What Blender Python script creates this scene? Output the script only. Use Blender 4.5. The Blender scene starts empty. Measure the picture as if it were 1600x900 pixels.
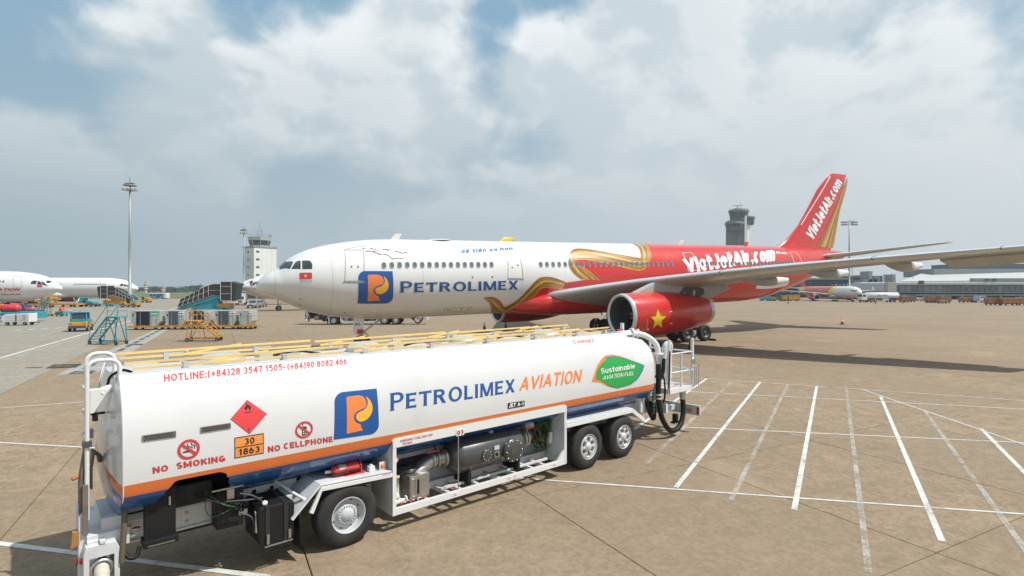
import bpy, bmesh, math, random
from mathutils import Vector, Matrix
from mathutils import geometry as mgeo
R = math.radians
random.seed(7)
scene = bpy.context.scene
COL = scene.collection

# ------------------------------------------------------------------ camera
F_PX, CX, CY, CAM_H = 870.0, 800.0, 452.0, 4.25
cd = bpy.data.cameras.new('camera'); cam = bpy.data.objects.new('camera', cd); COL.objects.link(cam)
cd.sensor_width = 36.0; cd.lens = F_PX / 1600 * 36; cd.shift_y = 2 / 1600
cd.clip_start = 0.1; cd.clip_end = 9000
cam.location = (0, 0, CAM_H); cam.rotation_euler = (R(90), 0, 0)
scene.camera = cam
scene.view_settings.view_transform = 'Standard'; scene.view_settings.look = 'None'
scene.view_settings.gamma = 1.0; scene.view_settings.use_curve_mapping = False
scene.view_settings.exposure = 0.02
scene.cycles.max_bounces = 6; scene.cycles.transparent_max_bounces = 12

# ------------------------------------------------------------------ sun
SUN_K = (-0.62, 0.16)                      # ground shift of a shadow per metre of height
sd = Vector((SUN_K[0], SUN_K[1], -1)).normalized()
sl = bpy.data.lights.new('sun', 'SUN'); sun = bpy.data.objects.new('sun', sl); COL.objects.link(sun)
sl.energy = 4.8; sl.angle = R(0.6); sl.color = (1.0, 0.965, 0.91)
sun.rotation_euler = sd.to_track_quat('-Z', 'Y').to_euler(); sun.location = (40, -10, 80)

# ------------------------------------------------------------------ node helper
class G:
    def __init__(s, nt): s.nt = nt; s.n = nt.nodes; s.l = nt.links
    def node(s, t, **kw):
        n = s.n.new(t)
        for k, v in kw.items(): setattr(n, k, v)
        return n
    def put(s, sock, v):
        if isinstance(v, bpy.types.NodeSocket): s.l.new(v, sock)
        elif v is not None: sock.default_value = v
    def m(s, op, a, b=None, c=None, clamp=False):
        n = s.node('ShaderNodeMath', operation=op); n.use_clamp = clamp
        s.put(n.inputs[0], a); s.put(n.inputs[1], b)
        if c is not None: s.put(n.inputs[2], c)
        return n.outputs[0]
    def v(s, op, a, b=None, scale=None):
        n = s.node('ShaderNodeVectorMath', operation=op)
        s.put(n.inputs[0], a); s.put(n.inputs[1], b)
        if scale is not None: s.put(n.inputs[3], scale)
        return n.outputs['Value'] if op in ('DOT_PRODUCT', 'LENGTH') else n.outputs[0]
    def xyz(s, a):
        n = s.node('ShaderNodeSeparateXYZ'); s.put(n.inputs[0], a); return n.outputs
    def cmb(s, x, y, z):
        n = s.node('ShaderNodeCombineXYZ'); s.put(n.inputs[0], x); s.put(n.inputs[1], y); s.put(n.inputs[2], z); return n.outputs[0]
    def noise(s, vec, scale, detail=4, rough=.55, dist=0, lac=2.0):
        n = s.node('ShaderNodeTexNoise'); s.put(n.inputs['Vector'], vec); n.inputs['Scale'].default_value = scale
        n.inputs['Detail'].default_value = detail; n.inputs['Roughness'].default_value = rough
        n.inputs['Distortion'].default_value = dist; n.inputs['Lacunarity'].default_value = lac
        return n.outputs[0]
    def mr(s, v, a, b, c=0., d=1., smooth=True):
        n = s.node('ShaderNodeMapRange', interpolation_type='SMOOTHSTEP' if smooth else 'LINEAR')
        s.put(n.inputs[0], v)
        for i, q in enumerate((a, b, c, d)): s.put(n.inputs[i + 1], q)
        return n.outputs[0]
    def mix(s, f, a, b, blend='MIX'):
        n = s.node('ShaderNodeMix', data_type='RGBA', blend_type=blend)
        s.put(n.inputs[0], f)
        s.put(n.inputs[6], a if isinstance(a, bpy.types.NodeSocket) else tuple(a) + (1,))
        s.put(n.inputs[7], b if isinstance(b, bpy.types.NodeSocket) else tuple(b) + (1,))
        return n.outputs[2]
    def ramp(s, v, stops, interp='LINEAR'):
        n = s.node('ShaderNodeValToRGB'); s.put(n.inputs[0], v); cr = n.color_ramp; cr.interpolation = interp
        while len(cr.elements) < len(stops): cr.elements.new(.5)
        for e, (p, c) in zip(cr.elements, stops): e.position = p; e.color = tuple(c) + (1,)
        return n.outputs[0]

# ------------------------------------------------------------------ sky: daylight with broken cumulus
world = bpy.data.worlds.new('World'); scene.world = world; world.use_nodes = True
g = G(world.node_tree); g.n.clear()
out = g.node('ShaderNodeOutputWorld'); bg = g.node('ShaderNodeBackground'); g.l.new(bg.outputs[0], out.inputs[0])
sky = g.node('ShaderNodeTexSky', sky_type='NISHITA'); sky.sun_disc = False
sky.sun_elevation = math.atan(1 / math.hypot(*SUN_K)); sky.sun_rotation = math.atan2(-SUN_K[0], -SUN_K[1])
sky.air_density = 1.0; sky.dust_density = 2.5; sky.ozone_density = 1.0
d = g.v('NORMALIZE', g.node('ShaderNodeTexCoord').outputs['Generated'])
dx, dy, dz = g.xyz(d)
el = g.m('MAXIMUM', dz, 0.0)
flat = g.v('NORMALIZE', g.cmb(dx, dy, 0.0))
fx, fy, _ = g.xyz(flat)
# clouds are taller than their distance makes them look: squeeze the vertical less than the horizontal
kx = g.m('ADD', 1.0, g.m('MULTIPLY', el, 0.35))
pv = g.cmb(g.m('MULTIPLY', fx, kx), g.m('MULTIPLY', fy, kx), g.m('MULTIPLY', el, 1.75))
warp = g.noise(pv, 3.2, 3, .5)
pw = g.v('ADD', pv, g.v('SCALE', g.v('SUBTRACT', g.cmb(warp, warp, warp), (.5, .5, .5)), None, scale=.10))
def dens(shift):
    q = g.v('ADD', pw, shift)
    a = g.noise(q, 2.2, 8, .47, .10)
    b = g.noise(q, 8.0, 5, .52)
    return g.m('ADD', g.m('MULTIPLY', a, .80), g.m('MULTIPLY', b, .20))
d0 = dens((3.1, 1.7, 0.4)); d1 = dens((3.1 + .040, 1.7 - .012, 0.4 + .050))
def px_dir(x, y): return Vector(((x - CX) / F_PX, 1, -(y - CY) / F_PX)).normalized()
cover = g.m('ADD', d0, g.mr(el, .05, .42, .13, .03))
for (x, y, c0, c1, w) in [(20, 40, .976, .998, .18), (455, -5, .987, .999, .13), (740, 80, .9945, .9996, .085), (840, 10, .992, .9995, .085),
                          (-450, 200, .95, .995, .14)]:
    cover = g.m('SUBTRACT', cover, g.m('MULTIPLY', g.mr(g.v('DOT_PRODUCT', d, tuple(px_dir(x, y))), c0, c1), w))
for (x, y, c0, c1, w) in [(600, 90, .975, .998, .13), (1050, 110, .965, .998, .10), (300, 110, .98, .998, .10), (850, 95, .995, .9995, .06), (1400, 120, .965, .998, .09), (110, 255, .965, .998, .13), (1250, 60, .97, .998, .06)]:
    cover = g.m('ADD', cover, g.m('MULTIPLY', g.mr(g.v('DOT_PRODUCT', d, tuple(px_dir(x, y))), c0, c1), w))
mask = g.mr(cover, .462, .578)
thick = g.mr(cover, .54, .80)
lit = g.m('SUBTRACT', d0, d1)
lit = g.mr(lit, -.040, .040, 0., 1.)
west = g.mr(dx, -.75, .75, 0., 1., smooth=False)               # the veil is thicker away from the sun side
ccol = g.mix(lit, (.585, .67, .72), (.86, .90, .92))
ccol = g.mix(g.m('MULTIPLY', thick, .55), ccol, (.62, .70, .745))
blue = g.v('SCALE', sky.outputs[0], None, scale=.085)
blue = g.mix(.8, blue, (.29, .49, .645))
col = g.mix(mask, blue, ccol)
hz = g.mr(el, .05, .43, .96, .0)
hcol = g.mix(west, (.345, .445, .505), (.63, .69, .72))
col = g.mix(hz, col, hcol)
g.l.new(col, bg.inputs[0]); bg.inputs[1].default_value = 1.0

# ------------------------------------------------------------------ materials
MATS = {}
def mat(name, col, rough=.5, metal=0., coat=0., var=.0, vscale=3., bump=0., bscale=40., spec=.5, dirt=None, grime=0.):
    """plain painted / metal / rubber surface with a little tonal wear"""
    if name in MATS: return MATS[name]
    m = bpy.data.materials.new(name); m.use_nodes = True; g = G(m.node_tree); b = g.n['Principled BSDF']
    b.inputs['Roughness'].default_value = rough; b.inputs['Metallic'].default_value = metal
    b.inputs['Coat Weight'].default_value = coat; b.inputs['Coat Roughness'].default_value = .06
    b.inputs['Specular IOR Level'].default_value = spec
    c = tuple(col) + (1,)
    b.inputs['Base Color'].default_value = c
    if var or grime:
        co = g.node('ShaderNodeTexCoord').outputs['Object']
        n = g.noise(co, vscale, 6, .6)
        f = g.mr(n, .35, .7)
        dk = dirt or tuple(x * (1 - var) for x in col)
        s = g.mix(f, col, dk)
        if grime:
            st = g.noise(g.v('MULTIPLY', co, (vscale * 2.2, vscale * 2.2, vscale * .25)), 1.0, 5, .65)
            s = g.mix(g.mr(st, .52, .8, 0, grime), s, (.12, .10, .08))
        g.put(b.inputs['Base Color'], s)
        g.put(b.inputs['Roughness'], g.mr(n, .3, .75, max(.03, rough - .08), min(1, rough + .12)))
    if bump:
        co = g.node('ShaderNodeTexCoord').outputs['Object']
        bn = g.node('ShaderNodeBump'); bn.inputs['Strength'].default_value = bump; bn.inputs['Distance'].default_value = .02
        g.l.new(g.noise(co, bscale, 4, .6), bn.inputs['Height']); g.l.new(bn.outputs[0], b.inputs['Normal'])
    MATS[name] = m; return m

def ground_mat(name, base, alt, dark, joints=None):
    m = bpy.data.materials.new(name); m.use_nodes = True; g = G(m.node_tree); b = g.n['Principled BSDF']
    pos = g.node('ShaderNodeNewGeometry').outputs['Position']
    rnd = g.node('ShaderNodeObjectInfo').outputs['Random']
    big = g.noise(pos, .07, 4, .6); mid = g.noise(pos, .55, 6, .65, .4); fine = g.noise(pos, 9., 7, .75); grit = g.noise(pos, 60., 3, .7)
    sm = g.v('MULTIPLY', g.v('ADD', g.v('MULTIPLY', pos, (.884, .884, 1)), g.v('MULTIPLY', g.cmb(g.xyz(pos)[1], g.m('MULTIPLY', g.xyz(pos)[0], -1.), 0.), (.468, .468, 0))), (.35, 2.2, 1))
    smear = g.noise(sm, .8, 6, .65, .3)
    c = g.mix(g.mr(mid, .34, .66), base, alt)
    c = g.mix(g.mr(big, .42, .64, 0, .6), c, dark)
    c = g.mix(g.mr(smear, .48, .72, 0, .5), c, dark)
    c = g.mix(g.mr(fine, .42, .60, 0, .62), c, tuple(x * .55 for x in base))
    blot = g.noise(pos, 2.6, 7, .72, .5)
    c = g.mix(g.mr(blot, .47, .66, 0, .48), c, tuple(x * .62 for x in dark))
    c = g.mix(g.mr(blot, .46, .34, 0, .35), c, tuple(min(1, x * 1.25) for x in alt))
    c = g.mix(g.mr(grit, .56, .70, 0, .55), c, tuple(min(1, x * 1.6) for x in base))
    c = g.mix(g.mr(grit, .46, .34, 0, .5), c, tuple(x * .40 for x in base))
    spots = g.noise(pos, 1.1, 5, .6, .6)
    c = g.mix(g.mr(spots, .60, .74, 0, .45), c, tuple(x * .50 for x in dark))
    pale = g.noise(g.v('ADD', pos, (31., 7., 0.)), .33, 5, .6, .5)
    c = g.mix(g.mr(pale, .54, .70, 0, .32), c, tuple(min(1, x * 1.20) for x in alt))
    scuff = g.noise(g.v('MULTIPLY', sm, (.22, 3.0, 1)), 1.0, 6, .7, .8)           # rubber and drip streaks along the stands
    c = g.mix(g.mr(scuff, .60, .74, 0, .38), c, (.10, .085, .07))
    c = g.mix(g.m('MULTIPLY', rnd, .45), c, tuple(x * .66 for x in alt))
    if joints:
        px, py, _ = g.xyz(pos)
        ca, sa = .8836, .4683
        aa = g.m('ADD', g.m('MULTIPLY', px, ca), g.m('MULTIPLY', py, sa)); bb = g.m('SUBTRACT', g.m('MULTIPLY', py, ca), g.m('MULTIPLY', px, sa))
        for co, per, off in ((aa, 4.5, 10.25), (bb, 5.22, 4.73)):
            fr = g.m('ABSOLUTE', g.m('SUBTRACT', g.m('FRACT', g.m('DIVIDE', g.m('SUBTRACT', co, off - 450 * per), per)), .5))
            c = g.mix(g.mr(fr, .4955, .4985, 0, .6), c, tuple(x * .35 for x in base))
    g.put(b.inputs['Base Color'], c); b.inputs['Roughness'].default_value = .88; b.inputs['Specular IOR Level'].default_value = .25
    bn = g.node('ShaderNodeBump'); bn.inputs['Strength'].default_value = .35; bn.inputs['Distance'].default_value = .01
    g.l.new(g.m('ADD', fine, grit), bn.inputs['Height']); g.l.new(bn.outputs[0], b.inputs['Normal'])
    MATS[name] = m; return m

def paint_mat(name, col, wear, full=1.0):
    """road paint worn through to the concrete"""
    m = bpy.data.materials.new(name); m.use_nodes = True; g = G(m.node_tree); b = g.n['Principled BSDF']
    pos = g.node('ShaderNodeNewGeometry').outputs['Position']
    n = g.noise(pos, .9, 6, .7); n2 = g.noise(pos, 30., 5, .75); n3 = g.noise(pos, 5., 6, .7)
    f = g.m('ADD', g.m('ADD', g.m('MULTIPLY', n, .45), g.m('MULTIPLY', n2, .35)), g.m('MULTIPLY', n3, .2))
    g.put(b.inputs['Base Color'], g.mix(g.mr(n3, .3, .7), col, tuple(x * .78 for x in col)))
    b.inputs['Roughness'].default_value = .8
    t = g.node('ShaderNodeBsdfTransparent'); mx = g.node('ShaderNodeMixShader'); o = g.n['Material Output']
    g.put(mx.inputs[0], g.mr(f, wear, wear - .16, 0., full))
    g.l.new(t.outputs[0], mx.inputs[1]); g.l.new(b.outputs[0], mx.inputs[2]); g.l.new(mx.outputs[0], o.inputs[0])
    MATS[name] = m; return m

def ribbon_mat(name):
    """gold silk ribbon: bands running along it (UV: u along, v across)"""
    m = bpy.data.materials.new(name); m.use_nodes = True; g = G(m.node_tree); b = g.n['Principled BSDF']
    uv = g.node('ShaderNodeUVMap').outputs[0]
    u, v, _ = g.xyz(uv)
    w = g.m('ADD', v, g.m('MULTIPLY', g.m('SUBTRACT', g.noise(g.cmb(g.m('MULTIPLY', u, .5), v, 0.), 1.4, 2), .5), .22))
    big = g.ramp(w, [(.0, (.60, .33, .04)), (.10, (.20, .075, .02)), (.19, (.48, .24, .04)), (.32, (.72, .46, .07)), (.45, (.78, .54, .10)), (.55, (.28, .11, .025)), (.63, (.42, .20, .035)), (.74, (.74, .48, .07)), (.86, (.26, .10, .025)), (.96, (.74, .47, .06))])
    n = g.noise(g.cmb(g.m('MULTIPLY', u, .15), g.m('MULTIPLY', w, 30.), 0.), 1.0, 3, .6)
    c = g.mix(g.mr(n, .43, .57, 0, .75), big, (.15, .05, .018))
    g.put(b.inputs['Base Color'], c); b.inputs['Roughness'].default_value = .3; b.inputs['Coat Weight'].default_value = .3
    MATS[name] = m; return m

def foliage_mat(name, a, bcol):
    m = bpy.data.materials.new(name); m.use_nodes = True; g = G(m.node_tree); b = g.n['Principled BSDF']
    pos = g.node('ShaderNodeNewGeometry').outputs['Position']
    g.put(b.inputs['Base Color'], g.mix(g.mr(g.noise(pos, .35, 5), .35, .65), a, bcol)); b.inputs['Roughness'].default_value = .7
    MATS[name] = m; return m

def glass_mat(name, col, rough=.06):
    m = mat(name, col, rough, 0., coat=.6, spec=.8); return m

WHITE = mat('white_paint', (.70, .70, .685), .26, coat=.5, var=.05, vscale=.9)
TANKW = mat('tank_white', (.66, .66, .655), .22, coat=.6, var=.05, vscale=.55, grime=.07)
FUSW = mat('fuselage_white', (.69, .685, .67), .28, coat=.4, var=.05, vscale=.25, grime=.06)
OWHITE = mat('frame_white', (.64, .65, .655), .42, var=.16, vscale=2.5, grime=.18)
LGREY = mat('light_grey_paint', (.50, .52, .53), .45, var=.15, vscale=2., grime=.2)
GREY = mat('grey_paint', (.30, .31, .32), .5, var=.2, vscale=2.)
DGREY = mat('dark_grey', (.075, .075, .08), .5, var=.2)
BLACK = mat('black_plastic', (.012, .012, .013), .55, var=.3, spec=.3)
SOOT = mat('engine_black', (.012, .012, .013), .6, var=.4, vscale=8, bump=.4)
RUBBER = mat('tyre_rubber', (.017, .016, .016), .75, var=.35, vscale=4, dirt=(.034, .031, .028))
RED = mat('aircraft_red', (.56, .026, .020), .26, coat=.5, var=.08, vscale=.3)
SIGNRED = mat('sign_red', (.52, .045, .045), .5)
TXTRED = mat('letter_red', (.50, .040, .035), .55)
ORANGE = mat('stripe_orange', (.60, .145, .032), .3, coat=.4, var=.06)
LORANGE = mat('letter_orange', (.80, .22, .055), .4)
PORANGE = mat('plate_orange', (.80, .27, .06), .5)
BLUE = mat('stripe_blue', (.010, .085, .27), .22, coat=.6, var=.1)
LBLUE = mat('letter_blue', (.012, .085, .30), .4)
YELLOW = mat('star_yellow', (.80, .58, .02), .4)
GOLD = mat('rail_yellow', (.80, .56, .21), .5, var=.15, vscale=3)
MYEL = mat('machine_yellow', (.60, .30, .03), .5, var=.3, vscale=2, grime=.35)
TEAL = mat('machine_teal', (.03, .30, .38), .42, var=.15, vscale=2, grime=.15)
SILVER = mat('rim_silver', (.66, .66, .66), .30, .35, coat=.4, var=.08)
METAL = mat('bare_metal', (.55, .56, .57), .32, 1., var=.15)
STEEL = mat('brushed_steel', (.50, .47, .43), .38, .9, var=.2, vscale=6)
CHROME = mat('chrome', (.80, .80, .80), .16, 1.)
SLAT = mat('slat_metal', (.62, .65, .68), .32, .35, var=.08, vscale=.6)
WINGG = mat('wing_grey', (.42, .42, .40), .42, var=.12, vscale=.5)
VESSEL = mat('vessel_grey', (.085, .085, .085), .33, .35, coat=.3, var=.2)
GREENH = mat('hose_green', (.012, .16, .035), .5)
BROWN = mat('hose_olive', (.10, .09, .05), .6)
GLASS = glass_mat('dark_glass', (.030, .042, .047)); CABG = glass_mat('cabin_glass', (.10, .12, .135), .15)
TGLASS = glass_mat('terminal_glass', (.030, .055, .068), .12)
CGLASS = glass_mat('cockpit_glass', (.020, .035, .038))
CONC = mat('pale_concrete', (.74, .74, .71), .8, var=.1, vscale=.1)
TOWG = mat('tower_grey', (.13, .145, .155), .7, var=.1, vscale=.1)
ROOFW = mat('roof_white', (.46, .46, .44), .6, var=.08, vscale=.05)
CANVAS = mat('canopy_dark', (.050, .040, .034), .55, var=.2)
ALU = mat('container_alu', (.58, .59, .58), .42, .35, var=.25, vscale=3)
CURT = mat('container_curtain', (.014, .017, .028), .7, var=.2)
CURTG = mat('container_curtain_grey', (.085, .10, .115), .7, var=.2)
RUST = mat('container_orange', (.34, .125, .04), .6, var=.25, vscale=1)
AMBER = mat('amber_lens', (.65, .20, .02), .2, coat=.8)
REDL = mat('red_lens', (.45, .01, .015), .2, coat=.8)
GREEN = mat('leaf_green', (.012, .34, .06), .35, coat=.3)
TEALD = mat('leaf_teal', (.02, .26, .27), .35)
LETW = mat('letter_white', (.82, .82, .82), .45)
INK = mat('letter_black', (.02, .02, .02), .5)
LINE = mat('panel_line', (.33, .33, .33), .6)
CONE = mat('cone_orange', (.65, .09, .03), .55)
RIB = ribbon_mat('ribbon_gold')
SLABM = ground_mat('apron_concrete', (.300, .226, .148), (.337, .257, .173), (.230, .172, .114))
FARM = ground_mat('apron_concrete_far', (.300, .228, .152), (.337, .26, .177), (.234, .177, .12), joints=True)
GREYM = ground_mat('taxi_concrete', (.315, .284, .232), (.35, .318, .264), (.252, .227, .186), joints=True)
STRIPM = ground_mat('drain_concrete', (.36, .345, .31), (.40, .385, .35), (.30, .285, .26))
JOINT = mat('joint_filler', (.06, .05, .04), .95)
PAINTW = paint_mat('line_white', (.62, .62, .58), .66)
PAINTF = paint_mat('line_faded', (.58, .56, .50), .60, .62)
PAINTY = paint_mat('line_yellow', (.55, .36, .10), .56)
PAINTR = paint_mat('line_red', (.40, .10, .07), .52)
PAINTK = paint_mat('line_black', (.035, .033, .03), .60)

# ------------------------------------------------------------------ mesh builder
class MB:
    def __init__(s): s.v = []; s.f = []; s.mi = []; s.sm = []; s.uv = None
    def add(s, verts, faces, m=0, smooth=False):
        o = len(s.v); s.v += [tuple(q) for q in verts]
        for f in faces: s.f.append([i + o for i in f]); s.mi.append(m); s.sm.append(smooth)
        return s
    def box(s, x0, x1, y0, y1, z0, z1, m=0, rot=None, piv=None):
        v = [(x, y, z) for x in (x0, x1) for y in (y0, y1) for z in (z0, z1)]
        if rot:
            p = Vector(piv or ((x0 + x1) / 2, (y0 + y1) / 2, (z0 + z1) / 2)); v = [rot @ (Vector(q) - p) + p for q in v]
        return s.add(v, [(0, 1, 3, 2), (4, 6, 7, 5), (0, 4, 5, 1), (2, 3, 7, 6), (0, 2, 6, 4), (1, 5, 7, 3)], m)
    def bar(s, a, b, w, h=None, m=0, up=(0, 0, 1)):
        """square-section beam from a to b"""
        a = Vector(a); b = Vector(b); d = (b - a).normalized(); u = Vector(up)
        if abs(d.dot(u)) > .99: u = Vector((1, 0, 0))
        x = d.cross(u).normalized(); y = x.cross(d).normalized(); h = h or w
        v = []
        for q in (a, b):
            for sx, sy in ((-1, -1), (1, -1), (1, 1), (-1, 1)): v.append(q + x * (sx * w / 2) + y * (sy * h / 2))
        return s.add(v, [(0, 3, 2, 1), (4, 5, 6, 7), (0, 1, 5, 4), (1, 2, 6, 5), (2, 3, 7, 6), (3, 0, 4, 7)], m)
    def tube(s, pts, r, n=8, m=0, closed=False, cap=True):
        P = [Vector(q) for q in pts]; k = len(P); rr = r if isinstance(r, (list, tuple)) else [r] * k
        tan = []
        for i in range(k):
            if closed: t = P[(i + 1) % k] - P[i - 1]
            else: t = P[min(i + 1, k - 1)] - P[max(i - 1, 0)]
            tan.append(t.normalized())
        u = Vector((0, 0, 1)) if abs(tan[0].z) < .9 else Vector((1, 0, 0))
        u = (u - tan[0] * u.dot(tan[0])).normalized(); rings = []
        for i in range(k):
            u = (u - tan[i] * u.dot(tan[i])).normalized(); w = tan[i].cross(u)
            rings.append([P[i] + (u * math.cos(2 * math.pi * j / n) + w * math.sin(2 * math.pi * j / n)) * rr[i] for j in range(n)])
        v = [q for ring in rings for q in ring]; f = []
        for i in range(k if closed else k - 1):
            for j in range(n):
                a = i * n + j; b = i * n + (j + 1) % n; c = ((i + 1) % k) * n + (j + 1) % n; e = ((i + 1) % k) * n + j
                f.append((a, b, c, e))
        s.add(v, f, m, True)
        if cap and not closed:
            s.add(rings[0], [tuple(range(n))[::-1]], m); s.add(rings[-1], [tuple(range(n))], m)
        return s
    def lathe(s, org, axis, prof, n=24, m=0, smooth=True, a0=0., a1=2 * math.pi):
        """prof: (h along axis, radius[, material])"""
        o = Vector(org); ax = Vector(axis).normalized()
        u = Vector((0, 0, 1)) if abs(ax.z) < .9 else Vector((1, 0, 0)); u = (u - ax * u.dot(ax)).normalized(); w = ax.cross(u)
        full = abs(a1 - a0 - 2 * math.pi) < 1e-6; nn = n if full else n + 1
        v = []
        for q in prof:
            for j in range(nn):
                t = a0 + (a1 - a0) * j / n; v.append(o + ax * q[0] + (u * math.cos(t) + w * math.sin(t)) * q[1])
        for i in range(len(prof) - 1):
            f = []
            for j in range(n):
                k2 = (j + 1) % nn; f.append((i * nn + j, i * nn + k2, (i + 1) * nn + k2, (i + 1) * nn + j))
            mm = prof[i][2] if len(prof[i]) > 2 else m
            s.add([], [], m); base = len(s.v) if i == 0 else base0
            if i == 0: base0 = len(s.v); s.v += [tuple(q) for q in v]
            for q in f: s.f.append([x + base0 for x in q]); s.mi.append(mm); s.sm.append(smooth)
        return s
    def prism(s, poly, plane, d0, d1, m=0):
        """extrude a 2-D outline: plane 'xz' along y, 'yz' along x, 'xy' along z"""
        mk = {'xz': lambda p, d: (p[0], d, p[1]), 'yz': lambda p, d: (d, p[0], p[1]), 'xy': lambda p, d: (p[0], p[1], d)}[plane]
        n = len(poly); v = [mk(p, d0) for p in poly] + [mk(p, d1) for p in poly]
        f = [tuple(range(n)), tuple(range(n, 2 * n))[::-1]] + [(i, (i + 1) % n, n + (i + 1) % n, n + i) for i in range(n)]
        return s.add(v, f, m)
    def grid(s, rows, m=0, smooth=True, closed=False, mf=None):
        k = len(rows[0]); v = [q for r in rows for q in r]; o = len(s.v); s.v += [tuple(q) for q in v]
        for i in range(len(rows) - 1):
            for j in range(k if closed else k - 1):
                j2 = (j + 1) % k
                s.f.append([o + i * k + j, o + i * k + j2, o + (i + 1) * k + j2, o + (i + 1) * k + j]); s.mi.append(mf(i, j) if mf else m); s.sm.append(smooth)
        return s
    def mesh(s, name, mats):
        me = bpy.data.meshes.new(name); me.from_pydata(s.v, [], s.f)
        for q in (mats if isinstance(mats, (list, tuple)) else [mats]): me.materials.append(q)
        me.polygons.foreach_set('material_index', s.mi); me.polygons.foreach_set('use_smooth', s.sm)
        if s.uv:
            ul = me.uv_layers.new(name='UVMap')
            for lp in me.loops: ul.data[lp.index].uv = s.uv[lp.vertex_index]
        me.validate(); me.update(); return me
    def build(s, name, mats, parent=None, bevel=0., fixn=True, label=None, kind=None):
        me = s.mesh(name, mats)
        if fixn:
            bm = bmesh.new(); bm.from_mesh(me); bmesh.ops.recalc_face_normals(bm, faces=bm.faces); bm.to_mesh(me); bm.free()
        o = bpy.data.objects.new(name, me); COL.objects.link(o)
        if parent is not None: o.parent = parent
        if bevel:
            b = o.modifiers.new('bevel', 'BEVEL'); b.width = bevel; b.segments = 2; b.limit_method = 'ANGLE'; b.angle_limit = R(40); b.harden_normals = False
        if label: o['label'] = label
        if kind: o['kind'] = kind
        return o

def tag(o, label=None, cat=None, group=None, kind=None):
    for k, v in (('label', label), ('category', cat), ('group', group), ('kind', kind)):
        if v: o[k] = v
    return o
def empty(name, loc, rz=0., label=None, cat=None, group=None, ry=0.):
    o = bpy.data.objects.new(name, None); COL.objects.link(o); o.empty_display_size = .3
    o.rotation_mode = 'XYZ'; o.location = loc; o.rotation_euler = (0, ry, rz); tag(o, label, cat, group); return o
def copy_tree(o, parent=None):
    c = o.copy(); COL.objects.link(c); c.parent = parent
    for ch in o.children: copy_tree(ch, c)
    return c
def B(name, mats, parent, *boxes, bevel=0., **kw):
    """each box a part of its own"""
    o = None
    for b in boxes: o = MB().box(*b).build(name, mats, parent, bevel, **kw)
    return o

def cam_ray(x, y): return Vector(((x - CX) / F_PX, 1.0, -(y - CY) / F_PX))
def gpt(x, y, z=0.):
    r = cam_ray(x, y); t = (z - CAM_H) / r.z; return Vector((r.x * t, r.y * t, z))
def at_depth(x, y, Y):
    r = cam_ray(x, y); return Vector((r.x * Y, Y, CAM_H + r.z * Y))
def arc(cx, cy, r, a0, a1, n=8):
    return [(cx + r * math.cos(R(a0 + (a1 - a0) * i / n)), cy + r * math.sin(R(a0 + (a1 - a0) * i / n))) for i in range(n + 1)]
def catmull(pts, n=6):
    P = [pts[0]] + list(pts) + [pts[-1]]; o = []
    for i in range(1, len(P) - 2):
        p0, p1, p2, p3 = [Vector(q) for q in P[i - 1:i + 3]]
        for k in range(n):
            t = k / n; o.append(.5 * ((2 * p1) + (p2 - p0) * t + (2 * p0 - 5 * p1 + 4 * p2 - p3) * t * t + (3 * p1 - p0 - 3 * p2 + p3) * t ** 3))
    o.append(Vector(pts[-1])); return o
def interp(tab, x):
    """smooth (monotone cubic) table lookup: rows (x, a, b, ...)"""
    if x <= tab[0][0]: return tab[0][1:]
    if x >= tab[-1][0]: return tab[-1][1:]
    for i in range(len(tab) - 1):
        if tab[i][0] <= x <= tab[i + 1][0]: break
    h = tab[i + 1][0] - tab[i][0]; t = (x - tab[i][0]) / h; r = []
    def slope(j, c):
        if j <= 0: return (tab[1][c] - tab[0][c]) / (tab[1][0] - tab[0][0])
        if j >= len(tab) - 1: return (tab[-1][c] - tab[-2][c]) / (tab[-1][0] - tab[-2][0])
        a = (tab[j][c] - tab[j - 1][c]) / (tab[j][0] - tab[j - 1][0]); b = (tab[j + 1][c] - tab[j][c]) / (tab[j + 1][0] - tab[j][0])
        return 0 if a * b <= 0 else 2 * a * b / (a + b)
    for c in range(1, len(tab[0])):
        y0, y1 = tab[i][c], tab[i + 1][c]; m0, m1 = slope(i, c) * h, slope(i + 1, c) * h
        r.append((2 * t ** 3 - 3 * t * t + 1) * y0 + (t ** 3 - 2 * t * t + t) * m0 + (-2 * t ** 3 + 3 * t * t) * y1 + (t ** 3 - t * t) * m1)
    return r

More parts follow.
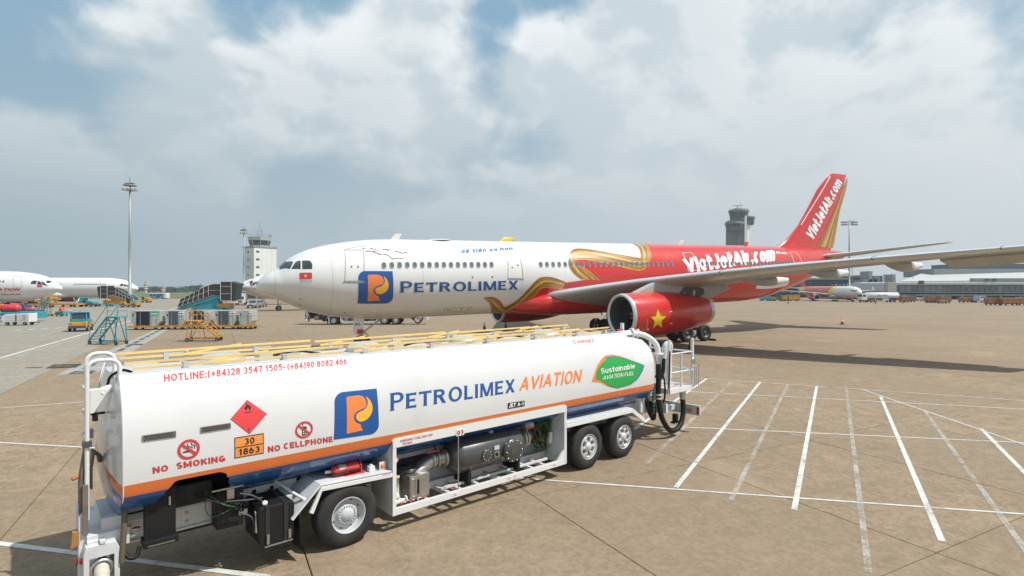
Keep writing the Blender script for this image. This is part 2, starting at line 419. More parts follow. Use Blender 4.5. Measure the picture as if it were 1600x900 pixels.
# ------------------------------------------------------------------ writing and flat marks that follow a surface
GLYPH = {
 'A': (.80, '0,0 .5,1 1,0|.2,.3 .8,.3'), 'B': (.72, '0,0 0,1|0,1 .6,1|a .6 .75 .36 .25 90 -90|0,.5 .6,.5|a .6 .25 .4 .25 90 -90|0,0 .6,0'), 'C': (.76, 'a .5 .5 .5 .5 48 312'),
 'D': (.76, '0,0 0,1|0,1 .45,1|a .45 .5 .55 .5 90 -90|0,0 .45,0'), 'E': (.64, '0,0 0,1|0,1 1,1|0,.5 .9,.5|0,0 1,0'), 'F': (.60, '0,0 0,1|0,1 1,1|0,.5 .85,.5'), 'G': (.80, 'a .5 .5 .5 .5 50 335|.6,.42 1,.42|1,.42 1,.12'),
 'H': (.76, '0,0 0,1|1,0 1,1|0,.5 1,.5'), 'I': (.20, '0,0 0,1'), 'J': (.56, '1,1 1,.3|a .5 .3 .5 .3 0 -170'), 'K': (.76, '0,0 0,1|.95,1 .1,.42|.38,.6 1,0'), 'L': (.60, '0,0 0,1|0,0 1,0'), 'M': (.94, '0,0 0,1|0,1 .5,.15|.5,.15 1,1|1,1 1,0'),
 'N': (.78, '0,0 0,1|0,1 1,0|1,0 1,1'), 'O': (.82, 'a .5 .5 .5 .5 0 360'), 'P': (.70, '0,0 0,1|0,1 .6,1|a .6 .74 .4 .26 90 -90|0,.48 .6,.48'), 'R': (.76, '0,0 0,1|0,1 .55,1|a .55 .75 .38 .25 90 -90|0,.5 .55,.5|.5,.5 1,0'),
 'S': (.70, 'a .5 .75 .47 .25 35 270|a .5 .25 .5 .25 90 -145'), 'T': (.70, '0,1 1,1|.5,1 .5,0'), 'U': (.74, '0,1 0,.38|a .5 .38 .5 .38 180 360|1,.38 1,1'), 'V': (.78, '0,1 .5,0 1,1'), 'X': (.78, '0,0 1,1|0,1 1,0'), 'Y': (.76, '0,1 .5,.45 1,1|.5,.45 .5,0'),
 '0': (.62, 'a .5 .5 .5 .5 0 360'), '1': (.42, '.05,.78 .7,1|.7,1 .7,0'), '2': (.62, 'a .5 .70 .5 .30 165 -35|.93,.52 0,0|0,0 1,0'), '3': (.62, 'a .45 .76 .45 .24 140 -90|a .45 .26 .55 .26 90 -140'), '4': (.66, '.75,0 .75,1|.75,1 0,.28|0,.28 1,.28'),
 '5': (.62, '.9,1 .15,1|.15,1 .08,.55|a .46 .33 .54 .33 130 -140'), '6': (.62, 'a .5 .32 .5 .32 0 360|a .85 .36 .85 .64 100 180'), '7': (.60, '0,1 1,1|1,1 .35,0'), '8': (.62, 'a .5 .76 .43 .24 0 360|a .5 .26 .5 .26 0 360'), '9': (.62, 'a .5 .68 .5 .32 0 360|a .15 .64 .85 .64 0 -80'),
 '(': (.38, '.9,1.05 .25,.85|.25,.85 0,.45|0,.45 .25,.05|.25,.05 .9,-.15'), ')': (.38, '.1,1.05 .75,.85|.75,.85 1,.45|1,.45 .75,.05|.75,.05 .1,-.15'), '+': (.56, '.5,.12 .5,.78|0,.45 1,.45'), '-': (.36, '0,.4 1,.4'), ':': (.20, '0,0 0,.03|0,.62 0,.65'), '.': (.20, '0,0 0,.03'), '!': (.20, '0,0 0,.03|0,.32 0,1'),
 'a': (.60, 'a .5 .36 .5 .36 0 360|1,.70 1,0'), 'b': (.60, '0,0 0,1|a .5 .36 .5 .36 0 360'), 'c': (.56, 'a .5 .36 .5 .36 48 312'), 'd': (.60, '1,0 1,1|a .5 .36 .5 .36 0 360'), 'e': (.60, '.02,.36 1,.36|a .5 .36 .5 .36 0 315'), 'g': (.60, 'a .5 .36 .5 .36 0 360|1,.70 1,-.1|a .5 -.1 .5 .22 0 -140'),
 'h': (.60, '0,0 0,1|a .5 .40 .5 .32 180 0|1,.40 1,0'), 'i': (.20, '0,0 0,.70|0,.97 0,1'), 'j': (.34, '1,.70 1,-.08|a .2 -.08 .8 .22 0 -90|1,.97 1,1'), 'l': (.20, '0,0 0,1'), 'm': (.90, '0,0 0,.70|a .25 .44 .25 .28 180 0|.5,.44 .5,0|a .75 .44 .25 .28 180 0|1,.44 1,0'), 'n': (.58, '0,0 0,.70|a .5 .40 .5 .32 180 0|1,.40 1,0'),
 'o': (.62, 'a .5 .36 .5 .36 0 360'), 'r': (.42, '0,0 0,.70|a 1 .26 1 .46 175 95'), 's': (.52, 'a .5 .54 .47 .18 35 270|a .5 .18 .5 .18 90 -145'), 't': (.42, '.4,1 .4,.02|0,.70 1,.70|.4,.02 .9,.02'), 'u': (.58, '0,.70 0,.32|a .5 .32 .5 .32 180 360|1,0 1,.70'), 'v': (.58, '0,.70 .5,0 1,.70'), 'x': (.58, '0,0 1,.70|0,.70 1,0'), 'y': (.58, '0,.70 .5,0|1,.70 .25,-.3'),
}
for c_, b_, w_ in (('\u1ebf', 'e', '.2,.84 .5,.98|.5,.98 .8,.84|.75,1.06 .95,1.2'), ('\u1ec3', 'e', '.2,.84 .5,.98|.5,.98 .8,.84|.8,1.05 .9,1.16'), ('\u01a1', 'o', '.95,.6 1.12,.82'), ('\u0111', 'd', '.45,.84 1.2,.84'), ('\u00e0', 'a', '.25,1.05 .55,.88'), ('\u00ed', 'i', '-.4,.9 .6,1.06')):
    GLYPH[c_] = (GLYPH[b_][0], GLYPH[b_][1].replace('|0,.97 0,1', '') + '|' + w_)
def text_2d(txt, bold=0., shear=0., gap=.13):
    """heavy sans letters built from strokes; capital height .729"""
    t = .15 + 2. * bold; polys = []; x0 = 0.
    def seg(p, q, e0, e1):
        d_ = (q - p); L_ = d_.length
        if L_ < 1e-6: return
        d_ /= L_; n_ = Vector((-d_.y, d_.x)) * t / 2; p = p - d_ * e0; q = q + d_ * e1; polys.append([p + n_, p - n_, q - n_, q + n_])
    for ch_ in txt:
        if ch_ == ' ': x0 += .34; continue
        w, st = GLYPH[ch_]; w = max(w, t) if w > .21 else t
        mp = lambda x, y: Vector((x0 + t / 2 + x * (w - t), t / 2 + y * (1 - t)))
        for s_ in st.split('|'):
            if s_[0] == 'a':
                cx, cy, rx, ry, a0, a1 = [float(q) for q in s_[2:].split()]; n = max(4, int(abs(a1 - a0) / 24)); o_, i_ = [], []
                for k in range(n + 1):
                    an = R(a0 + (a1 - a0) * k / n); c = mp(cx, cy); ex = rx * (w - t); ey = ry * (1 - t)
                    o_.append(c + Vector(((ex + t / 2) * math.cos(an), (ey + t / 2) * math.sin(an)))); i_.append(c + Vector((max(ex - t / 2, .01) * math.cos(an), max(ey - t / 2, .01) * math.sin(an))))
                for k in range(n): polys.append([o_[k], o_[k + 1], i_[k + 1], i_[k]])
            else:
                P = [mp(*[float(v) for v in q.split(',')]) for q in s_.split()]
                for k in range(len(P) - 1):
                    vert = abs(P[k].x - P[k + 1].x) < 1e-4 or abs(P[k].y - P[k + 1].y) < 1e-4; e = t / 2 if vert else t * .28
                    seg(P[k], P[k + 1], e, e)
        x0 += w + gap
    V, Fc = union_2d(polys)
    return [((x + shear * y) * .729, y * .729) for x, y in V], Fc
def union_2d(polys):
    V = []; Fc = []
    for p in polys:
        ar = sum(p[i - 1][0] * p[i][1] - p[i][0] * p[i - 1][1] for i in range(len(p)))
        if abs(ar) < 1e-9: continue
        p = p if ar > 0 else p[::-1]                        # counter-clockwise, or the inside is taken for the outside
        o = len(V); V += [Vector((q[0], q[1])) for q in p]; Fc.append(list(range(o, o + len(p))))
    r = mgeo.delaunay_2d_cdt(V, [], Fc, 0, 1e-5)
    return [tuple(q) for q in r[0]], [list(f) for f, src in zip(r[2], r[5]) if src]
def cut_2d(V, Fc, xs, ys):
    bm = bmesh.new(); vs = [bm.verts.new((x, y, 0)) for x, y in V]
    for f in Fc:
        try: bm.faces.new([vs[i] for i in f])
        except ValueError: pass
    for ax, L in ((0, xs), (1, ys)):
        for c in L:
            co = Vector((0, 0, 0)); co[ax] = c; no = Vector((0, 0, 0)); no[ax] = 1
            bmesh.ops.bisect_plane(bm, geom=bm.verts[:] + bm.edges[:] + bm.faces[:], plane_co=co, plane_no=no, dist=1e-6)
    bm.verts.index_update()
    V = [(v.co.x, v.co.y) for v in bm.verts]; Fc = [[v.index for v in f.verts] for f in bm.faces]; bm.free()
    return V, Fc
def fr(a, b, st):
    n = int((b - a) / st); return [a + st * (i + 1) for i in range(n)]
def decal_2d(name, surf, V, Fc, quad, m, parent, off, st=.12, label=None, box=None):
    """map flat faces to the surface patch whose corners (bl, br, tr, tl) are given in surface coordinates"""
    x0 = min(q[0] for q in V); x1 = max(q[0] for q in V); y0 = min(q[1] for q in V); y1 = max(q[1] for q in V)
    if box: x0, x1, y0, y1 = box
    V = [((x - x0) / (x1 - x0), (y - y0) / (y1 - y0)) for x, y in V]
    bl, br, tr, tl = quad
    w = max(abs(br[0] - bl[0]), 1e-3); h = max(abs(tl[1] - bl[1]), 1e-3)
    V, Fc = cut_2d(V, Fc, fr(-.2, 1.2, st * 3 / w), fr(-.3, 1.3, st / h))
    pts = []
    for x, y in V:
        a = (bl[0] * (1 - x) + br[0] * x) * (1 - y) + (tl[0] * (1 - x) + tr[0] * x) * y
        b = (bl[1] * (1 - x) + br[1] * x) * (1 - y) + (tl[1] * (1 - x) + tr[1] * x) * y
        p, n = surf.point(a, b); pts.append(p + n * off)
    mb = MB(); mb.add(pts, Fc, 0, True); return mb.build(name, m, parent, fixn=False, label=label)
def decal_text(name, surf, txt, quad_px, m, parent, off, bold=.015, shear=0., st=.12, raw=False, flat_box=None, gap=.13):
    V, Fc = text_2d(txt, bold, shear, gap)
    q = quad_px if raw else [surf.hit(*p) for p in quad_px]
    y = [p[1] for p in V]; x = [p[0] for p in V]
    return decal_2d(name, surf, V, Fc, q, m, parent, off, st, box=(min(x), max(x), 0., .729) if flat_box is None else flat_box)
def decal_poly(name, surf, pts, m, parent, off, st=.05, raw=False, extra=(), label=None):
    """filled outline; pts in photo pixels, or in surface coordinates when raw"""
    P = [Vector(p) for p in (pts if raw else [surf.hit(*p) for p in pts])] + [Vector(p) for p in extra]
    V, Fc = union_2d([P])
    ax = [p[0] for p in P]; bx = [p[1] for p in P]
    V, Fc = cut_2d(V, Fc, fr(min(ax), max(ax), st * 3), fr(min(bx), max(bx), st))
    out = []
    for a, b in V:
        p, n = surf.point(a, b); out.append(p + n * off)
    mb = MB(); mb.add(out, Fc, 0, True); return mb.build(name, m, parent, fixn=False, label=label)
def decal_line(name, surf, pts, w, m, parent, off, raw=False, closed=False, sub=4, into=None):
    """a thin painted line"""
    P = [Vector(p) for p in (pts if raw else [surf.hit(*p) for p in pts])]
    if closed: P.append(P[0])
    Q = []
    for i in range(len(P) - 1):
        for k in range(sub): Q.append(P[i].lerp(P[i + 1], k / sub))
    Q.append(P[-1]); L = []; Rr = []
    for i, q in enumerate(Q):
        if closed: t = Q[(i + 1) % (len(Q) - 1)] - Q[i - 1 if i else -2]
        else: t = Q[min(i + 1, len(Q) - 1)] - Q[max(i - 1, 0)]
        t.normalize(); nn = Vector((-t.y, t.x))
        L.append(q + nn * w / 2); Rr.append(q - nn * w / 2)
    rows = []
    for a, b in zip(L, Rr):
        r = []
        for q in (a, b):
            p, n = surf.point(q[0], q[1]); r.append(p + n * off)
        rows.append(r)
    if into is not None: into.grid(rows); return into
    return MB().grid(rows).build(name, m, parent, fixn=False)
def decal_ribbon(name, surf, A, Bq, m, parent, off, n=26, k=6, ulen=8.):
    """band between two edges (photo pixels)"""
    def resample(pts):
        c = catmull([Vector(surf.hit(*p)) for p in pts], 8); L = [0]
        for i in range(1, len(c)): L.append(L[-1] + (c[i] - c[i - 1]).length)
        o = []
        for i in range(n + 1):
            t = L[-1] * i / n; j = 0
            while j < len(L) - 2 and L[j + 1] < t: j += 1
            o.append(c[j].lerp(c[j + 1], (t - L[j]) / max(1e-9, L[j + 1] - L[j])))
        return o
    a = resample(A); b = resample(Bq); rows = []; uv = []
    for i in range(n + 1):
        r = []
        for j in range(k + 1):
            q = a[i].lerp(b[i], -.14 + 1.28 * j / k); p, nn = surf.point(q.x, q.y); r.append(p + nn * off); uv.append((i / n * ulen, j / k))
        rows.append(r)
    mb = MB(); mb.grid(rows); mb.uv = uv; return mb.build(name, m, parent, fixn=False)

class Extruded:
    """side of a body whose section (y, z) runs straight along local x; coordinates: x, arc length up the section"""
    def __init__(s, prof, M): s.p = [Vector(q) for q in prof]; s.M = M; s.Mi = M.inverted(); s.L = [0]
    def __post(s): pass
    def prep(s):
        for i in range(1, len(s.p)): s.L.append(s.L[-1] + (s.p[i] - s.p[i - 1]).length)
        return s
    def point(s, a, b):
        i = 0; b2 = min(max(b, 0), s.L[-1] - 1e-6)
        while i < len(s.L) - 2 and s.L[i + 1] < b2: i += 1
        t = (b - s.L[i]) / (s.L[i + 1] - s.L[i]); q = s.p[i].lerp(s.p[i + 1], t); dd = s.p[i + 1] - s.p[i]
        return Vector((a, q.x, q.y)), Vector((0, -dd.y, dd.x)).normalized()
    def hit(s, x, y):
        o = s.Mi @ Vector((0, 0, CAM_H)); dd = s.Mi.to_3x3() @ cam_ray(x, y); best = None
        for i in range(len(s.p) - 1):
            e = s.p[i + 1] - s.p[i]; den = dd.y * e.y - dd.z * e.x
            if abs(den) < 1e-9: continue
            w = s.p[i] - Vector((o.y, o.z)); t = (w.x * e.y - w.y * e.x) / den; u = (w.x * dd.z - w.y * dd.y) / den
            if t > 0 and -1e-4 <= u <= 1.0001 and (best is None or t < best[0]): best = (t, o.x + dd.x * t, s.L[i] + u * e.length)
        if best is None:                                   # past the silhouette: take the nearest height
            t = (s.p[-1].x - o.y) / dd.y; return (o.x + dd.x * t, s.L[-1])
        return best[1], best[2]
class Round:
    """tube-like body along local x; tab rows: x, top z, bottom z, half width; coordinates: x, angle*radius"""
    def __init__(s, tab, M, y0=0., rad=2.82): s.tab = tab; s.M = M; s.Mi = M.inverted(); s.y0 = y0; s.rad = rad
    def sec(s, x):
        t, b, w = interp(s.tab, x); return (t + b) / 2, max((t - b) / 2, 1e-4), max(w, 1e-4)
    def point(s, a, b):
        zc, h, w = s.sec(a); ph = b / s.rad
        p = Vector((a, s.y0 - w * math.cos(ph), zc + h * math.sin(ph)))
        z2, h2, w2 = s.sec(a + .02)
        q = Vector((a + .02, s.y0 - w2 * math.cos(ph), z2 + h2 * math.sin(ph)))
        e = Vector((0, w * math.sin(ph), h * math.cos(ph))); n = (q - p).cross(e).normalized()
        if n.dot(Vector((0, -math.cos(ph), math.sin(ph)))) < 0: n = -n
        return p, n
    def hit(s, x, y):
        o = s.Mi @ Vector((0, 0, CAM_H)); dd = (s.Mi.to_3x3() @ cam_ray(x, y)); best = None
        def Fv(t):
            p = o + dd * t
            if p.x < s.tab[0][0] or p.x > s.tab[-1][0]: return 9., p
            zc, h, w = s.sec(p.x); return ((p.y - s.y0) / w) ** 2 + ((p.z - zc) / h) ** 2 - 1, p
        t = 5.; st = .15; bestp = None; bf = 1e9
        while t < 140:
            f, p = Fv(t)
            if f < bf: bf = f; bestp = p
            if f < 0:
                a, b = t - st, t
                for _ in range(24):
                    c = (a + b) / 2
                    if Fv(c)[0] < 0: b = c
                    else: a = c
                bestp = Fv(b)[1]; break
            t += st
        zc, h, w = s.sec(bestp.x)
        ph = math.atan2((bestp.z - zc) / h, -(bestp.y - s.y0) / w)
        return bestp.x, (ph + 2 * math.pi if ph < -math.pi / 2 else ph) * s.rad
class Flat:
    """plane y = f(x, z) in local space"""
    def __init__(s, M, f=lambda x, z: 0.): s.M = M; s.Mi = M.inverted(); s.f = f
    def point(s, a, b): return Vector((a, s.f(a, b), b)), Vector((0, -1, 0))
    def hit(s, x, y):
        o = s.Mi @ Vector((0, 0, CAM_H)); dd = s.Mi.to_3x3() @ cam_ray(x, y); yy = s.f(0, 0); t = (yy - o.y) / dd.y
        p = o + dd * t; t = (s.f(p.x, p.z) - o.y) / dd.y; p = o + dd * t; return p.x, p.z
# ================================================================== GROUND
TH = 0.48734                                    # heading of the apron grid and of the big aircraft
ca, sa = math.cos(TH), math.sin(TH)
def ab2xy(a, b): return (a * ca - b * sa, a * sa + b * ca)
def sheet(name, pts, z, m, parent=None, kind='structure'):
    mb = MB().add([(x, y, z) for x, y in pts], [tuple(range(len(pts)))]); o = mb.build(name, m, parent, fixn=False)
    o.data.polygons[0].flip() if o.data.polygons[0].normal.z < 0 else None
    if parent is None: o['kind'] = kind
    return o
# near field: real slabs with recessed joints; further off the joints are only drawn in the material
apron = sheet('apron', [(-2600, -60), (2600, -60), (2600, 2600), (-2600, 2600)], -.050, FARM)
PA, PB, A0, B0, GAP = 4.5, 5.22, 10.25, 4.73, .019
m_ = MB(); hx, hy = PA / 2 - GAP / 2, PB / 2 - GAP / 2; ch = .004
v = [(-hx, -hy, -.05), (hx, -hy, -.05), (hx, hy, -.05), (-hx, hy, -.05), (-hx, -hy, -ch), (hx, -hy, -ch), (hx, hy, -ch), (-hx, hy, -ch),
     (-hx + ch, -hy + ch, 0), (hx - ch, -hy + ch, 0), (hx - ch, hy - ch, 0), (-hx + ch, hy - ch, 0)]
f = [(0, 1, 5, 4), (1, 2, 6, 5), (2, 3, 7, 6), (3, 0, 4, 7), (4, 5, 9, 8), (5, 6, 10, 9), (6, 7, 11, 10), (7, 4, 8, 11), (8, 9, 10, 11)]
m_.add(v, f); slab_mesh = m_.mesh('slab', SLABM); slab_grey = m_.mesh('slab', GREYM)
BIG = 34
for i in range(-18, 30):
    for j in range(-4, 14):
        a = A0 + (i + .5) * PA; b = B0 + (j + .5) * PB
        x, y = ab2xy(a, b)
        if y < 1.0 or y > 50 or abs(x) > y * .96 + 8 or math.hypot(x, y) > 62: continue
        o = bpy.data.objects.new('concrete_slab', slab_grey if a < -7.1 else slab_mesh); COL.objects.link(o); o.parent = apron
        o.location = (x, y, random.uniform(-.0015, .0015)); o.rotation_euler = (0, 0, TH)
# joint bed and the surrounding concrete, flush with the slab tops
bed = sheet('joint_bed', [(-70, -40), (80, -40), (80, 66), (-70, 66)], -.046, JOINT, apron)
def frame_cells(name, m, test, zz):
    mb = MB()
    for i in range(-60, 120):
        for j in range(-30, 90):
            a = A0 + (i + .5) * PA; b = B0 + (j + .5) * PB; x, y = ab2xy(a, b)
            inner = not (y < 1.0 or y > 50 or abs(x) > y * .96 + 8 or math.hypot(x, y) > 62) and -18 <= i < 30 and -4 <= j < 14
            if inner or not test(a) or y < -45: continue
            mb.add([ab2xy(a - PA / 2, b - PB / 2) + (zz,), ab2xy(a + PA / 2, b - PB / 2) + (zz,), ab2xy(a + PA / 2, b + PB / 2) + (zz,), ab2xy(a - PA / 2, b + PB / 2) + (zz,)], [(0, 1, 2, 3)])
    o = mb.build(name, m, apron, fixn=False); o['kind'] = 'stuff'
frame_cells('outer_slabs', FARM, lambda a: a >= -7.1, -.002)
frame_cells('outer_grey_slabs', GREYM, lambda a: a < -7.1, -.003)
tw = sheet('taxiway', [ab2xy(-7.75, 440), ab2xy(-900, 440), ab2xy(-900, 420), ab2xy(-259.75, 60), ab2xy(-259.75, 470)][:0] or [ab2xy(-1200, -100), ab2xy(-259.8, -100), ab2xy(-259.8, 470), ab2xy(-7.75, 470), ab2xy(-7.75, 1000), ab2xy(-1200, 1000)], -.012, GREYM)
# pale drain strip with grate between brown apron and grey concrete
drain = sheet('drain_channel', [ab2xy(-7.05, 35.0), ab2xy(-5.35, 35.0), ab2xy(-4.6, 66), ab2xy(-1.2, 190), ab2xy(-3.2, 190), ab2xy(-5.9, 66)], .004, STRIPM)
for k in range(14):
    b = 37 + k * 3.1; a = -6.25 + (b - 37) * .032
    o = sheet('drain_grate', [ab2xy(a - .16, b), ab2xy(a + .16, b), ab2xy(a + .22, b + 2.2), ab2xy(a - .10, b + 2.2)], .008, DGREY, drain)
grass = sheet('grass_field', [(-900, 262), (-60, 250), (40, 330), (40, 900), (-900, 900)], .02, None or foliage_mat('grass', (.075, .105, .03), (.12, .135, .045)))
LK = [0]
def ground_line(name, p, q, w, m, off=.006, label=None):
    """painted line between two photo pixels on the ground"""
    LK[0] += 1; off += .0004 * (LK[0] % 8)
    a = gpt(*p) if not isinstance(p, Vector) else p; b = gpt(*q) if not isinstance(q, Vector) else q
    d = (b - a).normalized(); n = Vector((-d.y, d.x, 0)) * w / 2
    o = MB().add([(a + n) + Vector((0, 0, off)), (a - n) + Vector((0, 0, off)), (b - n) + Vector((0, 0, off)), (b + n) + Vector((0, 0, off))], [(0, 1, 2, 3)]).build(name, m, apron, fixn=False)
    if o.data.polygons[0].normal.z < 0: o.data.polygons[0].flip()
    return o
S = [((640, 735), (1760, 815), .07, PAINTW), ((880, 659), (1800, 701), .07, PAINTW), ((1000, 608), (1800, 650), .08, PAINTW), ((1050, 588), (1800, 640), .07, PAINTW),
     ((1345, 608), (1800, 763), .07, PAINTW),
     ((1188, 597), (1056, 762), .105, PAINTW), ((1276, 604), (1241, 797), .105, PAINTW), ((1376, 620), (1472, 846), .105, PAINTW), ((1533, 670), (1640, 778), .105, PAINTW),
     ((1104, 592), (985, 675), .105, PAINTW), ((1142, 597), (1010, 725), .12, PAINTF), ((1231, 601), (1142, 782), .10, PAINTF), ((1322, 605), (1357, 895), .10, PAINTF), ((1444, 641), (1640, 912), .10, PAINTF),
     ((-120, 685), (250, 706), .08, PAINTW), ((-100, 645), (400, 608), .08, PAINTW), ((-100, 642), (260, 615), .10, PAINTR), ((-60, 842), (420, 902), .12, PAINTW),
     ((-40, 571), (345, 461), .22, PAINTW), ((-40, 576), (140, 524), .18, PAINTF),
     ((225, 543), (300, 543), .12, PAINTF), ((280, 532), (420, 535), .15, PAINTF), ((300, 500), (430, 508), .15, PAINTF),
     ((0, 574.5), (95, 571), .14, PAINTY), ((600, 525), (745, 494), .10, PAINTF), ((1340, 478), (1450, 484), .4, PAINTF), ((60, 527), (230, 470), .2, PAINTF)]
for p, q, w, m in S: ground_line('painted_line', p, q, w, m)
for k in range(6): ground_line('painted_dash', (22 + k * 21, 516.5 - k * 1.1), (34 + k * 21, 515.2 - k * 1.1), .35, PAINTW)
# yellow stand curve with black edges
cpts = [gpt(x, y) for x, y in [(1390, 501), (1440, 500), (1462, 497.5), (1468, 495), (1460, 493)]]
for a, b in zip(cpts, cpts[1:]): ground_line('painted_curve', a, b, .25, PAINTY)
# black painted boxes on the grey concrete
def quad_sheet(name, pts, m, z=.0075):
    P = [gpt(*p) for p in pts]; o = MB().add([q + Vector((0, 0, z)) for q in P], [(0, 1, 2, 3)]).build(name, m, apron, fixn=False)
    if o.data.polygons[0].normal.z < 0: o.data.polygons[0].flip()
quad_sheet('painted_block', [(70, 576), (84, 569.5), (130, 568.5), (118, 575)], PAINTK)
quad_sheet('painted_block', [(106, 584.5), (116, 580), (151, 579), (142, 584)], PAINTK)
quad_sheet('painted_block', [(38, 575.5), (42, 574), (68, 573.5), (64, 575)], PAINTK)
quad_sheet('painted_block', [(198, 539.5), (206, 537.2), (226, 537.5), (220, 539.8)], PAINTK)

# ================================================================== REFUELLER
TO = Vector((-2.69, 9.18, 0)); TANG = math.atan2(870, 985)
TM = Matrix.Translation(TO) @ Matrix.Rotation(TANG, 4, 'Z')
W_ = 2.5
truck = empty('refuelling_tanker', TO, TANG, 'long white fuel tanker with orange and blue stripes and lettering on its side', 'fuel tanker')
def dense(P, n=3): return [(q.x, q.y) for q in catmull([Vector(p) for p in P], n)]
low_ = [(1.25, 1.06), (.75, 1.12), (.42, 1.23), (.20, 1.36), (.08, 1.48), (.03, 1.56), (.012, 1.715), (.0, 1.9), (.002, 2.1)]
half = dense(low_ + [(.02, 2.35), (.055, 2.55), (.11, 2.73), (.19, 2.89), (.29, 3.015), (.395, 3.10)]) + [(.42, 3.04), (.85, 3.03), (1.25, 3.04)]
halfb = dense(low_ + [(.02, 2.32), (.07, 2.49), (.14, 2.63), (.24, 2.755), (.36, 2.84), (.55, 2.905)]) + [(.70, 2.93), (.9, 2.95), (1.25, 2.96)]
NH = len(half)
ring = half + [(W_ - v, z) for v, z in half[-2:0:-1]]
ringb = halfb + [(W_ - v, z) for v, z in halfb[-2:0:-1]]
def mf_seg(j):                                          # blue below the stripe, orange, white above
    jj = j if j < NH - 1 else 2 * (NH - 1) - 1 - j
    zm = (half[jj][1] + half[jj + 1][1]) / 2
    return 2 if zm < 1.56 else (1 if zm < 1.715 else 0)
# lower skirt is cut away around the engine at the front
def cut_z(u):
    if u < -2.78 or u > -1.77: return None
    if u < -2.45: t = (u + 2.78) / .33; return 1.30 + .355 * (t * t * (3 - 2 * t))
    if u < -1.95: return 1.655
    t = (u + 1.95) / .18; return 1.655 - .32 * (1 - math.sqrt(max(0, 1 - t * t)))
U0, U1 = -3.08, 8.55
mb = MB()
us = [U0, U0 + .02] + [-2.9] + [-2.8 + .04 * k for k in range(27)] + [-1.5, 0, 2, 4, 6, 7.86, 7.861, U1]
rows = [[(u, v, z) for v, z in (ring if u < 7.8605 else ringb)] for u in us]
def put_rows():
    for i in range(len(us) - 1):
        for j in range(len(ring)):
            near = j < NH - 1; j2 = (j + 1) % len(ring); um = (us[i] + us[i + 1]) / 2; cz = cut_z(um)
            A = [rows[i][j], rows[i][j2], rows[i + 1][j2], rows[i + 1][j]]
            if near and cz is not None and min(half[j][1], half[j + 1][1]) < cz and j >= 5:
                if max(half[j][1], half[j + 1][1]) <= cz: continue
                c0 = cut_z(us[i]) or 1.3; c1 = cut_z(us[i + 1]) or 1.3        # partly cut quad: start at the cut edge
                def cl(P, c):
                    lo, hi = Vector(P[0]), Vector(P[1]); t = min(max((c - lo.z) / (hi.z - lo.z), 0), .999); return lo.lerp(hi, t)
                A = [cl((A[0], A[1]), c0), A[1], A[2], cl((A[3], A[2]), c1)]
            mb.add(A, [(0, 1, 2, 3)], mf_seg(j), True)
put_rows()
bm_o = mb
def head(u, depth, sgn, n=9, pw=1.0):
    R_ = []
    for k in range(n + 1):
        if sgn > 0: t = math.sin(math.pi / 2 * k / n); s = max(math.cos(math.pi / 2 * k / n), .0) ** pw
        else: s = 1 - k / n; t = 1 - s ** 2.2                 # shallow dished end with a sharp rim
        R_.append([(u + sgn * depth * t, 1.25 + (v - 1.25) * s, 2.05 + (z - 2.05) * s) for v, z in (ringb if sgn > 0 else ring)])
    return R_
hr = head(U1, .62, 1, 12, .62)
for i in range(len(hr) - 1):
    for j in range(len(ring)):
        j2 = (j + 1) % len(ring); mb.add([hr[i][j], hr[i][j2], hr[i + 1][j2], hr[i + 1][j]], [(0, 1, 2, 3)], mf_seg(j), True)
hf = head(U0 - .002, .16, -1, 8, .8)
for i in range(len(hf) - 1):
    for j in range(len(ring)):
        j2 = (j + 1) % len(ring); mb.add([hf[i][j], hf[i][j2], hf[i + 1][j2], hf[i + 1][j]], [(0, 1, 2, 3)], mf_seg(j), True)
tank = mb.build('tank', [TANKW, ORANGE, BLUE], truck, fixn=True)
bmx = bmesh.new(); bmx.from_mesh(tank.data); bmesh.ops.remove_doubles(bmx, verts=bmx.verts, dist=1e-4); bmesh.ops.recalc_face_normals(bmx, faces=bmx.faces); bmx.to_mesh(tank.data); bmx.free()
es = tank.modifiers.new('split', 'EDGE_SPLIT'); es.split_angle = R(38)
# rim moulding at the front edge and weld seams round the shell
for u in (U0 + .012, .05, 3.05, 6.1, U1 - .02):
    mbs = MB(); wd = .022 if u < -3 else .008; mbs.tube([(u, v + (.003 if k > 1 else 0), z) for k, (v, z) in enumerate((half if u < 7.8 else halfb)[12:-3])], wd * .42, 6); mbs.build('weld_seam', TANKW, tank)
side = Extruded(half[12:-3], TM).prep(); side_b = Extruded(halfb[12:-3], TM).prep()
# walkway coaming on top with its folded yellow handrails
for v0 in (.41, 2.06):
    mb = MB(); mb.prism([(U0 + .03, 2.93), (7.84, 2.93), (7.84, 3.10), (7.80, 3.118), (U0 + .03, 3.118)], 'xz', v0, v0 + .035); mb.build('coaming', TANKW, tank, .004)
B('coaming', TANKW, tank, (7.83, 7.86, .435, 2.06, 3.0, 3.12))
B('walkway', LGREY, tank, (U0 + .1, 7.8, .75, 1.75, 3.05, 3.068))
for u in (-1.6, .9, 3.3, 5.8):
    mb = MB(); mb.lathe((u, 1.25, 3.05), (0, 0, 1), [(0, .34), (.10, .34), (.12, .30), (.16, .26), (.17, 0)], 20); mb.build('manhole', ALU, tank)
    B('valve_box', LGREY, tank, (u + .5, u + .72, 1.0, 1.25, 3.06, 3.2), bevel=.01)
    mb = MB(); mb.tube([(u + .75, 1.1, 3.12), (u + 1.1, 1.0, 3.2), (u + 1.5, .9, 3.12)], .02, 6); mb.build('air_hose', BLACK, tank)
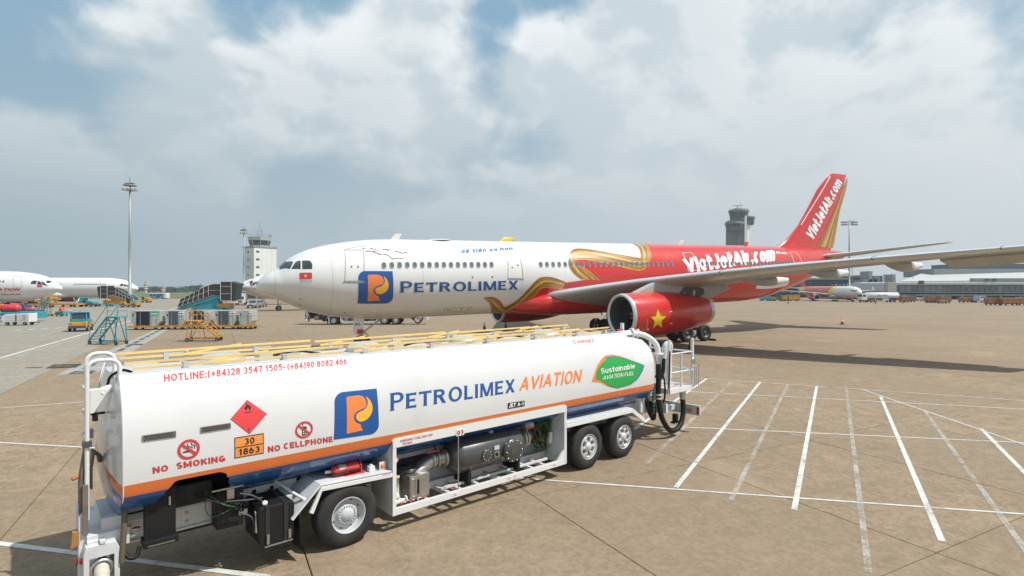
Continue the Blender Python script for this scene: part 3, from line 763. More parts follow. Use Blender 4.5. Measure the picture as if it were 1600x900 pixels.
for side_v in (.52, 1.98):
    mb = MB()
    for k, (dz, dv) in enumerate(((.235, 0), (.165, -.03))):
        for s0, s1 in ((-3.0, .15), (.22, 3.3), (3.36, 6.0), (5.6, 7.55)):
            s1 = min(s1, 7.45 if k == 0 else 7.1); s0b = s0 + .1 * k
            mb.bar((s0b, side_v + dv, 3.0 + dz + .02 * (k == 2)), (s1, side_v + dv + .035, 3.0 + dz - .025 * (k == 1) + .02), .034, .034)
    mb.build('folding_handrail', GOLD, truck)
    for u in (-2.3, -.9, .5, 1.9, 3.3, 4.7, 6.1, 7.2):
        mb = MB(); mb.box(u, u + .07, side_v - .05, side_v + .10, 3.10, 3.20); mb.box(u + .02, u + .30, side_v - .01, side_v + .015, 3.185, 3.205); mb.build('handrail_hinge', LGREY, truck)
    for u in (-2.0, .4, 2.8, 5.4): MB().bar((u, side_v - .02, 3.17), (u + .9, side_v + .05, 3.27), .03).build('handrail_strut', GOLD, truck)
# stripe edging, mesh vents, warning marks and lettering
OFF = .004
def vent(c):
    P = [side.hit(*q) for q in c]
    n = 10; vm = MB()
    bl, br, tr, tl = [Vector(p) for p in P]
    for k in range(-1, n + 1):
        for d_ in (0, 1):
            a = (k + (0 if d_ else 1.5)) / n; b = (k + (1.5 if d_ else 0)) / n
            a, b = min(max(a, 0), 1), min(max(b, 0), 1)
            if abs(a - b) < .02: continue
            decal_line('vent_mesh', side, [bl.lerp(br, a), tl.lerp(tr, b)], .0055, METAL, vt, .006, raw=True, sub=3, into=vm)
    vm.build('vent_mesh', STEEL, vt, fixn=False, kind='stuff')
    decal_line('vent_frame', side, P, .010, STEEL, vt, .008, raw=True, closed=True)
for c in ([(222, 690.5), (274.5, 683), (274.5, 673.5), (222, 681)], [(313, 677), (360, 669.5), (360, 661), (313, 668)]):
    vt = decal_poly('mesh_vent', side, c, BLACK, tank, .0015, .1); vent(c)
def T(txt, q, m, bold=.02, shear=0., name='lettering', off=OFF): return decal_text(name, side, txt, q, m, tank, off, bold, shear, st=.05)
T('HOTLINE:(+84)28 3547 1505-', [(256, 597), (446, 578.5), (445.5, 568), (255.5, 585.5)], TXTRED, .025)
T('(+84)90 8082 466', [(449, 578.5), (542, 569.5), (541.5, 560), (448.5, 568.5)], TXTRED, .025)
T('FLAMMABLE', [(895, 537.5), (928, 534.6), (928, 529.4), (895, 532)], TXTRED, .0)
T('NO', [(238.5, 740), (263, 735.5), (262.5, 726), (238, 730)], TXTRED, .04)
T('SMOKING', [(276, 733), (352, 720.5), (351.5, 711), (275.5, 723)], TXTRED, .04)
T('NO', [(418.5, 707), (438, 704), (437.5, 694.5), (418, 697.5)], TXTRED, .04)
T('CELLPHONE', [(443.5, 702), (520, 690), (519.5, 681.5), (443, 692.5)], TXTRED, .04)
def ring_decal(c, rx, ry, w, m, off):                     # circle of prohibition with its bar, in photo pixels
    def el(f): return [(c[0] + rx * f * math.cos(t * math.pi / 16), c[1] + ry * f * math.sin(t * math.pi / 16) - (rx * f * math.cos(t * math.pi / 16)) * .15) for t in range(32)]
    decal_line('sign_ring', side, el(1.), w, m, tank, off, closed=True, sub=2)
    decal_line('sign_bar', side, [(c[0] - rx * .70, c[1] - ry * .52), (c[0] + rx * .72, c[1] + ry * .50)], w, m, tank, off + .002)
decal_poly('cigarette', side, [(286, 705.5), (297, 703.5), (297, 706), (286, 708)], INK, tank, OFF)
decal_poly('cigarette_tip', side, [(299, 703.2), (301, 702.9), (301, 705.3), (299, 705.6)], INK, tank, OFF)
decal_line('smoke_mark', side, [(300, 701), (300.5, 698.5), (297, 698), (293.5, 697), (292.5, 693.5)], .012, INK, tank, OFF)
decal_line('smoke_mark', side, [(304, 701), (304.5, 696), (300, 695), (298, 692)], .012, INK, tank, OFF)
ring_decal((294.7, 702), 15.3, 13.6, .036, SIGNRED, .006)
decal_poly('phone_mark', side, [(472, 680.5), (479, 679.5), (479, 666), (472, 667)], INK, tank, OFF)
for r_ in range(3):
    for c_ in range(2):
        x_ = 473.3 + c_ * 3; y_ = 678 - r_ * 3.; decal_poly('phone_key', side, [(x_, y_), (x_ + 1.8, y_ - .2), (x_ + 1.8, y_ - 1.8), (x_, y_ - 1.6)], LETW, tank, OFF + .002)
decal_line('phone_aerial', side, [(473.4, 666), (472.8, 662)], .012, INK, tank, OFF)
ring_decal((475, 671.3), 12.3, 11.6, .030, SIGNRED, .007)
dp = [(386, 625.5), (416, 646.5), (389.5, 677.5), (360.5, 655)]
decal_poly('hazard_diamond', side, [(386, 624.8), (416.8, 646.4), (389.6, 678.4), (359.8, 655)], INK, tank, .003)
decal_poly('hazard_diamond_face', side, dp, mat('hazard_red', (.72, .055, .06), .4), tank, .006)
decal_poly('flame_mark', side, [(383, 641.5), (381.5, 637), (384, 635), (384.5, 629.5), (387, 633), (388.5, 631.5), (389.3, 634.5), (391.5, 634), (392, 638.5), (389.5, 642), (388.8, 638.5), (387, 637), (385.5, 640)], INK, tank, .009)
decal_line('flame_mark', side, [(382.5, 644.8), (393, 643.6)], .012, INK, tank, .009)
T('3', [(387, 673.2), (390, 672.8), (390, 668.4), (387, 668.8)], INK, .01, off=.009)
decal_poly('plate', side, [(366, 716.5), (412, 708.5), (412, 676.5), (366, 684)], INK, tank, .003)
for q in ([(367.3, 699.3), (410.8, 692.2), (410.8, 678.3), (367.3, 685.3)], [(367.3, 714.8), (410.8, 707.2), (410.8, 693.8), (367.3, 700.9)]): decal_poly('plate_face', side, q, PORANGE, tank, .006)
T('30', [(382, 695), (397.5, 692.4), (397.5, 682.5), (382, 685)], INK, .02, off=.009)
T('1863', [(373, 711.5), (405.5, 706), (405.5, 696.3), (373, 701.6)], INK, .02, off=.009)
T('JET A-1', [(794.6, 637.2), (817.5, 633.2), (817.5, 627.2), (794.6, 631)], LETW, .03, off=.008)
decal_poly('label_plate', side, [(793, 639.2), (819.5, 634.6), (819.5, 625.8), (793, 630)], INK, tank, .004)

# company emblem and name
def logo(surf, bl, br, tr, tl, parent, off, st=.08):
    """bl.. in surface coordinates; emblem drawn in a unit square"""
    def mk(name, polys, m, o, raw=False):
        V, Fc = union_2d(polys); decal_2d(name, surf, V, Fc, (bl, br, tr, tl), m, parent, o, st, box=(0, 1, 0, 1))
    rr = .20
    body = [(0, 0)] + [(1 - rr, 0)] + arc(1 - rr, rr, rr, -90, 0, 6)[1:] + [(1, 1)] + [(rr, 1)] + arc(rr, 1 - rr, rr, 90, 180, 6)[1:]
    mk('emblem_field', [body], LBLUE2, off)
    p = [(.27, .09), (.265, .865), (.29, .89), (.50, .895)] + [tuple(q) for q in catmull([(.56, .893), (.64, .86), (.70, .79), (.72, .69), (.69, .62), (.58, .575), (.48, .535), (.425, .46), (.44, .36), (.50, .295), (.575, .262)], 3)] + [(.585, .20), (.63, .12)]
    mk('emblem_letter', [p], LORANGE, off + .004)
    dr = catmull([(.715, .865), (.815, .75), (.862, .60), (.824, .46), (.735, .362), (.62, .315), (.53, .335), (.475, .405), (.485, .485), (.55, .530), (.65, .563), (.735, .645), (.752, .75), (.715, .865)], 3)[:-1]
    mk('emblem_drop', [[tuple(q) for q in dr]], LYEL, off + .004)
def serif_word(word, first_big=1.0):
    """flared capitals built from strokes"""
    polys = []; x = 0.
    st, th = .20, .155
    def stem(x0, y0, y1, w=st):
        polys.append([(x0, y0), (x0 + w, y0), (x0 + w, y1), (x0, y1)])
        for y, d_ in ((y0, 1), (y1, -1)): polys.append([(x0 - .055, y), (x0 + w + .055, y), (x0 + w, y + d_ * .07), (x0, y + d_ * .07)])
    def hbar(x0, x1, y0, y1, fl=True):
        polys.append([(x0, y0), (x1, y0), (x1, y1), (x0, y1)])
        if fl: polys.append([(x1 - .06, y0), (x1 + .01, y0 - .045), (x1 + .01, y1 + .045), (x1 - .06, y1)])
    def diag(x0, y0, x1, y1, w=st): polys.append([(x0, y0), (x0 + w, y0), (x1 + w, y1), (x1, y1)])
    def bowl(cx, cy, rx, ry, a0, a1, n=14, tx=st, ty=th):
        for k in range(n):
            t0, t1 = R(a0 + (a1 - a0) * k / n), R(a0 + (a1 - a0) * (k + 1) / n)
            polys.append([(cx + rx * math.cos(t0), cy + ry * math.sin(t0)), (cx + rx * math.cos(t1), cy + ry * math.sin(t1)),
                          (cx + (rx - tx) * math.cos(t1), cy + (ry - ty) * math.sin(t1)), (cx + (rx - tx) * math.cos(t0), cy + (ry - ty) * math.sin(t0))])
    for i, chh in enumerate(word):
        H_ = 1.17 if i == 0 else 1.0; n0 = len(polys)
        if chh == 'P':
            stem(x, 0, H_); yb = H_ * .42; bowl(x + st + .22, (H_ + yb) / 2, .36, (H_ - yb) / 2, -90, 90); polys.append([(x + st - .01, H_ - th), (x + st + .23, H_ - th), (x + st + .23, H_), (x + st - .01, H_)]); polys.append([(x + st - .01, yb), (x + st + .23, yb), (x + st + .23, yb + th), (x + st - .01, yb + th)]); w = .78
        elif chh == 'E':
            stem(x, 0, H_); hbar(x + st - .01, x + .62, 0, th); hbar(x + st - .01, x + .54, H_ * .44, H_ * .44 + th); hbar(x + st - .01, x + .62, H_ - th, H_); w = .66
        elif chh == 'T':
            stem(x + .29, 0, H_ - .01); hbar(x, x + .78, H_ - th, H_); polys.append([(x - .01, H_ - th - .045), (x + .06, H_ - th), (x + .06, H_), (x - .01, H_)]); w = .80
        elif chh == 'R':
            stem(x, 0, H_); yb = H_ * .45; bowl(x + st + .18, (H_ + yb) / 2, .34, (H_ - yb) / 2, -90, 90); polys.append([(x + st - .01, H_ - th), (x + st + .19, H_ - th), (x + st + .19, H_), (x + st - .01, H_)]); polys.append([(x + st - .01, yb), (x + st + .19, yb), (x + st + .19, yb + th), (x + st - .01, yb + th)]); diag(x + .58, 0, x + .30, yb + .05, .24); w = .84
        elif chh == 'O': bowl(x + .47, .5, .47, .53, 0, 360, 26); w = .96
        elif chh == 'L': stem(x, 0, H_); hbar(x + st - .01, x + .60, 0, th); w = .64
        elif chh == 'I': stem(x, 0, H_); w = .24
        elif chh == 'M':
            stem(x, 0, H_, .17); stem(x + .80, 0, H_, .17); diag(x + .38, .02, x + .04, H_ - .01, .19); diag(x + .40, .02, x + .74, H_ - .01, .19); w = .99
        elif chh == 'X': diag(x, 0, x + .56, H_, .22); diag(x + .56, 0, x, H_, .22); w = .80
        x += w + .15
    return union_2d(polys)
LBLUE2 = mat('emblem_blue', (.006, .082, .30), .3, coat=.4)
LYEL = mat('emblem_yellow', (.85, .42, .04), .35)
SW = serif_word('PETROLIMEX')
h4 = lambda s, L: [s.hit(*p) for p in L]
logo(side, *h4(side, [(521.3, 687), (591.8, 677), (588.3, 607), (522, 614)]), tank, .004)
V, Fc = SW; decal_2d('lettering', side, V, Fc, h4(side, [(608.5, 643.5), (804, 613.5), (804, 588.8), (608.5, 614.5)]), LBLUE2, tank, OFF, .05)
T('AVIATION', [(811, 611.5), (909.5, 597), (909.5, 577), (811, 589.5)], LORANGE, .012, .22)
lp = lambda L: [(900 + x / 10, 505 + y / 10) for x, y in L]
decal_poly('leaf_back', side, [(924.3, 597), (928, 586), (933, 571), (940, 560.5), (946, 555.5), (955, 554), (968, 556), (1003, 569), (1006.8, 571.5), (1004, 580), (996, 593), (985, 601), (965, 606.5), (950, 604), (938, 597.5)], LORANGE, tank, .004)
decal_poly('leaf_edge', side, [(946, 558), (960, 556), (975, 559), (1003, 569), (1006.8, 571), (1004, 580), (996, 593), (985, 601), (965, 606.8), (952, 604)], TEALD, tank, .007)
decal_poly('leaf_face', side, [(930.5, 592), (933, 578), (940, 567), (948, 561), (960, 557.5), (972, 559.5), (990, 565.5), (1001, 570.5), (1002, 573), (998, 584), (990, 596), (978, 602), (964, 605.5), (950, 602), (940, 595.5)], GREEN, tank, .010)
T('Sustainable', [(938.5, 584), (991.5, 575.5), (991.5, 568), (938.5, 575.5)], LETW, .0, off=.013)
T('AVIATION FUEL', [(941, 593.6), (989.5, 585.8), (990, 580), (942, 587)], LETW, -.01, .2, off=.013)
# front end lettering (seen edge-on)
# ---------------------------------------------------------------- chassis
for v0 in (.78, 1.56):
    mb = MB(); mb.box(-3.45, 9.9, v0, v0 + .16, .70, 1.02); mb.build('chassis_rail', OWHITE, truck, .006)
mb = MB()
for u in (-2.9, -2.55, -2.2, -1.75, -1.3): 
    for z in (.80, .92): mb.lathe((u, .78, z), (0, -1, 0), [(0, .02), (.012, .02), (.014, .0)], 8)
mb.build('rail_bolt', METAL, truck, kind='stuff')
B('rail_flange', OWHITE, truck, (-3.2, -.9, .74, .785, 1.0, 1.03), (-3.2, -.9, .74, .785, .69, .715))
B('crossmember', OWHITE, truck, (-3.42, -3.30, .3, 2.2, .60, 1.0), (-.9, -.8, .3, 2.2, .72, .98), (5.0, 5.1, .3, 2.2, .72, .98), (9.7, 9.8, .3, 2.2, .72, .98), bevel=.006)
B('subframe', LGREY, truck, (-3.0, 9.0, .70, 1.80, 1.02, 1.10))
# engine bay
B('engine_block', SOOT, truck, (-2.62, -1.62, .82, 1.95, 1.06, 1.60), (-2.5, -1.9, .52, .80, 1.10, 1.42), (-1.88, -1.5, .42, .74, .66, 1.25), (-2.60, -1.6, .98, 1.5, .55, 1.06), bevel=.03)
B('bay_liner', BLACK, truck, (-2.85, -1.7, .88, .94, 1.30, 1.72), (-2.85, -1.70, .2, 2.2, 1.665, 1.69))
mb = MB()
for k in range(6): mb.tube(catmull([(-2.2 + .1 * k, .35, 1.30), (-2.0 + .08 * k, .22, 1.2 - .05 * k), (-1.7 + .04 * k, .25, 1.05), (-1.5, .3, .9 - .06 * k)], 5), .014, 6)
mb.build('engine_hose', BLACK, truck)
mb = MB(); mb.tube(catmull([(-2.02, .42, 1.28), (-2.04, .36, 1.05), (-1.96, .34, .93), (-1.8, .34, .94), (-1.6, .38, 1.0)], 6), .0065, 6); mb.tube(catmull([(-2.0, .3, 1.25), (-1.85, .2, 1.12), (-1.7, .2, 1.05), (-1.55, .28, .95)], 6), .0065, 6); mb.build('air_line', GREENH, truck)
mb = MB(); mb.tube(catmull([(-1.62, .2, 1.22), (-1.45, .15, 1.16), (-1.3, .2, 1.02)], 5), .013, 6); mb.tube(catmull([(-1.8, .22, 1.14), (-1.55, .15, 1.12), (-1.3, .2, 1.08)], 5), .012, 6); mb.tube(catmull([(-1.6, .25, .9), (-1.48, .2, .85), (-1.42, .18, .72), (-1.42, .18, .6)], 5), .014, 6); mb.build('grey_hose', DGREY, truck)
mb = MB(); mb.lathe((-1.36, .17, .58), (0, 0, 1), [(0, .04), (.015, .052), (.24, .052), (.26, .04), (.26, .058), (.33, .058), (.33, 0)], 16); mb.build('fuel_filter', WHITE, truck)
B('bracket', STEEL, truck, (-1.98, -1.55, .26, .30, 1.30, 1.325), (-1.78, -1.68, .25, .30, 1.15, 1.30), (-1.62, -1.5, .24, .3, .88, .96), bevel=.004)
B('battery_door', BLACK, truck, (-2.81, -2.44, .22, .32, .86, 1.53), bevel=.008)
B('door_handle', METAL, truck, (-2.53, -2.505, .195, .22, 1.28, 1.40), bevel=.004)
B('step_plate', BLACK, truck, (-2.83, -2.42, .14, .40, .78, .87), bevel=.01)
B('step_bar', METAL, truck, (-2.78, -2.47, .13, .145, .80, .812))
mb = MB(); mb.tube([(-3.02, .30, 1.38), (-3.03, .26, 1.1), (-3.05, .22, .85), (-3.06, .22, .66)], .035, 8); mb.build('drain_hose', BROWN, truck)
mb = MB(); mb.tube(catmull([(-3.04, .26, .78), (-2.98, .2, .70), (-2.9, .2, .70), (-2.86, .25, .80)], 5), .028, 8); mb.build('drain_bend', BLACK, truck)
mb = MB(); mb.tube([(-3.0, .4, .92), (-2.9, .38, .92), (-2.82, .38, .95)], .022, 8); mb.lathe((-2.88, .38, .94), (0, 0, 1), [(0, .02), (.06, .02), (.06, .05), (.075, .05), (.075, 0)], 10); mb.build('drain_valve', OWHITE, truck)
mb = MB(); mb.lathe((-2.88, .38, 1.005), (0, 0, 1), [(0, .045), (.012, .045), (.012, 0)], 10); mb.build('valve_wheel', SIGNRED, truck)
# front platform, catwalk, folded ladder and hand hoop
B('deck_box', OWHITE, truck, (-3.42, -2.96, .34, 1.5, .84, 1.06), bevel=.008)
B('deck_step', OWHITE, truck, (-3.26, -3.0, .42, 1.3, 1.06, 1.22), bevel=.008)
mb = MB(); mb.prism([(-3.50, .30), (-3.40, .30), (-3.40, 1.30), (-3.46, 1.36), (-3.50, 1.30)], 'xz', .40, .56); mb.build('corner_post', OWHITE, truck, .008)
mb = MB(); mb.prism([(-3.44, .96), (-3.12, .96), (-3.08, .86), (-3.08, .35), (-3.14, .34), (-3.14, .80), (-3.40, .80), (-3.40, .36), (-3.46, .36), (-3.46, .86)], 'xz', .22, .80); mb.build('hose_trough', OWHITE, truck, .006)
B('trough_rib', OWHITE, truck, (-3.29, -3.23, .21, .80, .97, 1.00), (-3.36, -3.16, .76, .82, .97, 1.03))
mb = MB(); mb.tube(catmull([(-3.27, .70, .62), (-3.27, .36, .64), (-3.28, .12, .58), (-3.30, .0, .40)], 6), .085, 14); mb.build('suction_hose', mat('pale_hose', (.55, .50, .42), .6, var=.2, vscale=8), truck)
mb = MB(); mb.lathe((-3.27, .24, .63), (0, 1, 0), [(0, .10), (.0, .135), (.05, .135), (.05, .10)], 18); mb.build('hose_collar', METAL, truck)
mb = MB(); mb.lathe((-3.505, .48, .72), (-1, 0, 0), [(0, .05), (.02, .05), (.03, .03), (.03, 0)], 14); mb.lathe((-3.45, .398, .74), (0, -1, 0), [(0, .045), (.02, .045), (.03, .03), (.03, 0)], 14); mb.build('marker_light', REDL, truck)
def hoop(v0, zt, xo):
    c = .12
    x0, x1 = -3.41 + xo, -3.06
    pts = [(x0, v0, 1.25)] + [(x, v0, z) for x, z in arc(x0 + c, zt - c, c, 180, 90, 7)] + [(x, v0, z) for x, z in arc(x1 - c, zt - c, c, 90, 0, 7)] + [(x1, v0, 3.02)]
    mb = MB(); mb.tube(pts, .027, 12); mb.build('hand_hoop', WHITE, truck)
hoop(.42, 3.315, 0.); hoop(.95, 3.36, .03)
B('hoop_foot', METAL, truck, (-3.10, -3.01, .38, .47, 3.0, 3.09), (-3.10, -3.01, .90, .99, 3.0, 3.09), bevel=.006)
for z in (2.92, 2.60, 2.28, 1.96, 1.64, 1.36): B('ladder_rung', LGREY, truck, (-3.43, -3.38, .42, .95, z - .015, z + .015))
mb = MB(); mb.prism([(-3.38, 2.93), (-3.20, 2.93), (-3.20, 2.86), (-3.34, 2.62), (-3.38, 2.62)], 'xz', .45, .60); mb.build('top_step', WHITE, truck, .006)
mb = MB(); mb.tube([(-3.10, .52, 2.93), (-3.17, .52, 2.92), (-3.21, .52, 2.91)], .05, 12); mb.tube([(-3.20, .52, 2.91), (-3.26, .50, 2.86)], .062, 12); mb.build('vapour_pipe', WHITE, truck)
mb = MB(); mb.tube(catmull([(-3.16, .8, 2.86), (-3.15, .7, 3.02), (-3.10, .62, 3.1), (-3.0, .6, 3.14), (-2.9, .6, 3.1)], 6), .018, 8); mb.build('cable_loop', BLACK, truck)
B('camera_bracket', BLACK, truck, (-3.36, -3.20, .60, .64, 2.57, 2.60), (-3.34, -3.28, .58, .66, 2.49, 2.57), bevel=.004)
B('clamp', DGREY, truck, (-3.46, -3.36, .37, .47, 2.20, 2.28), (-3.40, -3.34, .44, .52, 2.30, 2.42), bevel=.004)
FOLD = mat('folded_ladder', (.20, .17, .14), .6, .2, var=.3, vscale=6)
mb = MB()
for v0 in (.46, .54):
    mb.tube([(-3.46, v0, 1.12), (-3.47, v0, 1.7), (-3.46, v0, 1.85), (-3.42, v0 + .02, 2.12)], .028, 8)
for z in range(12): mb.box(-3.47, -3.42, .46, .54, 1.14 + z * .05, 1.165 + z * .05)
mb.build('folded_side_ladder', FOLD, truck)
B('tread_plate', FOLD, truck, (-3.46, -3.40, .36, .44, 1.08, 1.72), bevel=.004)
mb = MB(); mb.tube([(-3.36, .6, 1.9), (-3.33, .62, 2.1), (-3.26, .7, 2.0), (-3.24, .8, 1.9)], .03, 8); mb.box(-3.40, -3.34, .55, .65, 1.6, 2.1); mb.build('ladder_latch', FOLD, truck)
mb = MB(); mb.tube([(-3.50, .48, 1.82), (-3.56, .46, 1.80)], .026, 8); mb.tube([(-3.41, .5, 2.13), (-3.43, .48, 2.17)], .026, 8); mb.build('rubber_grip', mat('grip_orange', (.42, .10, .05), .6), truck)
mb = MB(); mb.prism([(-3.58, .92), (-3.42, .98), (-3.42, 1.14), (-3.56, 1.13)], 'xz', .40, .52); mb.build('reflector_plate', mat('plate_ochre', (.35, .17, .05), .6), truck, .004)
# fuel tank with straps
mb = MB(); mb.prism(arc(-1.33, .90, .08, 90, 180, 4) + arc(-1.33, .46, .06, 180, 270, 4) + arc(-.93, .46, .06, 270, 360, 4) + arc(-.93, .91, .07, 0, 90, 4), 'xz', .06, .74); mb.build('fuel_tank', BLACK, truck, .025)
for u in (-1.27, -1.0): B('tank_strap', mat('strap_black', (.022, .022, .024), .45), truck, (u - .03, u + .03, .05, .75, .395, .40), (u - .03, u + .03, .048, .056, .40, .98), (u - .03, u + .03, .05, .75, .98, .988), (u - .03, u + .03, .70, .76, .98, 1.06))
mb = MB(); mb.lathe((-1.28, .14, .985), (-.2, -.5, .8), [(0, .03), (.05, .04), (.06, .035), (.06, 0)], 14); mb.build('filler_cap', WHITE, truck)
B('tank_bracket', METAL, truck, (-1.32, -.90, .03, .055, .375, .395), (-1.29, -1.25, .02, .06, .42, .56), (-.97, -.93, .02, .06, .42, .56), bevel=.003)
# wheels
def wheel_mesh(front):
    r = .525; t = MB()
    t.lathe((0, 0, 0), (0, 1, 0), [(.02, .285), (.0, .31), (-.012, .36), (-.012, .42), (.004, .465), (.03, .505), (.05, r), (.06, r), (.075, r - .012), (.09, r), (.15, r), (.158, r - .012), (.166, r), (.22, r), (.235, r - .012), (.25, r), (.265, r), (.285, .50), (.30, .42), (.30, .33), (.28, .285)], 44)
    w = MB()
    if front:
        w.lathe((0, 0, 0), (0, 1, 0), [(.022, .290), (.0, .298), (-.006, .290), (.01, .278), (.05, .268), (.10, .262), (.115, .235), (.10, .21), (.085, .18), (.07, .175)], 40)
        w.lathe((0, 0, 0), (0, 1, 0), [(.07, .175), (.06, .172), (.055, .12), (.03, .10), (.01, .06), (.005, .0)], 30)
        for k in range(20):
            a = 2 * math.pi * k / 20; w.lathe((.145 * math.cos(a), .06, .145 * math.sin(a)), (0, -1, 0), [(0, .014), (.02, .013), (.024, 0)], 6)
        for k in range(8):
            a = 2 * math.pi * (k + .5) / 8; w.lathe((.222 * math.cos(a), .112, .222 * math.sin(a)), (0, -1, 0), [(-.006, .024), (.004, .024), (.004, 0.)], 10, 1)
    else:
        w.lathe((0, 0, 0), (0, 1, 0), [(.022, .290), (.0, .298), (-.006, .290), (.01, .278), (.06, .268), (.12, .26), (.13, .12)], 40, 2)
        w.lathe((0, 0, 0), (0, 1, 0), [(.06, .255), (.03, .262), (.012, .258), (.012, .232), (.05, .222)], 40)
        w.lathe((0, 0, 0), (0, 1, 0), [(.10, .115), (.02, .11), (.0, .085), (-.02, .07), (-.03, .04), (-.03, 0)], 24)
        for k in range(6):
            a = 2 * math.pi * k / 6; c, s_ = math.cos(a), math.sin(a); q = Vector((-s_, 0, c)); rd = Vector((c, 0, s_))
            P = [(.07, .030), (.15, .028), (.20, .042), (.245, .075), (.245, -.075), (.20, -.042), (.15, -.028), (.07, -.030)]
            vv = [rd * a_ + q * b_ + Vector((0, .012, 0)) for a_, b_ in P] + [rd * a_ + q * b_ + Vector((0, .06, 0)) for a_, b_ in P]; n = len(P)
            w.add(vv, [tuple(range(n))] + [(i, (i + 1) % n, n + (i + 1) % n, n + i) for i in range(n)])
            w.lathe(rd * .168 + Vector((0, .012, 0)), (0, -1, 0), [(0, .018), (.03, .015), (.034, 0)], 8)
    return t, w
WHL = []
for front in (True, False):
    t, w = wheel_mesh(front)
    o = w.build('wheel', [LGREY if front else SILVER, DGREY, LGREY], truck); ty = t.build('tyre', RUBBER, o); WHL.append(o)
WHL[0].location = (0, .0, .522); WHL[1].location = (6.02, .0, .522)
for u, idx in ((7.37, 1),): c = copy_tree(WHL[idx], truck); c.location = (u, 0, .522); c.rotation_euler = (0, .7, 0)
for u, idx in ((0, 0), (6.02, 1), (7.37, 1)): c = copy_tree(WHL[idx], truck); c.location = (u, W_, .522); c.rotation_euler = (0, 0, math.pi)
for u in (6.02, 7.37):
    for v0 in (.34, W_ - .34): c = copy_tree(WHL[1], truck); c.location = (u, v0, .522); c.rotation_euler = (0, 0, math.pi if v0 < 1 else 0)
B('axle', SOOT, truck, (-.08, .08, .3, 2.2, .44, .60), (5.94, 6.10, .5, 2.0, .42, .62), (7.29, 7.45, .5, 2.0, .42, .62), bevel=.02)
# front mudguard
def slabprof(name, P, v0, v1, th, m, bevel=.006):
    mb = MB(); n = len(P); low = []
    for i, q in enumerate(P):
        a = Vector(P[max(i - 1, 0)]); b = Vector(P[min(i + 1, n - 1)]); d_ = (b - a).normalized(); nn = Vector((d_.y, -d_.x)); low.append((q[0] + nn.x * th, q[1] + nn.y * th))
    mb.prism(P + low[::-1], 'xz', v0, v1); return mb.build(name, m, truck, bevel)
slabprof('mudguard', [(-.93, .70), (-.47, 1.14), (.80, 1.09)], 0., .92, .03, OWHITE)
slabprof('mudguard_lip', [(-.66, .74), (-.47, 1.10), (.80, 1.05)], -.02, .03, .07, WHITE)
B('mudguard_inner', DGREY, truck, (-.6, .78, .70, .72, .7, 1.1))
mb = MB(); mb.tube([(-.98, .62, 1.16), (-.82, .36, 1.02), (-.70, .14, .93)], .024, 10); mb.lathe((-.70, .14, .93), (.4, -.7, -.3), [(0, .03), (.05, .034), (.06, .02)], 10); mb.build('hand_rail', WHITE, truck)
mb = MB()
for k in range(7):
    pass
rowsf = [[(-.80 + .02 * math.sin(k * .5) - .030 * k * .4 + .10 * (k / 6) ** 2, v0, .76 - k * .10) for v0 in (.02, .18, .34, .50)] for k in range(7)]
mb.grid(rowsf); o = mb.build('mud_flap', BLACK, truck); sm = o.modifiers.new('thick', 'SOLIDIFY'); sm.thickness = .012
# extinguisher, buzzer and side lamp on the mudguard
ext = empty('fire_extinguisher', TM @ Vector((.06, .26, 1.12)), TANG, 'red fire extinguisher lying strapped on the white mudguard of the tanker', 'extinguisher')
ZB = .10
mb = MB(); mb.lathe((-.24, 0, ZB), (1, 0, 0), [(-.02, 0), (-.015, .04), (.02, .078), (.05, .088), (.44, .088), (.47, .075), (.485, .0)], 24); mb.build('cylinder', SIGNRED, ext)
mb = MB(); mb.lathe((-.26, 0, ZB), (-1, 0, 0), [(0, .03), (.04, .028), (.04, .0)], 12); mb.box(-.36, -.28, -.015, .015, ZB - .01, ZB + .035); mb.build('valve', METAL, ext)
mb = MB(); mb.tube(catmull([(-.29, -.02, ZB - .02), (-.2, -.1, ZB - .03), (.0, -.105, ZB - .015), (.18, -.10, ZB - .03)], 5), .012, 8); mb.tube([(.02, -.1, ZB - .02), (.2, -.1, ZB - .03)], .018, 8); mb.build('hose', BLACK, ext)
mb = MB(); mb.lathe((.0, 0, ZB), (1, 0, 0), [(-.02, .094), (.03, .094), (.03, .09), (-.02, .09), (-.02, .094)], 24); mb.box(-.05, .30, -.11, .08, -.012, .012); mb.lathe((.235, 0, ZB), (1, 0, 0), [(0, .095), (.02, .095), (.02, .0)], 20); mb.box(.235, .255, -.1, .1, -.01, ZB); mb.build('cradle', SIGNRED, ext)
mb = MB(); mb.lathe((-.14, 0, ZB), (1, 0, 0), [(0, .0895), (.13, .0895)], 8, a0=.1, a1=1.3); mb.build('label', mat('label_pale', (.55, .50, .42), .5, var=.6, vscale=30), ext)
B('junction_box', WHITE, truck, (.43, .54, .12, .22, 1.10, 1.20), (.46, .51, .14, .2, 1.2, 1.225), bevel=.012)
B('lamp_plate', WHITE, truck, (.62, .74, .12, .135, 1.09, 1.24), bevel=.004)
mb = MB(); mb.lathe((.68, .12, 1.165), (0, -1, 0), [(0, .042), (.018, .04), (.024, .02), (.024, 0)], 16); mb.build('side_marker', AMBER, truck)
mb = MB(); mb.tube(catmull([(.5, .2, 1.2), (.52, .3, 1.3), (.5, .4, 1.36)], 4), .006, 5); mb.tube(catmull([(.66, .14, 1.16), (.6, .3, 1.28), (.55, .4, 1.35)], 4), .006, 5); mb.build('lamp_cable', BLACK, truck)
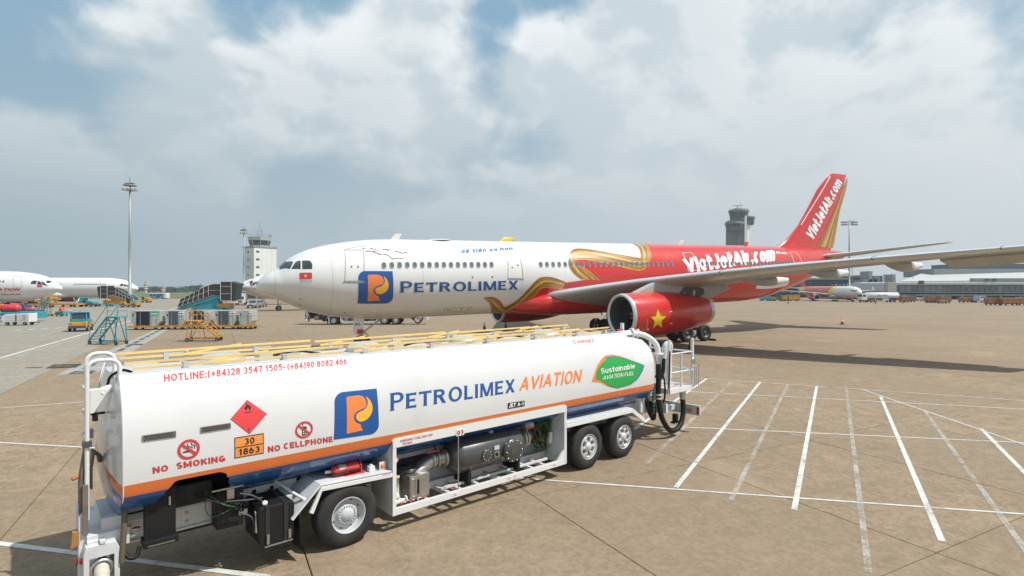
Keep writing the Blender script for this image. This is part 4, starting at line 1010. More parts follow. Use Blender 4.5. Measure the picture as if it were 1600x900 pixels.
# ---------------------------------------------------------------- pump cabinet
C0, C1, CZ0, CZ1, CD = .80, 5.23, .29, 1.60, .78
mb = MB(); mb.prism([(C0, CZ0), (C0 + .07, CZ0), (C0 + .07, CZ1), (C0, CZ1)], 'xz', -.015, CD); mb.build('cabinet_wall', OWHITE, truck, .005)
mb = MB(); mb.box(C0, C0 + .075, -.02, .03, CZ0, CZ1); mb.build('cabinet_post', WHITE, truck, .005)
mb = MB(); mb.box(C1 - .08, C1, -.02, CD, CZ0 + .004, CZ1); mb.build('cabinet_wall', OWHITE, truck, .005)
mb = MB(); mb.prism([(C0 + .07, 1.475), (C1, 1.475), (C1, 1.60), (C1 - .05, 1.635), (C0 + .05, 1.635), (C0, 1.60), (C0, 1.475)], 'xz', -.025, .05); mb.build('cabinet_top_rail', WHITE, truck, .006)
B('cabinet_sill', WHITE, truck, (C0 + .07, C1 - .06, -.02, .045, CZ0 + .002, CZ0 + .12), bevel=.005)
mb = MB(); mb.prism([(C1 - .30, CZ0 + .12), (C1 - .08, CZ0 + .34), (C1 - .08, CZ0 + .12)], 'xz', -.018, .03); mb.build('corner_gusset', WHITE, truck)
B('cabinet_back', LGREY, truck, (C0 + .07, C1 - .08, CD, CD + .02, CZ0, 1.5), bevel=.0)
mb = MB()
for u0, u1, z0, z1 in ((.95, 1.15, .9, 1.3), (1.5, 2.1, 1.0, 1.3)):
    mb.tube([(u0, CD - .004, z0), (u1, CD - .004, z0), (u1, CD - .004, z1), (u0, CD - .004, z1)], .006, 4, closed=True)
mb.build('panel_seam', DGREY, truck)
B('floor_beam', OWHITE, truck, *[(u, u + .07, .045, CD, CZ0 + .01, CZ0 + .09) for u in (1.55, 2.05, 2.32, 2.75, 3.3, 3.75, 4.25, 4.6)], bevel=.004)
B('floor_runner', OWHITE, truck, (C0 + .07, C1 - .08, .62, .70, CZ0 + .03, CZ0 + .17), (2.0, 4.9, .26, .32, CZ0 + .095, CZ0 + .14), bevel=.004)
# filter vessel
fv = MB(); cz, cv, rr = .93, .42, .36
fv.lathe((2.20, cv, cz), (1, 0, 0), [(0, 0), (.03, .14), (.08, .24), (.15, .31), (.25, rr), (1.75, rr), (1.85, .31), (1.92, .24), (1.97, .14), (2.0, 0)], 40)
ves = fv.build('filter_vessel', VESSEL, truck)
mb = MB(); mb.lathe((3.62, cv - rr + .06, .90), (0, -1, 0), [(0, .21), (.08, .21), (.08, .235), (.12, .235), (.12, .225), (.15, .225), (.165, .20), (.165, 0)], 30)
for k in range(10):
    a = 2 * math.pi * k / 10; mb.lathe((3.62 + .212 * math.cos(a), cv - rr + .06 - .15, .90 + .212 * math.sin(a)), (0, -1, 0), [(0, .016), (.03, .014), (.03, 0)], 6, 1)
mb.build('manway_cover', [VESSEL, METAL], ves)
mb = MB(); mb.lathe((2.95, cv - rr + .02, .92), (0, -1, 0), [(0, .10), (.02, .12), (.05, .12), (.06, .10), (.06, 0)], 24)
for k in range(10):
    a = 2 * math.pi * k / 10; mb.lathe((2.95 + .10 * math.cos(a), cv - rr - .03, .92 + .10 * math.sin(a)), (0, -1, 0), [(0, .010), (.02, .009), (.02, 0)], 6, 1)
mb.build('inspection_port', [VESSEL, METAL], ves)
B('name_plate', LGREY, ves, (3.16, 3.29, cv - rr - .012, cv - rr + .01, .98, 1.06)); B('name_plate', STEEL, ves, (3.16, 3.29, cv - rr - .012, cv - rr + .02, .82, .95)); B('gauge_window', BLACK, ves, (3.19, 3.25, cv - rr - .018, cv - rr - .01, .85, .92))
B('cover_plate', DGREY, ves, (3.54, 3.70, cv - rr - .112, cv - rr - .10, .84, .96)); B('name_plate', LBLUE, ves, (3.95, 4.05, cv - .16, cv - .08, cz + rr - .035, cz + rr - .02))
mb = MB(); mb.lathe((3.28, cv - .1, cz + rr - .04), (0, 0, 1), [(-.08, .02), (0, .03), (.03, .05), (.10, .055), (.12, .06), (.14, .05), (.16, 0)], 16); mb.build('air_eliminator', LGREY, ves)
B('vessel_leg', BLACK, ves, (2.55, 2.62, .12, .6, .40, .66), (3.85, 3.92, .12, .6, .40, .66))
mb = MB(); mb.tube([(4.15, cv, .95), (4.35, cv, .95), (4.6, cv + .15, .95)], .13, 16); mb.lathe((4.22, cv, .95), (1, 0, 0), [(0, .13), (0, .19), (.05, .19), (.05, .13)], 20); mb.lathe((4.32, cv, .95), (1, 0, 0), [(0, .13), (0, .18), (.04, .18), (.04, .13)], 20); mb.build('outlet_pipe', STEEL, truck)
mb = MB(); mb.tube(catmull([(2.24, cv, .95), (2.0, cv, .95), (1.8, cv - .02, .93), (1.6, cv - .05, .84), (1.45, cv - .06, .72)], 5), .125, 18)
for u, r_ in ((2.15, .17), (1.98, .16), (1.86, .165)): mb.lathe((u, cv, .95), (1, 0, 0), [(0, .12), (0, r_), (.045, r_), (.045, .12)], 20)
mb.build('inlet_pipe', STEEL, truck)
mb = MB(); mb.lathe((1.38, .46, .66), (0, 0, 1), [(0, .17), (.20, .17), (.22, .20), (.26, .20), (.26, 0)], 22); mb.build('pump_cover', VESSEL, truck)
B('butterfly_handle', SIGNRED, truck, (1.75, 2.02, .34, .36, 1.12, 1.15), (4.32, 4.56, .34, .36, 1.15, 1.18))
mb = MB(); mb.tube([(1.98, .4, 1.1), (1.86, .36, 1.35)], .016, 8); mb.build('lever', BLACK, truck)
sump = B('sump_box', STEEL, truck, (1.24, 1.66, .14, .50, .40, .84), bevel=.012)
mb = MB(); mb.tube([(1.31 + .05 * math.cos(t), .135, (.52 if math.sin(t) < 0 else .74) + .05 * math.sin(t)) for t in [2 * math.pi * k / 16 for k in range(16)]], .008, 6, closed=True); mb.build('gauge_frame', STEEL, sump)
B('gauge_slot', BLACK, sump, (1.40, 1.435, .128, .14, .50, .76))
mb = MB(); mb.lathe((.98, .15, .52), (0, 0, 1), [(0, .05), (.05, .055), (.05, .04), (.36, .04), (.36, .05), (.40, .05), (.40, 0)], 14); mb.build('sight_glass', mat('sight_glass', (.45, .45, .36), .15, coat=.6), truck)
mb = MB(); mb.lathe((1.0, .14, .46), (1, 0, 0), [(-.08, .05), (.04, .055), (.1, .03), (.14, .03)], 12); mb.lathe((1.14, .14, .47), (1, 0, 0), [(0, .02), (0, .065), (.02, .065), (.02, 0)], 14); mb.build('sampling_valve', WHITE, truck)
mb = MB()
for u, d_ in ((.96, .12), (1.02, .07), (1.12, .10), (1.20, .06), (1.36, .07)):
    mb.tube([(u, d_, .42), (u + .03, d_, .455), (u + .07, d_ - .02, .45)], .011, 6)
mb.build('drain_tap', WHITE, truck)
mb = MB()
for u in (.98, 1.17, 1.42, 2.08, 4.38): mb.box(u, u + .07, .04, .06, .44, .465)
mb.build('tap_lever', SIGNRED, truck)
mb = MB(); mb.lathe((.885, .10, 1.22), (1, 0, 0), [(0, .06), (.04, .06), (.04, 0)], 14); mb.build('stop_button_base', WHITE, truck)
mb = MB(); mb.lathe((.925, .10, 1.22), (1, 0, 0), [(0, .035), (.04, .04), (.05, .03), (.05, 0)], 14); mb.build('stop_button', SIGNRED, truck)
mb = MB(); mb.tube([(2.24, .03, .42), (2.24, .03, 1.48)], .014, 8); mb.build('dip_rod', METAL, truck)
B('number_plate', WHITE, truck, (2.15, 2.33, -.036, -.028, 1.455, 1.58))
face = Flat(TM, lambda x, z: -.028)
def TF(txt, u0, u1, z0, z1, m, y, bold=.02, par=truck): 
    V, Fc = text_2d(txt, bold); f2 = Flat(TM, lambda x, z: y); xs = [p[0] for p in V]
    decal_2d('lettering', f2, V, Fc, [(u0, z0), (u1, z0), (u1, z1), (u0, z1)], m, par, .002, .5, box=(min(xs), max(xs), 0, .729))
TF('03', 2.17, 2.31, 1.475, 1.56, TXTRED, -.038, .04)
TF('EMERGENCY FUEL SHUT-OFF', .95, 1.62, 1.56, 1.60, TXTRED, -.028, .005)
TF('PUSH', 1.0, 1.18, 1.50, 1.54, TXTRED, -.028, .01)
TF('JACK', .60, .76, 1.045, 1.07, TXTRED, -.022, .01)
for u in (2.05, 3.42, 3.58, 4.75):
    o = B('notice_plate', LETW, truck, (u, u + .13, -.024, -.0215, .33, .39)); TF('OPEN', u + .02, u + .11, .36, .38, TXTRED, -.0245, .01); TF('CLOSE', u + .02, u + .11, .335, .352, TXTRED, -.0245, .01)
mb = MB(); mb.tube([(3.3, .35, 1.46), (3.6, .3, 1.45), (4.4, .35, 1.50), (4.45, .4, 1.2)], .012, 6); mb.tube([(4.3, .25, 1.42), (4.28, .3, 1.1)], .012, 6); mb.tube([(1.3, .5, 1.44), (1.7, .4, 1.40), (1.95, .3, 1.47)], .010, 6); mb.build('sense_line', STEEL, truck)
rnd = random.Random(3)
for nm, mm, n in (('green_cable', GREENH, 16), ('red_cable', mat('cable_maroon', (.16, .03, .03), .5), 9), ('black_cable', BLACK, 9)):
    mb = MB()
    for k in range(n):
        c = (4.86 + rnd.uniform(-.08, .08), .45 + rnd.uniform(-.12, .12), .95 + rnd.uniform(-.12, .2)); rx, rz = rnd.uniform(.08, .2), rnd.uniform(.15, .38); ph = rnd.uniform(0, 6)
        mb.tube([(c[0] + rx * math.cos(t), c[1] + .05 * math.sin(2 * t + ph), c[2] + rz * math.sin(t + .3 * math.sin(ph))) for t in [2 * math.pi * q / 14 for q in range(14)]], .010, 5, closed=True)
    mb.build(nm, mm, truck)
B('valve_block', LGREY, truck, (4.35, 4.62, .40, .70, 1.12, 1.32), bevel=.02)
# rear mudguard
slabprof('mudguard', [(C1, 1.215), (7.72, 1.20), (8.25, .86)], 0., .85, .03, OWHITE)
slabprof('mudguard_lip', [(C1, 1.18), (7.70, 1.17), (8.23, .84)], -.02, .03, .08, WHITE)
B('mudguard_inner', SOOT, truck, (C1, 8.2, .88, .90, .4, 1.2))
B('suspension', SOOT, truck, (5.4, 8.0, .62, .75, .55, .72), bevel=.02)
# rear end: pipes, platform, rails, loading hoses, bumper
mb = MB(); mb.tube(catmull([(8.30, 1.0, 3.0), (8.8, .86, 3.02), (9.18, .64, 2.94), (9.44, .47, 2.70), (9.50, .42, 2.4)], 6), .078, 16)
for p_, a_ in (((9.50, .42, 2.45), (0, 0, -1)), ((8.8, .86, 3.02), (1, -.35, 0))): mb.lathe(p_, a_, [(0, .09), (0, .14), (.06, .14), (.06, .09)], 16)
mb.build('swivel_pipe', WHITE, truck)
mb = MB(); mb.lathe((9.50, .42, 2.40), (0, 0, -1), [(0, .10), (.1, .11), (.22, .085), (.26, .085)], 14); mb.build('hose_coupling', METAL, truck)
mb = MB(); mb.tube(catmull([(9.50, .42, 2.2), (9.47, .40, 1.7), (9.42, .36, 1.1), (9.52, .3, .58), (9.85, .25, .22), (10.25, .22, .28), (10.5, .25, .62), (10.55, .3, 1.1)], 7), .075, 12); mb.build('loading_hose', BLACK, truck)
mb = MB()
for q in ((9.435, .375, 1.30), (9.425, .365, 1.20)): mb.lathe(q, (-.06, -.05, -1), [(0, .086), (.05, .086)], 14)
mb.build('hose_band', mat('band_cream', (.55, .52, .42), .6), truck)
mb = MB(); mb.lathe((10.55, .3, 1.30), (0, 0, -1), [(0, .085), (.05, .10), (.12, .10), (.16, .085), (.28, .085)], 14); mb.build('hose_coupling', METAL, truck)
mb = MB(); mb.tube(catmull([(9.35, 1.2, 2.1), (9.3, .9, 1.5), (9.25, .6, .95), (9.35, .5, .60), (9.5, .6, .9), (9.45, .9, 1.4)], 7), .07, 12); mb.tube(catmull([(9.2, 1.0, 1.6), (9.15, .6, 1.1), (9.2, .5, .75), (9.3, .5, .72)], 6), .05, 10); mb.build('coiled_hose', BLACK, truck)
mb = MB()
for k in range(12): mb.box(9.16, 9.24, .36, .41, .78 + k * .09, .83 + k * .09)
mb.build('hose_marking', mat('marking_green', (.02, .07, .03), .6), truck)
B('rear_rack', OWHITE, truck, (8.9, 9.3, .8, 1.7, 1.0, 1.35), (9.0, 9.12, .60, .85, .75, 1.3), bevel=.02)
mb = MB(); mb.tube(catmull([(8.5, .7, 1.28), (8.75, .6, 1.22), (8.8, .55, 1.05), (8.8, .55, .85)], 6), .07, 12); mb.build('drain_pipe', OWHITE, truck)
B('work_platform', WHITE, truck, (9.72, 10.98, .18, 1.75, 1.27, 1.41), bevel=.008)
def rail(name, pts, r=.024, m=None): return MB().tube(pts, r, 8).build(name, m or OWHITE, truck)
for u in (9.74, 10.96):
    B('rail_post', OWHITE, truck, (u - .035, u + .035, .19, .26, 1.41, 2.80), bevel=.004)
    B('rail_post', OWHITE, truck, (u - .03, u + .03, 1.68, 1.74, 1.41, 2.75), bevel=.004)
B('rail_post', OWHITE, truck, (10.33, 10.37, .20, .25, 1.41, 2.40), bevel=.003)
for z in (1.86, 2.40): rail('guard_rail', [(9.74, .22, z), (10.96, .22, z)]); rail('guard_rail', [(10.96, .22, z), (10.96, 1.71, z)]); rail('guard_rail', [(9.74, 1.71, z), (10.96, 1.71, z)])
rail('guard_rail', [(8.3, 1.2, 2.98), (9.2, 1.5, 2.76), (10.2, 1.71, 2.6)], .03); rail('guard_rail', [(8.2, .75, 3.0), (9.1, .8, 3.0)], .03)
B('rail_post', OWHITE, truck, (8.58, 8.66, .98, 1.06, 2.95, 3.30), (9.02, 9.10, .78, .86, 2.86, 3.12), (8.2, 9.15, .95, 1.05, 2.93, 2.98), bevel=.004)
B('red_tag', SIGNRED, truck, (8.35, 8.6, .97, 1.0, 3.10, 3.14))
mb = MB(); mb.tube(catmull([(10.55, .75, 1.42), (10.55, .75, 2.3), (10.56, .72, 2.52), (10.50, .72, 2.62), (10.38, .74, 2.60), (10.32, .76, 2.45), (10.30, .78, 2.2)], 6), .085, 16); mb.build('riser_pipe', OWHITE, truck)
mb = MB(); mb.tube(catmull([(9.95, 1.3, 1.42), (9.95, 1.3, 2.4), (9.93, 1.3, 2.62), (9.80, 1.3, 2.66), (9.72, 1.3, 2.45), (9.72, 1.3, 2.2)], 6), .085, 16); mb.build('riser_pipe', OWHITE, truck)
mb = MB(); mb.tube(catmull([(10.30, .78, 2.2), (10.28, .8, 1.75), (10.05, .85, 1.48), (9.8, .95, 1.46)], 6), .06, 10); mb.tube(catmull([(9.72, 1.3, 2.2), (9.75, 1.25, 1.8), (9.7, 1.1, 1.5), (9.55, 1.0, 1.45)], 6), .06, 10); mb.build('delivery_hose', BLACK, truck)
B('control_box', LGREY, truck, (9.50, 9.72, 1.0, 1.5, 1.5, 2.42), bevel=.02)
mb = MB(); mb.lathe((9.6, .85, 1.30), (0, -1, 0), [(0, .30), (.25, .30), (.25, .24), (.02, .24)], 24); mb.build('hose_reel', OWHITE, truck)
mb = MB(); mb.tube(catmull([(9.42, .55, 1.75), (9.62, .4, 1.8), (9.7, .35, 1.6), (9.68, .35, 1.1), (9.45, .4, .95)], 6), .028, 8); mb.tube([(9.69, .2, 1.45), (9.69, .17, 2.5)], .022, 8); mb.build('control_cable', BLACK, truck)
mb = MB(); mb.lathe((9.62, .42, 1.08), (0, -1, 0), [(0, .07), (.04, .06), (.05, 0)], 14); mb.build('amber_lamp', AMBER, truck)
mb = MB(); mb.tube([(11.0, .12, 1.35), (11.12, .12, 1.35), (11.14, .12, 1.5), (11.14, .12, 2.0), (11.08, .12, 2.06), (11.0, .12, 2.06)], .016, 8); mb.tube([(10.9, .12, 1.4), (10.9, .12, 1.95)], .012, 6); mb.tube([(11.0, .12, 1.4), (11.0, .12, 1.95)], .012, 6)
for z in (1.5, 1.65, 1.8): mb.tube([(10.9, .12, z), (11.0, .12, z)], .010, 6)
mb.build('access_ladder', METAL, truck)
mb = MB(); mb.lathe((10.86, .16, 2.14), (0, -1, 0), [(0, .10), (.05, .11), (.06, .08), (.06, 0)], 16); mb.build('work_lamp', METAL, truck)
B('bumper', LGREY, truck, (10.98, 11.06, .0, 2.5, .50, .80), bevel=.01)
B('bumper_arm', OWHITE, truck, (9.8, 11.0, .8, .92, .58, .72), (9.8, 11.0, 1.6, 1.72, .58, .72))
B('reflector', SIGNRED, truck, (11.062, 11.068, .02, .10, .55, .78)); B('tail_lamp', REDL, truck, (10.975, 10.982, .02, .09, .55, .75)); B('tail_lamp', AMBER, truck, (10.96, 10.976, .25, .40, .58, .68))
B('wheel_chock', BLACK, truck, (10.2, 10.32, .3, .42, .40, .62), (10.1, 10.36, .3, .42, .36, .41))
# ================================================================== AIRCRAFT
ZC = 4.78
FUS = [(0, -.42, -.42, .0), (.03, -.25, -.58, .20), (.12, -.05, -.68, .42), (.33, .22, -.80, .70), (.69, .53, -.98, 1.05), (1.01, .69, -1.12, 1.28), (1.27, .82, -1.25, 1.46), (1.48, 1.01, -1.36, 1.58),
       (1.75, 1.27, -1.48, 1.74), (2.29, 1.64, -1.75, 1.98), (3.06, 2.0, -2.06, 2.25), (3.84, 2.24, -2.29, 2.45), (5.11, 2.5, -2.55, 2.66), (6.9, 2.73, -2.76, 2.78), (8.8, 2.815, -2.815, 2.82), (10, 2.82, -2.82, 2.82),
       (41, 2.82, -2.82, 2.82), (44, 2.82, -2.78, 2.81), (46.8, 2.80, -2.60, 2.74), (51, 2.76, -1.82, 2.36), (55.5, 2.66, -.56, 1.66), (59, 2.52, .60, .98), (61.5, 2.38, 1.45, .48), (62.55, 2.22, 1.85, .18)]
FUS = [(x, t + ZC, b + ZC, w) for x, t, b, w in FUS]
LE = [(2.0, 19.9, 3.22), (3.0, 20.57, 3.37), (8.6, 24.05, 4.21), (15, 27.97, 4.88), (22.05, 32.33, 5.41), (26, 34.79, 5.65), (28.6, 36.5, 5.80)]
def wing_at(l):
    x, z = interp(LE, l); te = 31.9 + (l - 2) * .04 if l < 9.4 else 32.2 + .361 * (l - 9.4)
    c = te - x; tc = .15 - .05 * min(1, (l - 2) / 20); drop = .075 - .04 * min(1, (l - 2) / 15); return x, z, c, tc, drop
AF = [(1, 0), (.9, .022), (.75, .055), (.55, .088), (.38, .10), (.22, .092), (.11, .072), (.05, .050), (.018, .030), (.004, .013), (0, 0)]
def foil(x, z, c, tc, drop, sgn=-1, l=0.):
    """closed section: upper surface from the back to the nose, then the lower one"""
    k = tc / .15; P = []
    for q, h in AF: P.append((x + q * c, sgn * l, z + h * k * c * .62 - q * drop * c))
    for q, h in AF[-2:0:-1]: P.append((x + q * c, sgn * l, z - h * k * c * .62 - q * drop * c))
    return P
def lifting(name, secs, mats, parent, slat=None, cap=True):
    mb = MB(); n = len(secs[0]); na = len(AF)
    def mf(i, j): return 1 if slat and na - slat <= j + 1 and j < na + slat else 0
    mb.grid(secs, closed=True, mf=mf)
    if cap: mb.add(secs[-1], [tuple(range(n))])
    return mb.build(name, mats, parent)
def airplane_wheel(r, w):
    t = MB(); t.lathe((0, 0, 0), (0, 1, 0), [(-w * .42, r * .52), (-w * .5, r * .6), (-w * .5, r * .82), (-w * .42, r * .94), (-w * .25, r), (w * .25, r), (w * .42, r * .94), (w * .5, r * .82), (w * .5, r * .6), (w * .42, r * .52)], 28)
    h = MB(); h.lathe((0, 0, 0), (0, 1, 0), [(-w * .44, r * .53), (-w * .40, r * .48), (-w * .22, r * .42), (-w * .20, r * .22), (-w * .34, r * .20), (-w * .36, 0)], 20); h.lathe((0, 0, 0), (0, 1, 0), [(w * .44, r * .53), (w * .40, r * .48), (w * .22, r * .42), (w * .20, r * .22), (w * .34, r * .2), (w * .36, 0)], 20)
    return t, h
def aircraft(name, label, cat, loc, rz, ry=0., fus=None, red_from=47., hero=False, engine_mat=None, fin_mat=None, group=None, scale=1., sides=(-1, 1), base=None):
    root = empty(name, loc, rz, label, cat, group, ry); root.scale = (scale,) * 3
    M = Matrix.Translation(loc) @ Matrix.Rotation(rz, 4, 'Z') @ Matrix.Rotation(ry, 4, 'Y') @ Matrix.Scale(scale, 4)
    engine_mat = engine_mat or RED; fin_mat = fin_mat or RED; base = base or FUSW
    surf = Round(FUS, M)
    xs = [0, .015, .03, .06, .12, .2, .33, .5, .69, .85, 1.01, 1.14, 1.27, 1.37, 1.48, 1.6, 1.75, 2.0, 2.29, 2.65, 3.06, 3.4, 3.84, 4.4, 5.11, 6, 6.9, 7.8, 8.8, 10] + [10 + 37 / 24 * k for k in range(1, 25)] + [48, 49, 50, 51, 52, 53, 54, 55.5, 56.5, 57.5, 59, 60, 61, 61.8, 62.3, 62.55]
    n = 56 if hero else 32; rows = []
    for x in xs:
        zc, h, w = surf.sec(x); rows.append([(x, -w * math.cos(2 * math.pi * j / n), zc + h * math.sin(2 * math.pi * j / n)) for j in range(n)])
    mb = MB(); mb.grid(rows, closed=True, mf=lambda i, j: 1 if xs[i] >= red_from - .01 else 0); mb.add(rows[-1], [tuple(range(n))], 2)
    fz = mb.build('fuselage', [base, RED, DGREY], root)
    # wing to body fairing
    FT = [(17.2, 3.0, 2.4, .9), (18.5, 3.4, 1.95, 2.3), (20.5, 3.7, 1.72, 2.95), (24, 3.8, 1.60, 3.10), (33, 3.7, 1.62, 3.10), (36, 3.3, 1.78, 2.7), (38.5, 2.8, 1.95, 1.9), (40.5, 2.3, 2.02, .6)]
    fr_ = Round(FT, M); rows = []
    for k in range(25):
        x = 17.2 + 23.3 * k / 24; zc, h, w = fr_.sec(x); rows.append([(x, -w * math.copysign(abs(math.cos(t)) ** .75, math.cos(t)), zc + h * math.copysign(abs(math.sin(t)) ** .75, math.sin(t))) for t in [2 * math.pi * j / 32 for j in range(32)]])
    MB().grid(rows, closed=True).build('belly_fairing', RED if hero else base, root)
    for sg in sides:
        ls = [1.5, 2.4, 3.2, 4.2, 6, 8, 9.4, 11, 13, 15, 17.5, 20, 22, 24, 26, 27.5, 28.6]
        wg = lifting('wing', [foil(*wing_at(l), sg, l) for l in ls], [WINGG, SLAT], root, slat=4)
        # winglet
        x, z, c, tc, dr = wing_at(28.6); tip = []
        for k in range(6):
            t = k / 5; xx = x + .3 * t + 2.1 * t * t; yy = 28.6 + .9 * t; zz = z + 1.7 * t ** 1.6; cc = c * (1 - .62 * t); tip.append(foil(xx, zz, cc, .08, 0, sg, yy))
        lifting('winglet', tip, [RED if hero else base], wg)
        if hero:
            for l in (13.2, 20.35, 25.2):                       # gaps between the slats
                x, z, c, tc, dr = wing_at(l); P = foil(x, z, c, tc * 1.012, dr, sg, l)
                seg = [(q[0] - .006, q[1], q[2]) for q in P[len(AF) - 5:len(AF) + 3]]
                MB().tube(seg, .022, 5).build('slat_gap', DGREY, wg)
        for l, ln in ((7.2, 5.6), (12.5, 5.2), (16.1, 4.6), (19.95, 4.2)):
            x, z, c, tc, dr = wing_at(l); xe = x + c + 1.35; x0 = xe - ln; zt = z - dr * c; rows = []
            for k in range(13):
                t = k / 12; s_ = max(math.sin(math.pi * min(1, (t * .92 + .03))) ** .55, .62 if t > .5 else 0); wd = .24 * s_; top = zt + .32 * (1 - t) - .05; bot = top - .10 - .62 * math.sin(math.pi * min(1, t * .8 + .1)) ** .8 * (1 if t < .8 else 1.0)
                rows.append([(x0 + ln * t, sg * l + wd * math.cos(a), (top + bot) / 2 + (top - bot) / 2 * math.sin(a)) for a in [2 * math.pi * j / 12 for j in range(12)]])
            mb = MB(); mb.grid(rows, closed=True, mf=lambda i, j: 1 if i >= 9 else 0); mb.add(rows[-1], [tuple(range(12))], 1); mb.build('flap_fairing', [WINGG, WHITE], wg)
        if hero:                                                # drooped aileron
            P = []
            for l in (21.9, 24, 26, 27.2):
                x, z, c, tc, dr = wing_at(l); xr = x + c * .72; zr = z - dr * c * .72; P.append([(xr, sg * l, zr - .05), (xr + c * .36, sg * l, zr - .62), (xr + c * .34, sg * l, zr - .66), (xr - .02, sg * l, zr - .22)])
            mb = MB(); mb.grid(P, closed=True, smooth=False); mb.add(P[0], [(0, 1, 2, 3)]); mb.add(P[-1], [(0, 1, 2, 3)]); mb.build('aileron', WINGG, wg)
            x, z, c, tc, dr = wing_at(5.2); mb = MB(); mb.lathe((x + .55, sg * 4.6, z - .28), (0, 0, -1), [(-.1, .16), (.0, .14), (.03, .08), (.03, 0)], 14); mb.build('landing_light', GLASS, wg)
        # engine
        y0 = sg * 9.37; ez = 1.97
        op = [(21.75, 1.30), (21.70, 1.36), (21.72, 1.42), (21.95, 1.47), (22.4, 1.50), (23.5, 1.53), (25.0, 1.52), (26.3, 1.46), (27.5, 1.33), (28.6, 1.15), (29.3, 1.02), (29.65, .95)]
        eng = MB(); NA = 48 if hero else 24
        eng.lathe((0, y0, ez), (1, 0, 0), [(x, r) for x, r in op[3:11]], NA, 0); eng.lathe((0, y0, ez), (1, 0, 0), [(29.3, 1.02), (29.65, .95), (29.64, .90), (29.0, .92)], NA, 1)
        e = eng.build('engine_cowl', [engine_mat, METAL], root)
        lip = MB(); lip.lathe((0, y0, ez), (1, 0, 0), [(21.82, 1.245), (21.77, 1.275)] + op[:3] + [(21.95, 1.471)], NA); lip.build('intake_lip', SLAT, e)
        du = MB(); du.lathe((0, y0, ez), (1, 0, 0), [(21.81, 1.246), (22.1, 1.21), (22.8, 1.22), (23.5, 1.24), (23.5, 0)], NA); du.build('intake_duct', mat('duct_grey', (.075, .08, .085), .5), e)
        if hero:
            fb = MB()
            for k in range(26):
                a = 2 * math.pi * k / 26; rows = []
                for t in range(5):
                    r_ = .32 + .90 * t / 4; tw = R(25 + 35 * t / 4); ch_ = .34; rad = Vector((0, math.cos(a), math.sin(a))); tg = Vector((0, -math.sin(a), math.cos(a)))
                    c0 = Vector((23.15, y0, ez)) + rad * r_; dv = Vector((math.cos(tw), 0, 0)) * ch_ / 2 + tg * math.sin(tw) * ch_ / 2; rows.append([c0 - dv, c0 + dv])
                fb.grid(rows)
            fb.build('fan', DGREY, e); sp = MB(); sp.lathe((0, y0, ez), (1, 0, 0), [(22.55, 0), (22.62, .08), (22.85, .22), (23.1, .32), (23.2, .33)], 24); sp.build('spinner', DGREY, e)
            MB().tube([(22.60 + .02 * k, y0 + (.04 + .025 * k) * math.cos(k * .6), ez + (.04 + .025 * k) * math.sin(k * .6)) for k in range(10)], .014, 5).build('spinner_spiral', LETW, e)
            for xx, rr_ in ((22.9, 1.5155), (24.9, 1.523), (26.9, 1.415)): MB().tube([(xx, y0 + rr_ * math.cos(t), ez + rr_ * math.sin(t)) for t in [2 * math.pi * k / 48 for k in range(48)]], .006, 4, closed=True).build('cowl_seam', DGREY, e)
        pl = MB(); P = [(22.6, 3.40), (23.6, 3.78), (24.9, 4.25), (25.6, 4.42), (27.5, 4.30), (31.6, 3.85), (32.2, 3.55), (30.4, 2.95), (28.6, 2.70), (26, 2.9)]
        pl.prism(P, 'xz', y0 - .23, y0 + .23); pl.build('pylon', WINGG if hero else LGREY, root, .10)
        hs = [(1.0, 56.0, 6.55, 5.6), (2.5, 57.15, 6.70, 5.0), (5, 59.1, 6.98, 3.9), (7.5, 61.1, 7.25, 2.95), (9.2, 62.4, 7.43, 2.25), (9.75, 63.1, 7.50, 1.9)]
        lifting('tailplane', [foil(x, z, c, .10, 0, sg, l) for l, x, z, c in hs], [WINGG, SLAT], root, slat=3)
        # main gear
        gz = -.792 + .0; gx = 32.05
        for (dx, dl) in ((-.99, -.70), (-.99, .70), (.99, -.70), (.99, .70)):
            t, h = airplane_wheel(.685, .50); o = t.build('main_wheel', RUBBER, root); o.location = (gx + dx, sg * 5.34 + dl, -.76 + .685 - .024 * dx); h.build('hub', DGREY, o)
        mb = MB(); mb.bar((gx - 1.05, sg * 5.34, -.10), (gx + 1.05, sg * 5.34, -.14), .22, .26); mb.tube([(gx, sg * 5.34, -.1), (gx - .1, sg * 5.1, 3.6)], .19, 12); mb.tube([(gx, sg * 5.3, 1.0), (gx + .2, sg * 3.4, 2.9)], .09, 10); mb.tube([(gx - .95, sg * 5.34, .0), (gx - .3, sg * 5.3, .9)], .05, 8)
        for q in (-.99, .99): mb.tube([(gx + q, sg * 5.34 - .6, -.1), (gx + q, sg * 5.34 + .6, -.1)], .10, 10)
        mb.build('main_gear_leg', LGREY, root)
        mb = MB(); mb.prism([(gx - .5, .9), (gx + .5, .9), (gx + .7, 3.2), (gx - .7, 3.2)], 'xz', sg * 5.75, sg * 5.80); mb.build('gear_door', WHITE, root)
    # nose gear
    for dl in (-.36, .36):
        t, h = airplane_wheel(.52, .34); o = t.build('nose_wheel', RUBBER, root); o.location = (6.62, dl, -.16 + .52); h.build('hub', GREY, o)
